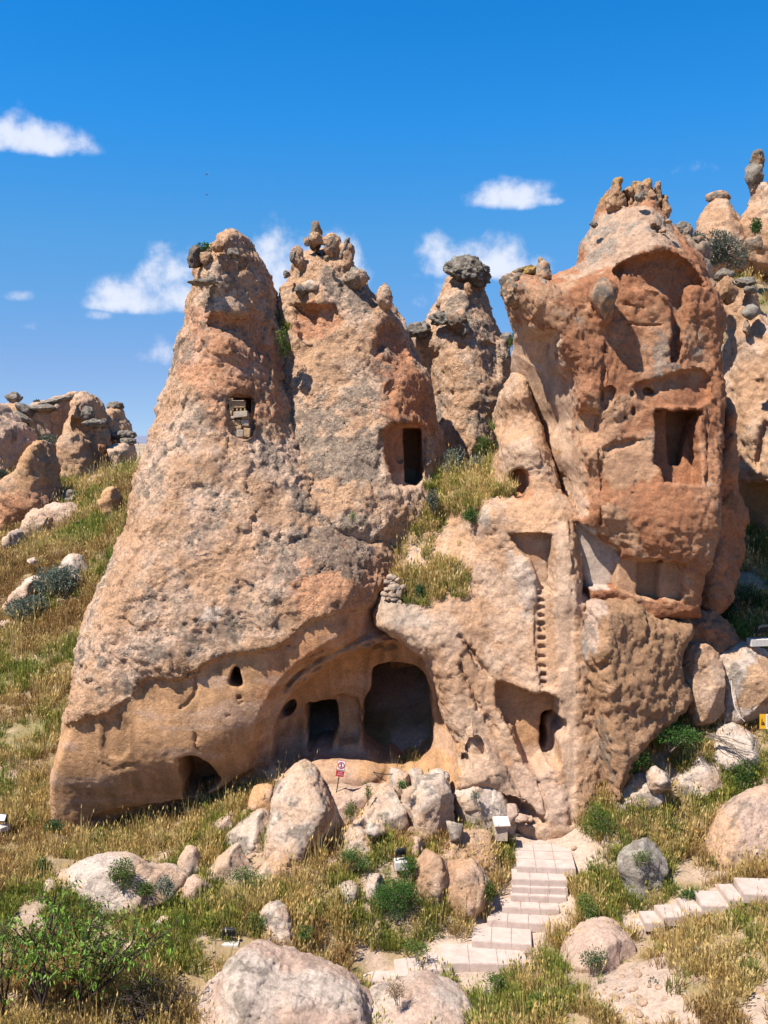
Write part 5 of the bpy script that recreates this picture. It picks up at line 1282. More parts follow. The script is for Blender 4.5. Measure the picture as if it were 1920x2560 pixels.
# ------------------------------------------------------------------ terrain
for q in [(50, 2500, 20.5), (300, 2500, 20.5), (150, 2560, 20), (450, 2420, 21.3), (500, 2300, 22.5), (0, 2300, 22.5), (0, 2150, 25), (100, 2140, 26.3), (300, 2120, 26.8), (560, 2080, 26.9), (420, 2100, 27.5), (250, 2130, 28.5),
          (650, 2250, 23.7), (800, 2200, 24.3), (900, 2300, 23.2), (1100, 2350, 22.7), (1000, 2400, 22.4), (1050, 2170, 24.9), (1000, 2120, 25.3), (950, 2520, 20.8), (1240, 2490, 21.2), (760, 2330, 22.8), (700, 2100, 25.7), (620, 2190, 24.7),
          (1350, 2500, 20.5), (1600, 2500, 20.2), (1900, 2400, 20.5), (1900, 2310, 21.8), (1750, 2350, 21.3), (1500, 2450, 20.9), (1350, 2420, 21.8), (1500, 2100, 25.5), (1600, 2160, 24.5), (1420, 2200, 24.3), (1380, 2280, 23.5), (1500, 2010, 26.5), (1650, 2000, 26.3), (1800, 1950, 26.9), (1550, 1900, 27.2),
          (1650, 1830, 27.6), (1750, 1780, 28.2), (1900, 1860, 27.8), (1880, 1650, 30.0), (1900, 1600, 31), (1880, 1490, 33), (1910, 1390, 35.5), (1900, 1310, 38), (1300, 2084, 27), (1360, 2092, 26.8), (1250, 2096, 26.6), (1330, 2062, 27.8), (1460, 2040, 26.6), (1150, 2085, 26.2), (1850, 2120, 24.5),
          (60, 2085, 28), (60, 1900, 31), (60, 1800, 33.5), (100, 1700, 36), (30, 1600, 39), (150, 1560, 40.5), (40, 1570, 41), (250, 1250, 53), (290, 1150, 58), (200, 1210, 57), (160, 1800, 34), (230, 1500, 42),
          (1880, 780, 52), (1905, 640, 58), (1830, 720, 50), (1700, 900, 50), (1600, 1000, 48)]:
    GROUND_PTS.append(W(*q))
GROUND_PTS += [(-6, 34.5, 3.0), (-2, 36, 4.0), (3, 36, 6.0), (8, 36, 6.5), (12, 36, 7), (0, 45, 7), (-12, 70, 9), (10, 70, 16), (-8, 14, -1.8), (0, 14, -1.9), (8, 14, -1.2), (-9, 9, 1.2), (0, 9, .6), (9, 9, 1.2), (0, 2, 7.2), (-10, 2, 6.5), (10, 2, 7),
               (-40, 60, 6.5), (-25, 40, 1.5), (-25, 25, -1), (-18, 20, -1.5), (25, 25, 1), (25, 38, 7.5), (35, 55, 18), (-30, 100, 8), (20, 100, 12), (50, 100, 16), (3, 32.5, 3.0), (8, 32, 3.5), (-4, 31, .5), (0, 30, .6), (4, 30, 1.5)]

STEPS = []      # front edge left, front edge right (photo pixels), top height, depth, tiles
def zY(py, z):
    return (z - CAMZ) * FPX / (HOR - py)
st = [('d2', (270, 478), (597, 490), -.15, 2.0, 3, 4)] + [('d2', a, b, z, d, 3, 1) for a, b, z, d in [((245, 548), (550, 558), -.30, .62), ((243, 592), (553, 602), -.45, .42), ((236, 638), (548, 650), -.60, .45), ((188, 703), (506, 718), -.75, .62), ((105, 775), (452, 800), -.90, .8), ((20, 890), (352, 912), -1.05, .95), ((-150, 1012), (330, 1020), -1.2, .9)]] + \
     [('d1', a, b, z, d, 2, 1) for a, b, z, d in [((1235, 1268), (1384, 1276), -1.32, .75), ((1083, 1310), (1238, 1305), -1.44, .85), ((815, 1325), (1085, 1345), -1.56, .8)]]
st2 = [('d2', a, b, z, d, 1, 1) for a, b, z, d in [((870, 815), (985, 820), -.75, .5), ((980, 790), (1092, 790), -.60, .6), ((1085, 762), (1218, 755), -.45, .65), ((1212, 728), (1303, 725), -.30, .7), ((1296, 695), (1452, 700), -.15, .8), ((1448, 665), (1532, 665), 0., .85), ((1527, 632), (1760, 640), .15, .9)]]
for k, a, b, z, d, n, m in st + st2:
    (ax, ay), (bx, by) = C(k, [a, b])
    A = Vector(W(ax, ay, zY(ay, z))); B = Vector(W(bx, by, zY(by, z)))
    u = (B - A); u.z = 0; u.normalize()
    nrm = Vector((-u.y, u.x, 0))
    for t_, z_ in ((-.07, .07), (1.07, .07)):
        Pq = A.lerp(B, t_) + nrm * (d * .5)
        GROUND_PTS.append((Pq.x, Pq.y, z - z_ + .03))
    for t in (.1, .5, .9):
        for e in (-.15, d * .4, d * .75, d + .12):
            if e > 0 and d < 1.5 and e < d:
                continue
            Pq = A.lerp(B, t) + nrm * e
            GROUND_PTS.append((Pq.x, Pq.y, z - (.30 if e < d else .18)))

GP = np.array(GROUND_PTS)
def spread(c, fine, far_, s, gmax=1.22):
    a = list(np.arange(c[0], c[1], fine))
    st_, x = fine, a[-1]
    while x < far_:
        st_ *= gmax; x += st_; a.append(x)
    st_, x = fine, a[0]
    while x > s:
        st_ *= gmax; x -= st_; a.insert(0, x)
    return np.array(a)
gx = spread((-17, 19), .13, 6000, -6000)
gy = spread((17, 46), .13, 9000, -400)
TX, TY = np.meshgrid(gx, gy, indexing='ij')
_sel = np.ones(len(GP), bool)
def terrain_z(X, Y, detail=True):
    Xc = np.clip(X, -60, 60); Yc = np.clip(Y, -5, 120)
    z = rbf(GP[:, :2], GP[:, 2], Xc, Yc, soft=.6, reg=.004)
    dist = np.hypot(X - Xc, Y - Yc)
    z = z + (2.0 - z) * sstep(0, 500, dist)
    if detail:
        q = np.stack([X.ravel(), Y.ravel(), np.zeros(X.size)], 1).astype(np.float32)
        n = fbm(q * .7, 3).reshape(X.shape) * .10 + fbm(q * 3.1 + 4, 2).reshape(X.shape) * .025
        z = z + n * np.where(dist > 0, 1 + dist / 200, 1)
    return z
TZ = terrain_z(TX, TY)
nx, ny = TX.shape
V = np.stack([TX.ravel(), TY.ravel(), TZ.ravel()], 1)
i, j = np.meshgrid(np.arange(nx - 1), np.arange(ny - 1), indexing='ij')
k = (i * ny + j).ravel()
Q = np.stack([k, k + ny, k + ny + 1, k + 1], 1)
me = make_mesh('ground', V, Q)
q = V.astype(np.float32)
n1 = fbm(q * .5 + 3, 4); n2 = fbm(q * 2.2 + 8, 3)
SOIL = np.array((.37, .265, .19)); STRAW = np.array((.25, .175, .075)); OLIVE = np.array((.12, .12, .035))
c = SOIL + (STRAW - SOIL) * sstep(-.25, .3, n1 + .4 * n2)[:, None] * .75
c = c + (OLIVE - c) * sstep(.2, .5, fbm(q * .35 + 20, 3) + .25 * n2)[:, None] * .5
PXv = 960 + V[:, 0] * FPX / np.maximum(V[:, 1], 1); PYv = HOR - (V[:, 2] - CAMZ) * FPX / np.maximum(V[:, 1], 1)
def in_poly(P, x, y):
    return poly_sd(np.array(P, float), x, y)
BARE = [C('d2', [(255, 300), (280, 255), (560, 250), (650, 300), (700, 420), (760, 470), (640, 520), (560, 560), (560, 700), (600, 760), (480, 900), (360, 1000), (330, 1040), (-50, 1060), (-100, 1000), (100, 760), (150, 640), (235, 540)]),
        C('d2', [(690, 1120), (900, 1020), (1130, 1030), (1160, 1150), (1320, 1400), (900, 1400), (660, 1220)]), C('d2', [(1500, 1400), (1530, 1230), (1700, 1080), (1720, 1400)]), C('d1', [(1260, 1120), (1480, 1085), (1420, 1180), (1220, 1210)]),
        C('d1', [(1340, 1290), (1500, 1260), (1659, 1260), (1700, 1400), (1540, 1420)]), C('c7', [(250, 1700), (480, 1720), (620, 1660), (640, 1860), (260, 1840)]), C('d2', [(850, 740), (1000, 720), (1200, 650), (1420, 560), (1500, 560), (1300, 700), (1000, 830), (860, 830)]),
        C('c8', [(0, 1010), (100, 1000), (150, 1080), (0, 1130)]), C('c8', [(680, 700), (800, 720), (790, 830), (700, 800)]), C('c1', [(320, 1640), (450, 1600), (440, 1680), (340, 1670)])]
bare = np.full(len(V), -9e9)
vis = V[:, 1] > 5
for P in BARE:
    bare[vis] = np.maximum(bare[vis], in_poly(P, PXv[vis], PYv[vis]))
bw = sstep(-14, 10, bare + 18 * n2)
c = c + (np.array((.41, .30, .225)) - c) * bw[:, None]
set_col(me, np.concatenate([np.clip(c, .02, .9), np.full((len(V), 1), .3)], 1))
M_GROUND = rock_material('ground_soil', 1.0, .7)
link('ground', me, M_GROUND, kind='structure', label='dry hillside ground of pale soil under grass')
_tz = TZ
def ground_at(x, y):
    """height of the terrain sheet"""
    x = np.atleast_1d(x); y = np.atleast_1d(y)
    i = np.clip(np.searchsorted(gx, x) - 1, 0, len(gx) - 2); j = np.clip(np.searchsorted(gy, y) - 1, 0, len(gy) - 2)
    u = (x - gx[i]) / (gx[i + 1] - gx[i]); v = (y - gy[j]) / (gy[j + 1] - gy[j])
    return (_tz[i, j] * (1 - u) + _tz[i + 1, j] * u) * (1 - v) + (_tz[i, j + 1] * (1 - u) + _tz[i + 1, j + 1] * u) * v
# distant hill on the horizon
hx = np.linspace(-2600, 1500, 90); hy = np.linspace(2300, 3600, 12)
HX, HY = np.meshgrid(hx, hy, indexing='ij')
hz = 2 + (fbm(np.stack([HX.ravel() / 700, HY.ravel() / 2000, HX.ravel() * 0], 1), 3).reshape(HX.shape) * .5 + .75) * 34 * np.sin(np.clip((HY - 2300) / 1300, 0, 1) * math.pi)
k = (np.arange(89)[:, None] * 12 + np.arange(11)[None]).ravel()
me = make_mesh('hills', np.stack([HX.ravel(), HY.ravel(), hz.ravel()], 1), np.stack([k, k + 12, k + 13, k + 1], 1))
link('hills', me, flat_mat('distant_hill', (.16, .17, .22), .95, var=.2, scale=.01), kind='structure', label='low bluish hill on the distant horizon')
stamp('terrain', nx * ny)

# ------------------------------------------------------------------ steps and landing of pinkish stone slabs
M_SLAB = flat_mat('pink_stone_slab', (.42, .325, .275), .88, var=.14, scale=5, bump=.3, dirt=.45)
_slab = {}
def slab(parent, c0, c1, c2, c3, top, h, mat=M_SLAB, gap=.003):
    """paving slab from four ground corners (front left, front right, back right, back left)"""
    import bmesh
    bm = bmesh.new()
    cs = [Vector(c0), Vector(c1), Vector(c2), Vector(c3)]
    m = sum(cs, Vector()) / 4
    lo = []; hi = []
    for q in cs:
        d = (m - q); d.normalize()
        p = q + d * gap * 1.4
        lo.append(bm.verts.new((p.x - m.x, p.y - m.y, -h))); hi.append(bm.verts.new((p.x - m.x, p.y - m.y, 0)))
    bm.faces.new(hi); bm.faces.new(lo[::-1])
    for a in range(4):
        b = (a + 1) % 4
        bm.faces.new((lo[a], lo[b], hi[b], hi[a]))
    bmesh.ops.bevel(bm, geom=[e for e in bm.edges if all(v.co.z == 0 for v in e.verts)], offset=.014, segments=2, affect='EDGES')
    me = bpy.data.meshes.new('slab'); bm.to_mesh(me); bm.free()
    o = link('slab', me, mat, parent, loc=(m.x, m.y, top))
    o.matrix_parent_inverse = Matrix.Translation(-Vector(parent.location))
    return o
def stairs(lst, root):
    rg = np.random.default_rng(3)
    for k, a, b, z, d, n, m in lst:
        (ax, ay), (bx, by) = C(k, [a, b])
        A = Vector(W(ax, ay, zY(ay, z))); B = Vector(W(bx, by, zY(by, z)))
        A.z = B.z = 0
        u = (B - A).normalized(); nrm = Vector((-u.y, u.x, 0))
        for i in range(n):
            for j in range(m):
                L = (B - A)
                f0, f1 = i / n, (i + 1) / n
                e0, e1 = d * j / m, d * (j + 1) / m
                slab(root, A + L * f0 + nrm * e0, A + L * f1 + nrm * e0, A + L * f1 + nrm * e1, A + L * f0 + nrm * e1, z + rg.uniform(-.002, .002), .2)
stairs(st, empty('stone_steps', W(1290, 2300, 23.7), 'flight of pinkish stone steps climbing to the landing before the carved wall', 'stairs'))
stairs(st2, empty('stone_steps', W(1750, 2260, 22.8), 'second short flight of pinkish stone steps at the right edge', 'stairs'))

# ------------------------------------------------------------------ floodlights, signs, info stand
M_BLACK = flat_mat('black_metal', (.03, .032, .036), .45, .3, var=.2, scale=20)
M_LENS = flat_mat('lamp_glass', (.06, .075, .09), .12, 0, var=.1, scale=20)
M_CONC = flat_mat('concrete_block', (.45, .41, .37), .9, var=.12, scale=12, bump=.2)
M_BRIGHT = flat_mat('reflector_panel', (.6, .64, .68), .3, 0, var=.05)
def floodlight(px, py, Y, wpx, base, label, yaw=0.0, pitch=.35, lens=None, bw=.46):
    """base-centre in photo pixels; lamp head of width wpx stands on a concrete block"""
    x, y, z = W(px, py, Y)
    root = empty('floodlight', (x, y, z), label, 'floodlight', 'floodlights lighting the rocks')
    m = Y / FPX
    w = wpx * m; h = w * .72
    box_mesh('concrete_base', (x, y, z - base / 2), (bw, .3, base), M_CONC, root, rot=yaw * .3, bevel=.012)
    import bmesh
    R3 = Matrix.Rotation(yaw, 3, 'Z')
    for s in (-1, 1):
        p = R3 @ Vector((s * (w / 2 + .012), 0, 0))
        box_mesh('bracket', (x + p.x, y + p.y, z + .11), (.015, .03, .24), M_BLACK, root, rot=yaw)
    hd = box_mesh('lamp_head', (x, y, z + .12 + h / 2), (w, .07, h), M_BLACK, root, bevel=.012)
    hd.rotation_euler = (pitch, 0, yaw)
    ln = box_mesh('lens', (0, .038, 0), (w * .88, .012, h * .84), lens or M_LENS, None, bevel=.003)
    ln.parent = hd
    for k in range(5):
        fin = box_mesh('cooling_fin', ((k - 2) * w * .16, -.045, 0), (w * .05, .03, h * .7), M_BLACK, None)
        fin.parent = hd
    return root
floodlight(572, 2354, 22.2, 30, .22, 'black floodlight on a pale concrete block left of the foreground rock', yaw=-.15, pitch=.35)
floodlight(1002, 2150, 24.5, 24, .2, 'black floodlight on a white block left of the whale backed boulder', yaw=.45, pitch=.25, bw=.3)
floodlight(1905, 1596, 28.7, 36, .2, 'black tilted floodlight on a concrete block at the right edge', yaw=.5, pitch=.75, bw=.8)
floodlight(6, 2064, 27.6, 24, .12, 'floodlight with a bright glass face in the grass at the left edge', yaw=2.9, pitch=.5, lens=M_BRIGHT, bw=.3)

M_RED = flat_mat('sign_red', (.42, .016, .022), .5, var=.06)
M_WHITE = flat_mat('sign_white', (.62, .60, .59), .5, var=.04)
M_YELLOW = flat_mat('sign_yellow', (.62, .32, .015), .5, var=.05)
M_INK = flat_mat('sign_black', (.02, .02, .02), .6, var=.05)
def text_part(name, body, size, parent, loc, mat, rot=(math.pi / 2, 0, 0)):
    cu = bpy.data.curves.new(name, 'FONT')
    cu.body = body; cu.size = size; cu.align_x = 'CENTER'; cu.align_y = 'CENTER'; cu.extrude = .001
    cu.materials.append(mat)
    tmp = bpy.data.objects.new(name, cu)
    me = bpy.data.meshes.new_from_object(tmp)
    bpy.data.objects.remove(tmp)
    o = bpy.data.objects.new(name, me); COL.objects.link(o)
    o.parent = parent; o.location = loc; o.rotation_euler = rot
    return o
def ring_mesh(name, r0, r1, th, mat, parent, loc, n=32, sx=1.0):
    a = np.linspace(0, 2 * math.pi, n, endpoint=False)
    V = []
    for r, y in ((r0, 0), (r1, 0), (r1, -th), (r0, -th)):
        V.append(np.stack([np.cos(a) * r * sx, np.full(n, y), np.sin(a) * r], 1))
    V = np.concatenate(V); k = np.arange(n); kn = (k + 1) % n
    Qs = [np.stack([p * n + k, p * n + kn, ((p + 1) % 4) * n + kn, ((p + 1) % 4) * n + k], 1) for p in range(4)]
    o = link(name, make_mesh(name, V, np.concatenate(Qs), False), mat, None, loc=loc)
    o.parent = parent
    return o
def plate(name, w, h, th, mat, parent, loc, rot=None):
    o = box_mesh(name, loc, (w, th, h), mat, None)
    o.parent = parent
    if rot:
        o.rotation_euler = rot
    return o
# red sign
x, y, z = W(841, 1958, 26.6)
sg = empty('warning_sign', (x, y, z - .25), 'red and white no-entry sign on a thin black post before the cave', 'sign')
sg.rotation_euler = (0, .16, 0)
m = 26.6 / FPX
plate('post', .025, .75, .025, M_BLACK, sg, (0, .02, .32))
plate('board', .215, .43, .012, M_RED, sg, (.012, 0, .25 + .40))
bd = plate('white_panel', .195, .235, .006, M_WHITE, sg, (.012, -.010, .65 + .088))
ring_mesh('prohibition_ring', .068, .090, .004, M_RED, bd, (0, -.004, 0))
plate('prohibition_bar', .15, .014, .003, M_RED, bd, (0, -.0075, 0), (0, .8, 0))
plate('figure_body', .022, .07, .003, M_INK, bd, (0, -.0045, .004), (0, .08, 0))
plate('figure_leg', .014, .055, .003, M_INK, bd, (-.014, -.0045, -.045), (0, .35, 0))
plate('figure_leg', .014, .055, .003, M_INK, bd, (.012, -.0045, -.045), (0, -.3, 0))
ring_mesh('figure_head', .0, .013, .003, M_INK, bd, (.002, -.0045, .052), 12)
for k, (t, s) in enumerate((('TEHLİKELİ', .040), ('ALAN', .045), ('GİRİLMEZ', .036))):
    text_part('lettering', t, s, sg, (.012, -.0095, .595 - k * .055), M_WHITE)
# yellow rockfall sign at the right edge
x, y, z = W(1899, 1822, 27.2)
ys = empty('rockfall_sign', (x, y, z), 'yellow and white rockfall warning sign at the right edge', 'sign')
plate('yellow_panel', .17, .40, .012, M_YELLOW, ys, (.085, 0, .2))
wp = plate('white_panel', .36, .40, .012, M_WHITE, ys, (.351, 0, .2))
plate('post', .03, .9, .03, M_BLACK, ys, (.27, .03, -.1))
me = make_mesh('pictogram', [(-.045, -.009, .06), (.02, -.009, .06), (.012, -.009, .2), (-.012, -.009, .3), (-.03, -.009, .2), (.03, -.009, .06), (.07, -.009, .06), (.06, -.009, .12), (.035, -.009, .14)] , [(0, 1, 2, 2)], False) if False else None
def flat_shape(name, pts, mat, parent, loc, th=.004):
    import bmesh
    bm = bmesh.new()
    f = bm.faces.new([bm.verts.new((p[0], 0, p[1])) for p in pts])
    bm.normal_update()
    r = bmesh.ops.extrude_face_region(bm, geom=[f])
    bmesh.ops.translate(bm, verts=[v for v in r['geom'] if isinstance(v, bmesh.types.BMVert)], vec=(0, -th, 0))
    bmesh.ops.recalc_face_normals(bm, faces=bm.faces)
    me = bpy.data.meshes.new(name); bm.to_mesh(me); bm.free()
    o = link(name, me, mat, None, loc=loc); o.parent = parent
    return o
flat_shape('pictogram', [(.04, .1), (.075, .1), (.08, .16), (.074, .22), (.068, .29), (.058, .29), (.05, .22), (.046, .16)], M_INK, ys, (0, -.0065, 0))
flat_shape('pictogram', [(.085, .1), (.13, .1), (.138, .14), (.12, .16), (.108, .2), (.095, .2), (.09, .15)], M_INK, ys, (0, -.0065, 0))
for k in range(6):
    plate('text_line', (.26, .22, .28, .2, .25, .18)[k], .014, .003, M_INK, ys, (.2 + (.26, .22, .28, .2, .25, .18)[k] / 2, -.008, .35 - k * .055))
# info stand
x, y, z = W(1253, 2088, 26.0)
isd = empty('info_stand', (x, y, z), 'stone info stand with a sloping white plate beside the landing', 'info stand')
M_STAND = flat_mat('stand_stone', (.40, .30, .23), .9, var=.15, scale=8, bump=.2)
plate('post_block', .30, .21, .24, M_STAND, isd, (0, 0, .0))
plate('post_block', .295, .19, .235, M_STAND, isd, (0, 0, .205))
tp = plate('stone_top', .42, .06, .36, M_STAND, isd, (0, -.02, .345), (R_(22), 0, .1))
plate('white_plate', .38, .012, .32, M_WHITE, tp, (0, 0, .037))
# rope barrier in the cave
def tube(name, pts, r, mat, parent=None, label=None, cat=None, n=6, group=None, r1=None):
    P = np.array(pts, float); m = len(P)
    T = np.gradient(P, axis=0); T /= np.linalg.norm(T, axis=1)[:, None] + 1e-9
    up = np.array((.13, .21, .97)); A = np.cross(T, up); A /= np.linalg.norm(A, axis=1)[:, None] + 1e-9
    B = np.cross(T, A)
    a = np.linspace(0, 2 * math.pi, n, endpoint=False)
    rr = np.linspace(r, r if r1 is None else r1, m)
    V = (P[:, None] + rr[:, None, None] * (np.cos(a)[None, :, None] * A[:, None] + np.sin(a)[None, :, None] * B[:, None])).reshape(-1, 3)
    k = np.arange(m - 1)[:, None] * n + np.arange(n)[None]; kn = np.arange(m - 1)[:, None] * n + (np.arange(n)[None] + 1) % n
    Qd = np.stack([k, kn, kn + n, k + n], -1).reshape(-1, 4)
    o0 = P[0].copy()
    return V, Qd
def tubes_obj(name, lst, mat, parent=None, **kw):
    Vs, Qs, o = [], [], 0
    for pts, r0, r1 in lst:
        V, Qd = tube(name, pts, r0, mat, r1=r1)
        Vs.append(V); Qs.append(Qd + o); o += len(V)
    V = np.concatenate(Vs)
    org = V[0] if parent is None else np.zeros(3)
    if parent is None:
        org = np.array((V[:, 0].mean(), V[:, 1].mean(), V[:, 2].min()))
    ob = link(name, make_mesh(name, V - org, np.concatenate(Qs)), mat, parent, loc=tuple(org), **kw)
    if parent is not None:
        ob.matrix_parent_inverse = Matrix.Translation(-Vector(parent.location))
    return ob
M_BARK = flat_mat('dark_bark', (.055, .042, .034), .95, var=.3, scale=25, bump=.4)
M_TWIG = flat_mat('dry_twig', (.20, .16, .125), .95, var=.3, scale=25)
M_PALEWOOD = flat_mat('bleached_wood', (.42, .37, .32), .9, var=.2, scale=20)
rp = C('c6', [(840, 1150), (870, 1180), (900, 1205), (930, 1215), (900, 1160), (970, 1165)])
tubes_obj('rope', [([W(p[0], p[1], 26.75) for p in C('c6', [(838, 1150), (860, 1172), (890, 1195), (925, 1212)])], .012, .012), ([W(p[0], p[1], 26.75) for p in C('c6', [(838, 1150), (880, 1163), (930, 1166), (972, 1164)])], .012, .012)], M_BLACK, label='thin dark rope hanging at the cave mouth', cat='rope')
tubes_obj('bleached_stick', [([W(p[0], p[1], 27.9 - .2 * i) for i, p in enumerate(C('e4', [(205, 1368), (212, 1500), (240, 1640), (290, 1740), (350, 1805)]))], .011, .007)], M_PALEWOOD, label='bleached stick leaning on the big flat topped block at right', cat='stick')
rg = np.random.default_rng(11)
br = []
for k in range(16):
    p0 = np.array(W(*C('d6', [(1090 + rg.uniform(-30, 50), 1450 + rg.uniform(-20, 60))])[0], 27.4))
    p1 = np.array(W(*C('d6', [(1330 + rg.uniform(-60, 220), 1590 + rg.uniform(-40, 70))])[0], 27.2))
    p2 = np.array(W(*C('d6', [(1500 + rg.uniform(-60, 90), 1690 + rg.uniform(-60, 110))])[0], 27.0))
    br.append(([p0, (p0 + p1) / 2 + rg.normal(size=3) * .05 + (0, 0, .06), p1, p2], .012, .004))
tubes_obj('dead_branches', br, M_TWIG, label='tangle of dry grey branches lying on the cream rock below the yellow sign', cat='branch')
# birds
def bird(px, py, Y, s, roll, label):
    root = empty('bird', W(px, py, Y), label, 'bird', 'birds in the sky')
    V = np.array([(-.5, 0, .05), (-.25, .10, .10), (0, .12, 0), (.25, .10, .10), (.5, 0, .05), (.25, -.06, .09), (0, -.1, -.02), (-.25, -.06, .09)]) * s
    root.rotation_euler = (R_(60), roll, 0)
    import bmesh
    for nm, ids in (('wing', (0, 1, 2, 6, 7)), ('wing', (2, 3, 4, 5, 6))):
        bm = bmesh.new()
        f = bm.faces.new([bm.verts.new(V[q]) for q in ids])
        r = bmesh.ops.extrude_face_region(bm, geom=[f])
        bmesh.ops.translate(bm, verts=[v for v in r['geom'] if isinstance(v, bmesh.types.BMVert)], vec=(0, 0, .02 * s))
        me = bpy.data.meshes.new(nm); bm.to_mesh(me); bm.free()
        link(nm, me, M_BLACK, None).parent = root
    V2, F2 = ico(2)
    me = make_mesh('body', V2 * np.array((.07, .3, .07)) * s, F2)
    link('body', me, M_BLACK, None).parent = root
bird(517, 436, 90, .46, -.75, 'upper of the two dark birds gliding in the blue sky')
bird(517, 487, 95, .42, -.6, 'lower of the two dark birds gliding in the blue sky')
stamp('props')

# ------------------------------------------------------------------ plants
def leaf_mat(name, trans=.3, rough=.6):
    m, nt, b = new_mat(name)
    at = nt.nodes.new('ShaderNodeAttribute'); at.attribute_name = 'alb'
    b.inputs['Roughness'].default_value = rough
    b.inputs['Specular IOR Level'].default_value = .25
    tr = nt.nodes.new('ShaderNodeBsdfTranslucent')
    mx = nt.nodes.new('ShaderNodeMixShader'); mx.inputs[0].default_value = trans
    nt.links.new(at.outputs['Color'], b.inputs['Base Color']); nt.links.new(at.outputs['Color'], tr.inputs['Color'])
    out = nt.nodes['Material Output']
    nt.links.new(b.outputs[0], mx.inputs[1]); nt.links.new(tr.outputs[0], mx.inputs[2]); nt.links.new(mx.outputs[0], out.inputs[0])
    return m


M_LEAF = leaf_mat('leaf')


def leaves_mesh(name, P, D, L, Wd, colr, rng, droop=0.0):
    """diamond leaves at P pointing along D, length L, width Wd; colr (n,3)"""
    n = len(P)
    D = D / (np.linalg.norm(D, axis=1)[:, None] + 1e-9)
    S = np.cross(D, rng.normal(size=(n, 3))); S /= np.linalg.norm(S, axis=1)[:, None] + 1e-9
    Nn = np.cross(D, S)
    L = np.broadcast_to(L, n)[:, None]; Wd = np.broadcast_to(Wd, n)[:, None]
    V = np.stack([P, P + D * L * .45 + S * Wd / 2 + Nn * L * .06, P + D * L - np.array((0, 0, 1)) * droop * L, P + D * L * .45 - S * Wd / 2 + Nn * L * .06], 1).reshape(-1, 3)
    Qd = np.arange(n * 4).reshape(n, 4)
    me = make_mesh(name, V, Qd, False)
    set_col(me, np.concatenate([np.repeat(np.clip(colr * .82, .004, .9), 4, 0), np.ones((n * 4, 1))], 1))
    return me


GREEN = np.array((.055, .125, .022)); SAGE = np.array((.15, .18, .13)); DRYB = np.array((.26, .16, .07)); LIME = np.array((.12, .18, .03)); DKG = np.array((.035, .075, .02))


def shrub(name, label, k, box, Y, col, n=1500, leaf=.05, seed=0, group='bushes', wfac=.45, lumps=9, up=.2, z=None, stems=7, var=.3, depth=None, fill=.55, stemmat=None):
    """bush filling a photo box (x0, y0, x1, y1), leaves spread through several lumps of its volume"""
    rng = np.random.default_rng(seed + 900)
    (x0, y0), (x1, y1) = C(k, [box[:2], box[2:]])
    cx, cy = (x0 + x1) / 2, (y0 + y1) / 2
    m = Y / FPX
    w, h = (x1 - x0) * m, (y1 - y0) * m
    base = np.array(W(cx, y1, Y))
    root = empty(name, tuple(base), label, 'bush', group)
    d = (depth or w * .8)
    LC = np.stack([rng.uniform(-.5, .5, lumps) * w * .62, rng.uniform(-.5, .5, lumps) * d * .62, h * (rng.uniform(.25, .8, lumps))], 1)
    LC[:, 2] *= 1 - .35 * np.abs(LC[:, 0]) / (w / 2)
    LR = rng.uniform(.22, .36, lumps)[:, None] * np.array((w, d, h * .9))
    li = rng.integers(0, lumps, n)
    u = rng.normal(size=(n, 3)); u /= np.linalg.norm(u, axis=1)[:, None]
    r = rng.uniform(fill, 1.05, n)[:, None]
    P = LC[li] + u * r * LR[li]
    P[:, 2] = np.maximum(P[:, 2], .02 * h)
    D = u + rng.normal(size=(n, 3)) * .55 + np.array((0, 0, up))
    tone = rng.normal(1, var * .5, n) * (1 + .25 * (rng.random(lumps)[li] - .5))
    cc = col[None] * tone[:, None] * np.array((1, 1, 1)) + rng.normal(0, .008, (n, 3))
    me = leaves_mesh('foliage', P, D, leaf * rng.uniform(.6, 1.3, n), leaf * wfac * rng.uniform(.7, 1.2, n), cc, rng)
    o = link('foliage', me, M_LEAF, None); o.parent = root
    lst = []
    for s in range(stems):
        e = LC[s % lumps] + rng.normal(size=3) * .02
        b = np.array((rng.uniform(-.08, .08) * w, rng.uniform(-.08, .08) * w, -.1))
        lst.append(([b, b * .5 + e * .5 + rng.normal(size=3) * .04 * w, e, e + LR[s % lumps] * .5 * rng.normal(size=3)], .012 * max(w, .4), .004))
    V, Qs, off = [], [], 0
    for pts, ra, rb in lst:
        a, q = tube('stem', pts, ra, None, r1=rb)
        V.append(a); Qs.append(q + off); off += len(a)
    so = link('stem', make_mesh('stem', np.concatenate(V), np.concatenate(Qs)), stemmat or M_TWIG, None); so.parent = root
    return root


B = 'bushes'
S_ = shrub
S_('round_bush', 'dense round bright green bush in dry grass beside the touching boulder pair', 'd1', (950, 745, 1205, 985), 23.7, GREEN * 1.15, 5500, .045, 1, wfac=.4, lumps=16, fill=.3)
S_('sage_bush', 'larger grey green sage bush on the left hillside below the pale dome', 'c1', (225, 1180, 460, 1390), 42.5, SAGE, 2600, .12, 2, group='sage bushes')
S_('sage_bush', 'lower grey green sage bush on the left hillside', 'c1', (55, 1385, 265, 1550), 41, SAGE * .95, 2400, .11, 3, group='sage bushes')
S_('sage_bush', 'silvery sage bush in the gully at the foot of the capped cone', 'd5', (590, 235, 800, 560), 32.0, SAGE * 1.15, 1500, .08, 4, group='sage bushes')
S_('sage_bush', 'second silvery sage bush in the gully nearest the niche', 'd5', (770, 320, 990, 560), 31.8, SAGE * 1.1, 1300, .08, 5, group='sage bushes')
S_('sage_bush', 'big dark sage bush on the right skyline between tower and capped cone', 'e2', (1130, 460, 1470, 830), 43.5, SAGE * .7, 3600, .12, 6, group='sage bushes')
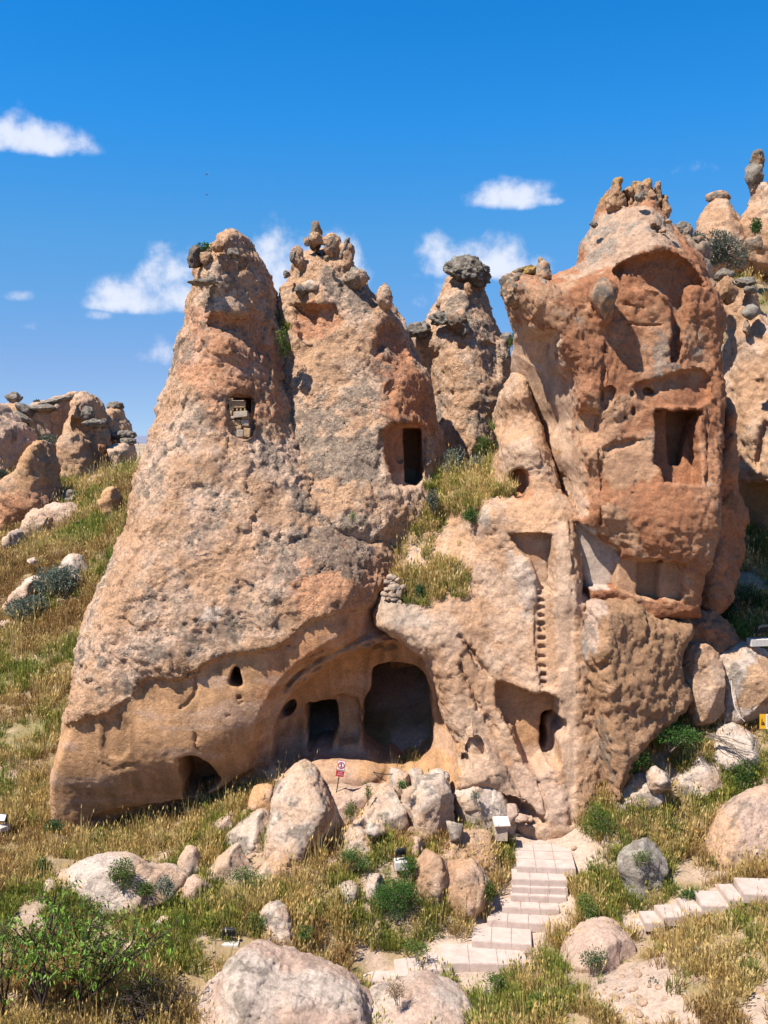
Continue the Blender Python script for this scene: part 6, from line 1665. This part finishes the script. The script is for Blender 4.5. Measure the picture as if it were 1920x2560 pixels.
S_('sage_bush', 'small sage bush touching the little hoodoo by the tower shoulder', 'e2', (1030, 490, 1160, 620), 41, SAGE * .8, 900, .1, 7, group='sage bushes')
S_('cone_bush', 'green bush growing on the cone at the right edge', 'e2', (1510, 390, 1600, 530), 46.5, GREEN, 800, .1, 8)
S_('skyline_bush', 'tiny grey green bush on the ridge at the left skyline', 'e3', (395, 180, 465, 260), 69, SAGE * .7, 300, .14, 9)
S_('hill_bush', 'green bush in grass right of the domed boulder on the left hillside', 'e3', (840, 1570, 1090, 1760), 49, GREEN * 1.1, 1200, .12, 10)
S_('hill_bush', 'grey green bush at the far left edge below the pale dome', 'e3', (-20, 985, 85, 1070), 58, SAGE * .8, 500, .13, 11)
S_('ridge_bush', 'grey green bush between the leaning cone and the ridge rock', 'e3', (380, 580, 700, 740), 65, SAGE * .75, 900, .16, 12)
S_('grass_bush', 'dark green bush at the left end of the broad pale outcrop', 'e5', (490, 990, 710, 1310), 24.6, GREEN, 1800, .05, 13)
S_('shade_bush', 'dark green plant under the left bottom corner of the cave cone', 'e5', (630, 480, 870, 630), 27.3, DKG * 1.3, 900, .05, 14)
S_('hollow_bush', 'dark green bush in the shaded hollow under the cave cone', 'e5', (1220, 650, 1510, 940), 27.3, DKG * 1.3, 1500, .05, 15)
S_('rock_plant', 'spiky green plant growing on the broad pale outcrop', 'c8', (635, 215, 790, 395), 23.2, LIME * .9, 1300, .07, 16, wfac=.3)
S_('rock_plant', 'small dull green plant at the right of the spiky plant', 'c8', (810, 360, 925, 455), 23.1, LIME * .7, 500, .06, 17)
S_('sage_tuft', 'pale blue green tuft at the right end of the pale outcrop', 'c8', (930, 320, 1045, 455), 23.2, SAGE * 1.1, 700, .06, 18)
S_('boulder_plant', 'small green plant on top of the cracked boulder', 'd1', (1085, 212, 1148, 275), 25.7, GREEN * 1.3, 350, .05, 19)
S_('boulder_plant', 'thin yellow green plant on the cave apron left of the cracked boulder', 'd1', (905, 222, 950, 340), 26.0, LIME, 260, .05, 20, fill=.1)
S_('boulder_plant', 'small sage tuft on the whitish outcrop beside the info stand', 'd1', (1500, 275, 1545, 345), 26.0, SAGE, 250, .05, 21)
S_('gap_plant', 'olive plant in the gap right of the tilted block', 'd1', (805, 330, 880, 440), 25.6, LIME * .8, 500, .05, 22)
S_('meadow_plant', 'green plant in grass below the front ledge rock', 'd1', (760, 590, 930, 700), 24.4, GREEN * 1.1, 1100, .05, 23, fill=.2)
S_('meadow_plant', 'green plant under the floodlight beside the whale backed boulder', 'd1', (1115, 640, 1200, 745), 24.2, GREEN * 1.1, 700, .05, 24)
S_('meadow_plant', 'green plant at the right of the long cream boulder', 'd1', (140, 700, 330, 810), 24.2, GREEN * 1.05, 1100, .05, 25, fill=.2)
S_('meadow_plant', 'dark green plant in dry grass above the left floodlight', 'd1', (170, 840, 310, 985), 23.3, GREEN * .9, 1000, .05, 26, fill=.2)
S_('meadow_plant', 'thin green stalky plant left of the notched boulder', 'd1', (260, 930, 370, 1100), 22.6, LIME * .9, 500, .06, 27, fill=.1)
S_('meadow_plant', 'green plant at the right foot of the notched boulder', 'd1', (540, 1000, 620, 1115), 22.4, GREEN, 500, .05, 28)
S_('step_plant', 'leafy green plant beside the upper steps, right of the round tan boulder', 'd1', (1540, 760, 1640, 920), 24.0, LIME * .8, 900, .05, 29, fill=.2)
S_('slab_plant', 'flat green plants at the edge of the lowest paving slabs', 'd1', (1120, 1100, 1280, 1200), 22.6, LIME * .9, 700, .05, 30, fill=.2)
S_('dry_bush', 'round brown dry bush on the wide pale rock at the bottom edge', 'd1', (1020, 1330, 1160, 1440), 20.2, DRYB, 1300, .045, 31, wfac=.2)
S_('bank_bush', 'bright green leafy bush along the foot of the brown slab, uphill part', 'c7', (960, 1180, 1290, 1330), 27.2, GREEN * 1.1, 3000, .06, 32, group='green bushes under the slab')
S_('bank_bush', 'bright green leafy bush along the foot of the brown slab, downhill part', 'c7', (815, 1290, 1010, 1480), 26.7, GREEN * 1.1, 2400, .06, 33, group='green bushes under the slab')
S_('bank_bush', 'green bush hanging over the half hidden stone on the right bank', 'c7', (1450, 1390, 1610, 1560), 27.0, GREEN * .9, 1400, .06, 34)
S_('path_bush', 'green bush with dry tips at the right of the landing', 'c7', (655, 1640, 890, 1840), 25.9, LIME * .8, 2600, .05, 35, fill=.2)
S_('path_bush', 'brown dry bush behind the green bush at the landing', 'c7', (800, 1660, 1060, 1800), 26.0, DRYB * 1.1, 2200, .05, 36, wfac=.25, fill=.2)
S_('path_bush', 'green bush between the dry bush and the large round boulder', 'c7', (1010, 1700, 1220, 1830), 26.0, GREEN, 1600, .05, 37, fill=.2)
S_('low_bush', 'vivid green bush at the bottom right, left one of two', 'd2', (335, 1145, 510, 1300), 20.5, GREEN * 1.3, 2600, .04, 38)
S_('low_bush', 'vivid green bush at the bottom right, right one of two', 'd2', (495, 1125, 665, 1265), 20.8, GREEN * 1.25, 2200, .04, 39)
S_('low_bush', 'green bush below the steps above the vivid green pair', 'd2', (90, 1055, 215, 1150), 21.4, LIME, 1000, .045, 40)
S_('soil_plant', 'grey green plant on the bare soil at bottom right', 'd2', (975, 1095, 1070, 1230), 20.6, SAGE * .75, 600, .05, 41)
S_('soil_plant', 'dark leafy weed at the lower right of the pink mound', 'd2', (620, 920, 770, 1070), 21.4, DKG * 1.5, 700, .05, 42)
S_('soil_plant', 'blue green bush in the right foreground grass', 'd2', (1215, 905, 1350, 1010), 21.2, SAGE * .7, 900, .05, 43)
S_('hollow_plant', 'small green plant filling the hollow of the grey boulder', 'd2', (915, 385, 1015, 465), 23.95, LIME * .8, 500, .045, 60)
S_('grass_clump', 'green bush at the left foot of the grey hollow boulder', 'd2', (580, 630, 730, 780), 23.3, LIME * .9, 1300, .05, 44, fill=.2)
S_('grass_clump', 'green bush at the foot of the right hand steps', 'd2', (1160, 590, 1290, 680), 23.6, GREEN, 800, .05, 45)
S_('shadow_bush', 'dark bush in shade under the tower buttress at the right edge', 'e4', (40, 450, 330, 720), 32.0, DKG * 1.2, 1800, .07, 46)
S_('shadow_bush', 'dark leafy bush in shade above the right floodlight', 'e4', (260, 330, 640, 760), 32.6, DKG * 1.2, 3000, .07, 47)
S_('shadow_bush', 'yellow green bush left of the right floodlight', 'e4', (200, 800, 420, 970), 30.0, LIME * 1.1, 900, .06, 48)
S_('gully_bush', 'blue green bush below the doorway sill in the gully', 'd5', (425, 630, 560, 830), 30.0, SAGE * .85, 900, .06, 49)
S_('gully_bush', 'green bush beside the capped cone at the top of the gully', 'd5', (880, 120, 1070, 380), 33.0, LIME * .8, 1200, .07, 50)
S_('gully_bush', 'dark green bush over the ledge block in the gully', 'd5', (770, 800, 930, 960), 28.7, GREEN, 900, .06, 51)
S_('gully_bush', 'dark green tuft beside the heap of grey stones', 'd5', (330, 1500, 430, 1640), 28.3, DKG * 1.4, 500, .06, 52)
S_('cliff_plant', 'green tuft on top of the left cone', 'c2', (245, 190, 330, 245), 30.2, GREEN * 1.1, 350, .08, 53)
S_('cliff_plant', 'yellow green plants in the cleft between the two left cones', 'c2', (680, 640, 745, 820), 31.0, LIME, 700, .07, 54)
S_('cliff_plant', 'tiny green plant low on the crust between the two cones', 'c2', (1075, 1655, 1115, 1710), 28.6, GREEN * 1.3, 150, .05, 55)
S_('cliff_bush', 'grassy green tuft on the saddle between capped cone and tower', 'c3', (780, 810, 850, 940), 36.5, LIME * .8, 500, .08, 56)
S_('chamber_bush', 'green bush below the cut chamber at the right edge', 'e6', (520, 1950, 700, 2212), 35, LIME * .9, 1800, .08, 57)
stamp('bushes')


# the small tree at lower left
def tree(name, label, base, tips, seed, leaf=.085, nleaf=18, col=GREEN, trunks=2, bare=False, cat='tree', spread_=.35):
    rng = np.random.default_rng(seed)
    root = empty(name, tuple(base), label, cat)
    base = np.array(base, float)
    lst = []; LP = []; LD = []
    for ti, (tp, forkh) in enumerate(tips):
        tp = np.array(tp, float) - base
    # grow: trunks to fork points, then limbs to tips, then twigs
    forks = {}
    for tp, fk in tips:
        tp = np.array(tp, float) - base; fk = np.array(fk, float) - base
        key = tuple(np.round(fk, 2))
        if key not in forks:
            forks[key] = True
            b0 = np.array((fk[0] * .35 + rng.uniform(-.05, .05), fk[1] * .5, -.3))
            mid = b0 * .5 + fk * .5 + rng.normal(size=3) * .05
            lst.append(([b0, mid, fk], .055, .038))
        m1 = fk * .6 + tp * .4 + rng.normal(size=3) * .12; m2 = fk * .25 + tp * .75 + rng.normal(size=3) * .12
        lst.append(([fk, m1, m2, tp], .032, .010))
        for q in range(9 if not bare else 7):
            t = rng.random()
            p = m1 + (m2 - m1) * rng.random() if t < .35 else m2 + (tp - m2) * rng.random()
            d = rng.normal(size=3) * np.array((1, 1, .5)) + np.array((0, 0, .45)); d /= np.linalg.norm(d)
            l = rng.uniform(.25, .6) * spread_ / .35
            e = p + d * l; mm = p + d * l * .5 + rng.normal(size=3) * .04
            lst.append(([p, mm, e], .009, .003))
            for s in range(2):
                d2 = d + rng.normal(size=3) * .7; d2 /= np.linalg.norm(d2)
                e2 = mm + d2 * l * .6
                lst.append(([mm, (mm + e2) / 2 + rng.normal(size=3) * .02, e2], .005, .002))
                for _ in range(nleaf // 3):
                    LP.append(mm + (e2 - mm) * rng.uniform(.3, 1.05) + rng.normal(size=3) * .035); LD.append(d2 * .5 + rng.normal(size=3) * .5 + np.array((0, 0, -.75)))
            for _ in range(nleaf):
                LP.append(p + (e - p) * rng.uniform(.25, 1.1) + rng.normal(size=3) * .04); LD.append(d * .5 + rng.normal(size=3) * .5 + np.array((0, 0, -.75)))
    V, Qs, off = [], [], 0
    for pts, ra, rb in lst:
        a, q = tube('trunk', pts, ra, None, r1=rb)
        V.append(a); Qs.append(q + off); off += len(a)
    link('trunk', make_mesh('trunk', np.concatenate(V), np.concatenate(Qs)), M_BARK, None).parent = root
    if not bare:
        LP = np.array(LP); LD = np.array(LD); n = len(LP)
        cc = col[None] * rng.normal(1, .3, n)[:, None] * np.array((1, 1, 1))
        red = rng.random(n) < .07
        cc[red] = np.array((.30, .13, .03))
        me = leaves_mesh('crown', LP, LD, leaf * rng.uniform(.7, 1.3, n), leaf * .42, cc, rng, .2)
        link('crown', me, M_LEAF, None).parent = root
    return root


def c8w(x, y, Y): return W(*C('c8', [(x, y)])[0], Y)
f1, f2, f3 = c8w(250, 1100, 19.9), c8w(480, 1080, 20.0), c8w(20, 1150, 20.2)
tips = [(c8w(x, y, 19.9 + dy), f) for x, y, dy, f in [(60, 780, .3, f1), (150, 640, 0, f1), (270, 560, .2, f1), (330, 430, .1, f1), (60, 620, -.2, f1), (210, 800, -.4, f1), (430, 560, .1, f2), (560, 500, 0, f2), (620, 570, .3, f2), (480, 680, -.3, f2), (700, 640, 0, f2), (820, 610, .2, f2),
        (940, 660, 0, f2), (900, 740, -.2, f2), (620, 760, -.2, f2), (360, 760, .1, f2), (760, 700, -.4, f2), (20, 900, 0, f3), (90, 700, .2, f3), (30, 640, .1, f3), (330, 620, -.2, f1), (400, 850, -.3, f2), (1000, 660, .1, f2), (560, 850, 0, f2)]]
tree('young_tree', 'small leafy tree with dark branches in the lower left corner', c8w(330, 1290, 20.0), tips, 5, nleaf=9, leaf=.1, col=np.array((.17, .30, .04)))
f4 = c8w(810, 1190, 19.7)
tips = [(c8w(x, y, 19.7 + dy), f4) for x, y, dy in [(700, 1060, 0), (880, 980, .2), (960, 960, 0), (1040, 1020, .1), (760, 960, -.1), (1090, 1080, 0), (860, 1060, .2), (640, 1120, .1)]]
tree('bare_shrub', 'leafless dark twiggy shrub right of the small tree', c8w(810, 1250, 19.7), tips, 6, bare=True, cat='shrub', spread_=.3)

# ------------------------------------------------------------------ grass: tufts set on points by a node group
hidden = bpy.data.collections.new('tuft_sources')


def tuft(name, n, h, r, wid, seed, lean=.35, seedhead=False):
    rng = np.random.default_rng(seed)
    V, Fc, K = [], [], []
    for b in range(n):
        a = rng.uniform(0, 6.283); rr = r * math.sqrt(rng.random())
        p = np.array((math.cos(a) * rr, math.sin(a) * rr, -.03))
        d = np.array((math.cos(a), math.sin(a), 0)) * rng.uniform(.1, 1) * lean + rng.normal(size=3) * .12
        hh = h * rng.uniform(.5, 1.15)
        s = rng.normal(size=3); s[2] = 0; s /= np.linalg.norm(s)
        w = wid * rng.uniform(.7, 1.3)
        m = p + np.array((d[0] * .4, d[1] * .4, .55)) * hh
        t = p + np.array((d[0], d[1], 1 - .3 * np.hypot(d[0], d[1]))) * hh
        o = len(V)
        V += [p - s * w / 2, p + s * w / 2, m + s * w * .4, m - s * w * .4, t]
        Fc += [(o, o + 1, o + 2, o + 3), (o + 3, o + 2, o + 4, o + 4)]
        c = rng.uniform(.75, 1.25)
        K += [c * .8, c * .8, c, c, c * 1.15]
        if seedhead and b % 2 == 0:
            o = len(V); q = t - np.array((d[0], d[1], 1)) * .05
            V += [q, q + s * w * 1.3 + (t - q) * .5, t + (t - q) * .4, q - s * w * 1.3 + (t - q) * .5]
            Fc += [(o, o + 1, o + 2, o + 3)]
            K += [1.35] * 4
    me = bpy.data.meshes.new(name)
    me.from_pydata([tuple(v) for v in V], [], [f if f[2] != f[3] else f[:3] for f in Fc])
    set_col(me, np.stack([K, K, K, np.ones(len(K))], 1))
    return me


def grass_mat(name, ca, cb, trans=.3):
    m, nt, b = new_mat(name)
    at = nt.nodes.new('ShaderNodeAttribute'); at.attribute_name = 'alb'
    ti = nt.nodes.new('ShaderNodeAttribute'); ti.attribute_type = 'INSTANCER'; ti.attribute_name = 'tint'
    c = mixc(nt, ti.outputs['Fac'], tuple(ca), tuple(cb))
    c = mixc(nt, 1.0, c, at.outputs['Color'], 'MULTIPLY')
    nt.links.new(c, b.inputs['Base Color'])
    tr = nt.nodes.new('ShaderNodeBsdfTranslucent'); nt.links.new(c, tr.inputs['Color'])
    mx = nt.nodes.new('ShaderNodeMixShader'); mx.inputs[0].default_value = trans
    nt.links.new(b.outputs[0], mx.inputs[1]); nt.links.new(tr.outputs[0], mx.inputs[2])
    nt.links.new(mx.outputs[0], nt.nodes['Material Output'].inputs[0])
    return m


def scatter(name, label, P, scl, tint, src, mat, seed):
    """one stuff object: tufts instanced on its points"""
    me = bpy.data.meshes.new(name)
    me.vertices.add(len(P)); me.vertices.foreach_set('co', np.ascontiguousarray(P, np.float32).ravel())
    for nm, v in (('s', scl), ('tint', tint)):
        a = me.attributes.new(nm, 'FLOAT', 'POINT'); a.data.foreach_set('value', np.ascontiguousarray(v, np.float32))
    o = link(name, me, None, kind='stuff', label=label)
    srcs = []
    for k, t in enumerate(src):
        so = bpy.data.objects.new(t.name, t); hidden.objects.link(so); t.materials.append(mat); srcs.append(so)
    ng = bpy.data.node_groups.new(name + '_nodes', 'GeometryNodeTree')
    ng.interface.new_socket('Geometry', in_out='INPUT', socket_type='NodeSocketGeometry')
    ng.interface.new_socket('Geometry', in_out='OUTPUT', socket_type='NodeSocketGeometry')
    gi = ng.nodes.new('NodeGroupInput'); go = ng.nodes.new('NodeGroupOutput')
    mp_ = ng.nodes.new('GeometryNodeMeshToPoints')
    ng.links.new(gi.outputs[0], mp_.inputs['Mesh'])
    iop = ng.nodes.new('GeometryNodeInstanceOnPoints')
    ng.links.new(mp_.outputs[0], iop.inputs['Points'])
    g2i = ng.nodes.new('GeometryNodeGeometryToInstance')
    for so in srcs:
        oi = ng.nodes.new('GeometryNodeObjectInfo'); oi.inputs['Object'].default_value = so; oi.inputs['As Instance'].default_value = True
        ng.links.new(oi.outputs['Geometry'], g2i.inputs[0])
    # join the variants as instances and pick one at random
    jn = ng.nodes.new('GeometryNodeJoinGeometry')
    ng.nodes.remove(g2i)
    for nd_ in [n for n in ng.nodes if n.bl_idname == 'GeometryNodeObjectInfo'][::-1]:
        ng.links.new(nd_.outputs['Geometry'], jn.inputs[0])
    ng.links.new(jn.outputs[0], iop.inputs['Instance'])
    iop.inputs['Pick Instance'].default_value = True
    rv = ng.nodes.new('FunctionNodeRandomValue'); rv.data_type = 'INT'; rv.inputs[4].default_value = 0; rv.inputs[5].default_value = len(srcs) - 1; rv.inputs['Seed'].default_value = seed
    ng.links.new(rv.outputs[2], iop.inputs['Instance Index'])
    rr = ng.nodes.new('FunctionNodeRandomValue'); rr.data_type = 'FLOAT_VECTOR'; rr.inputs[0].default_value = (-.15, -.15, 0); rr.inputs[1].default_value = (.15, .15, 6.283); rr.inputs['Seed'].default_value = seed + 1
    ng.links.new(rr.outputs[0], iop.inputs['Rotation'])
    na = ng.nodes.new('GeometryNodeInputNamedAttribute'); na.data_type = 'FLOAT'; na.inputs[0].default_value = 's'
    ng.links.new(na.outputs[0], iop.inputs['Scale'])
    ng.links.new(iop.outputs[0], go.inputs[0])
    md = o.modifiers.new('tufts', 'NODES'); md.node_group = ng
    return o


rng = np.random.default_rng(77)
# candidate points on the terrain, denser near the camera
def cand(n, x0, x1, y0, y1):
    x = rng.uniform(x0, x1, n); y = rng.uniform(y0, y1, n)
    return np.stack([x, y, ground_at(x, y)], 1)
cands = [cand(26000, -11, 11, 18.5, 29.5), cand(22000, -24, -6.5, 28, 62), cand(2600, 8, 17, 28, 40), cand(3500, 12, 30, 40, 66), cand(9000, 9, 24, 17, 46), cand(6000, -24, -10, 17, 30)]
P = np.concatenate(cands)
px = 960 + P[:, 0] * FPX / P[:, 1]; py = HOR - (P[:, 2] - CAMZ) * FPX / P[:, 1]
vis = (px > -700) & (px < 2600) & (py < 2800)
P, px, py = P[vis], px[vis], py[vis]
nb = fbm((P * .55).astype(np.float32) + 60, 3); nc = fbm((P * .28).astype(np.float32) + 33, 2); n4 = fbm((P * 1.7).astype(np.float32) + 15, 2)
bare = np.full(len(P), -9e9)
for poly in BARE:
    bare = np.maximum(bare, in_poly(poly, px, py))
dens = sstep(-.5, .25, nb + .6 * n4 + .1) * (1 - sstep(-10, 12, bare + 26 * n4))
leftf = sstep(-8, -11, P[:, 0]) * sstep(27, 29, P[:, 1])
dens = np.maximum(dens, leftf * sstep(-.75, -.3, nb + .5 * n4) * .9 * (bare < 5))
PILE = C('d1', [(100, 560), (380, 360), (700, 230), (1380, 230), (1640, 330), (1640, 560), (1400, 500), (1200, 600), (1050, 500), (800, 640), (620, 600), (600, 760), (330, 790), (150, 600)])
dens = dens * (1 - .8 * sstep(-12, 12, in_poly(PILE, px, py)))
# steps stay clear
for k, a, b, z, d, n, m in st + st2:
    (ax, ay), (bx, by) = C(k, [a, b])
    A = np.array(W(ax, ay, zY(ay, z)))[:2]; Bq = np.array(W(bx, by, zY(by, z)))[:2]
    u = (Bq - A); L = np.linalg.norm(u); u /= L; nn = np.array((-u[1], u[0]))
    t = (P[:, :2] - A) @ u; e = (P[:, :2] - A) @ nn
    dens[(t > -.08) & (t < L + .08) & (e > -.12) & (e < d + .05)] = 0
keep = rng.random(len(P)) < dens * .95
P, px, py, nb, nc, n4 = P[keep], px[keep], py[keep], nb[keep], nc[keep], n4[keep]
# kind of grass by patch; the right bank and the left meadow are greener
greenbias = np.zeros(len(P))
for poly, v in [(C('c7', [(640, 1640), (1100, 1640), (1420, 1560), (1659, 1450), (1700, 1700), (1300, 1850), (640, 1860)]), .35), (C('d2', [(540, 450), (900, 330), (1180, 280), (1300, 560), (1000, 760), (560, 800)]), .3), (C('d2', [(900, 820), (1659, 640), (1659, 1100), (1200, 1030)]), .05), (C('e5', [(0, 0), (690, 0), (640, 400), (300, 700), (0, 1000)]), .22), (C('c1', [(0, 1100), (600, 850), (560, 1250), (0, 1500)]), .05), (C('d1', [(1000, 960), (1500, 850), (1500, 1050), (1000, 1100)]), .25)]:
    greenbias += v * sstep(-40, 60, in_poly(poly, px, py))
gsel = nc + .5 * n4 + rng.normal(0, .16, len(P)) + greenbias
is_g = gsel > .16
is_b = (~is_g) & (gsel < -.2)
is_d = ~(is_g | is_b)
# the gully and ledges on the rocks grow grass too
def on_rock(name, poly, n, nzmin=.25, seed=1):
    o, V, N = ROCKS[name]
    vx = 960 + V[:, 0] * FPX / V[:, 1]; vy = HOR - (V[:, 2] - CAMZ) * FPX / V[:, 1]
    ok = (N[:, 2] > nzmin) & (N[:, 1] < .3) & (in_poly(poly, vx, vy) > 0)
    ids = np.nonzero(ok)[0]
    r = np.random.default_rng(seed)
    if len(ids) == 0:
        return np.zeros((0, 3))
    Pq = V[r.choice(ids, n)] + r.normal(0, .03, (n, 3))
    k = fbm((Pq * .9).astype(np.float32) + 5, 3)
    return Pq[k + r.normal(0, .15, n) > -.02]
gul = C('d5', [(420, 620), (620, 470), (900, 460), (1060, 60), (1080, 300), (1000, 480), (1230, 480), (1220, 690), (960, 720), (880, 930), (760, 880), (620, 900), (520, 1120), (640, 1160), (760, 1100), (740, 1220), (560, 1230), (700, 1320), (850, 1400), (830, 1620), (600, 1650), (420, 1700), (200, 1720), (130, 1440), (90, 1330), (300, 1000), (450, 880)])
Pg = on_rock('carved_wall', gul, 1900, .15)
Pc = np.concatenate([on_rock('doorway_cone', C('c2', [(670, 560), (760, 640), (760, 800), (690, 820)]), 60, -.2, 3), on_rock('doorway_cone', gul, 300, .2, 4)])
Pm = Pg
gd = rng.random(len(Pg)) < .62

# loose rubble between the boulders and on bare soil
def pebble_meshes():
    out = []
    for k in range(4):
        r = np.random.default_rng(k + 40)
        Vp, Fp = ico(2)
        Vp = Vp.copy()
        for _ in range(9):
            n_ = r.normal(size=3); n_ /= np.linalg.norm(n_)
            d_ = Vp @ n_; h_ = r.uniform(.5, .85)
            Vp -= np.where(d_ > h_, d_ - h_, 0)[:, None] * n_
        Vp *= (.05, .042, .03)
        m_ = make_mesh('pebble', Vp, Fp, False)
        set_col(m_, np.concatenate([np.repeat((PALE * r.uniform(.75, 1.05))[None], len(Vp), 0), np.full((len(Vp), 1), .2)], 1))
        out.append(m_)
    return out
Pr = np.concatenate([cand(9000, -6, 5, 23.5, 27.5), cand(5000, -9, 9, 19, 26), cand(2500, 4, 9, 18.5, 24)])
rx = 960 + Pr[:, 0] * FPX / Pr[:, 1]; ry = HOR - (Pr[:, 2] - CAMZ) * FPX / Pr[:, 1]
br_ = np.full(len(Pr), -9e9)
for poly in BARE:
    br_ = np.maximum(br_, in_poly(poly, rx, ry))
okp = (rng.random(len(Pr)) < .5 * sstep(-12, 12, in_poly(PILE, rx, ry))) | (rng.random(len(Pr)) < .16 * sstep(-10, 10, br_)) | (rng.random(len(Pr)) < .03)
for k, a, b, z, d, n, m in st + st2:
    (ax, ay), (bx, by) = C(k, [a, b])
    A = np.array(W(ax, ay, zY(ay, z)))[:2]; Bq = np.array(W(bx, by, zY(by, z)))[:2]
    u = (Bq - A); L = np.linalg.norm(u); u /= L; nn = np.array((-u[1], u[0]))
    t = (Pr[:, :2] - A) @ u; e = (Pr[:, :2] - A) @ nn
    okp &= ~((t > -.05) & (t < L + .05) & (e > -.1) & (e < d + .05))
Pr = Pr[okp]
scatter('rubble', 'loose pale pebbles and rubble between the boulders and on bare soil', Pr, rng.lognormal(0, .55, len(Pr)), rng.random(len(Pr)), pebble_meshes(), M_ROCK, 9)

T_dry = [tuft('dry_tuft', 9, .62, .10, .010, 11, .25, True), tuft('dry_tuft', 34, .34, .13, .011, 1, .4, True), tuft('dry_tuft', 26, .42, .10, .010, 2, .3, True), tuft('dry_tuft', 40, .25, .16, .012, 3, .55, True)]
T_grn = [tuft('green_tuft', 40, .26, .12, .013, 4, .45), tuft('green_tuft', 30, .34, .10, .012, 5, .35, True), tuft('green_tuft', 44, .18, .15, .015, 6, .7)]
T_brn = [tuft('brown_tuft', 36, .28, .14, .011, 7, .6, True), tuft('brown_tuft', 44, .2, .16, .012, 8, .9)]
def sizes(Pq, lo=.7, hi=1.3):
    return np.clip(rng.lognormal(-.03, .3, len(Pq)), .45, 1.9) * np.interp(Pq[:, 1], [20, 30, 60], [.92, 1.05, 1.7])
Pd = np.concatenate([P[is_d], Pg[gd]]); Pgn = np.concatenate([P[is_g], Pg[~gd], Pc]); Pb = P[is_b]
scatter('dry_grass', 'golden dry grass covering the slopes', Pd, sizes(Pd), rng.random(len(Pd)), T_dry, grass_mat('dry_grass', (.36, .235, .07), (.47, .355, .15)), 5)
scatter('green_grass', 'patches of green grass and weeds on the slopes', Pgn, sizes(Pgn), rng.random(len(Pgn)), T_grn, grass_mat('green_grass', (.10, .135, .022), (.26, .235, .05)), 6)
scatter('brown_weeds', 'brown withered weeds among the grass', Pb, sizes(Pb), rng.random(len(Pb)), T_brn, grass_mat('brown_weeds', (.20, .11, .04), (.31, .195, .07)), 7)
stamp('grass', len(Pd), len(Pgn), len(Pb))
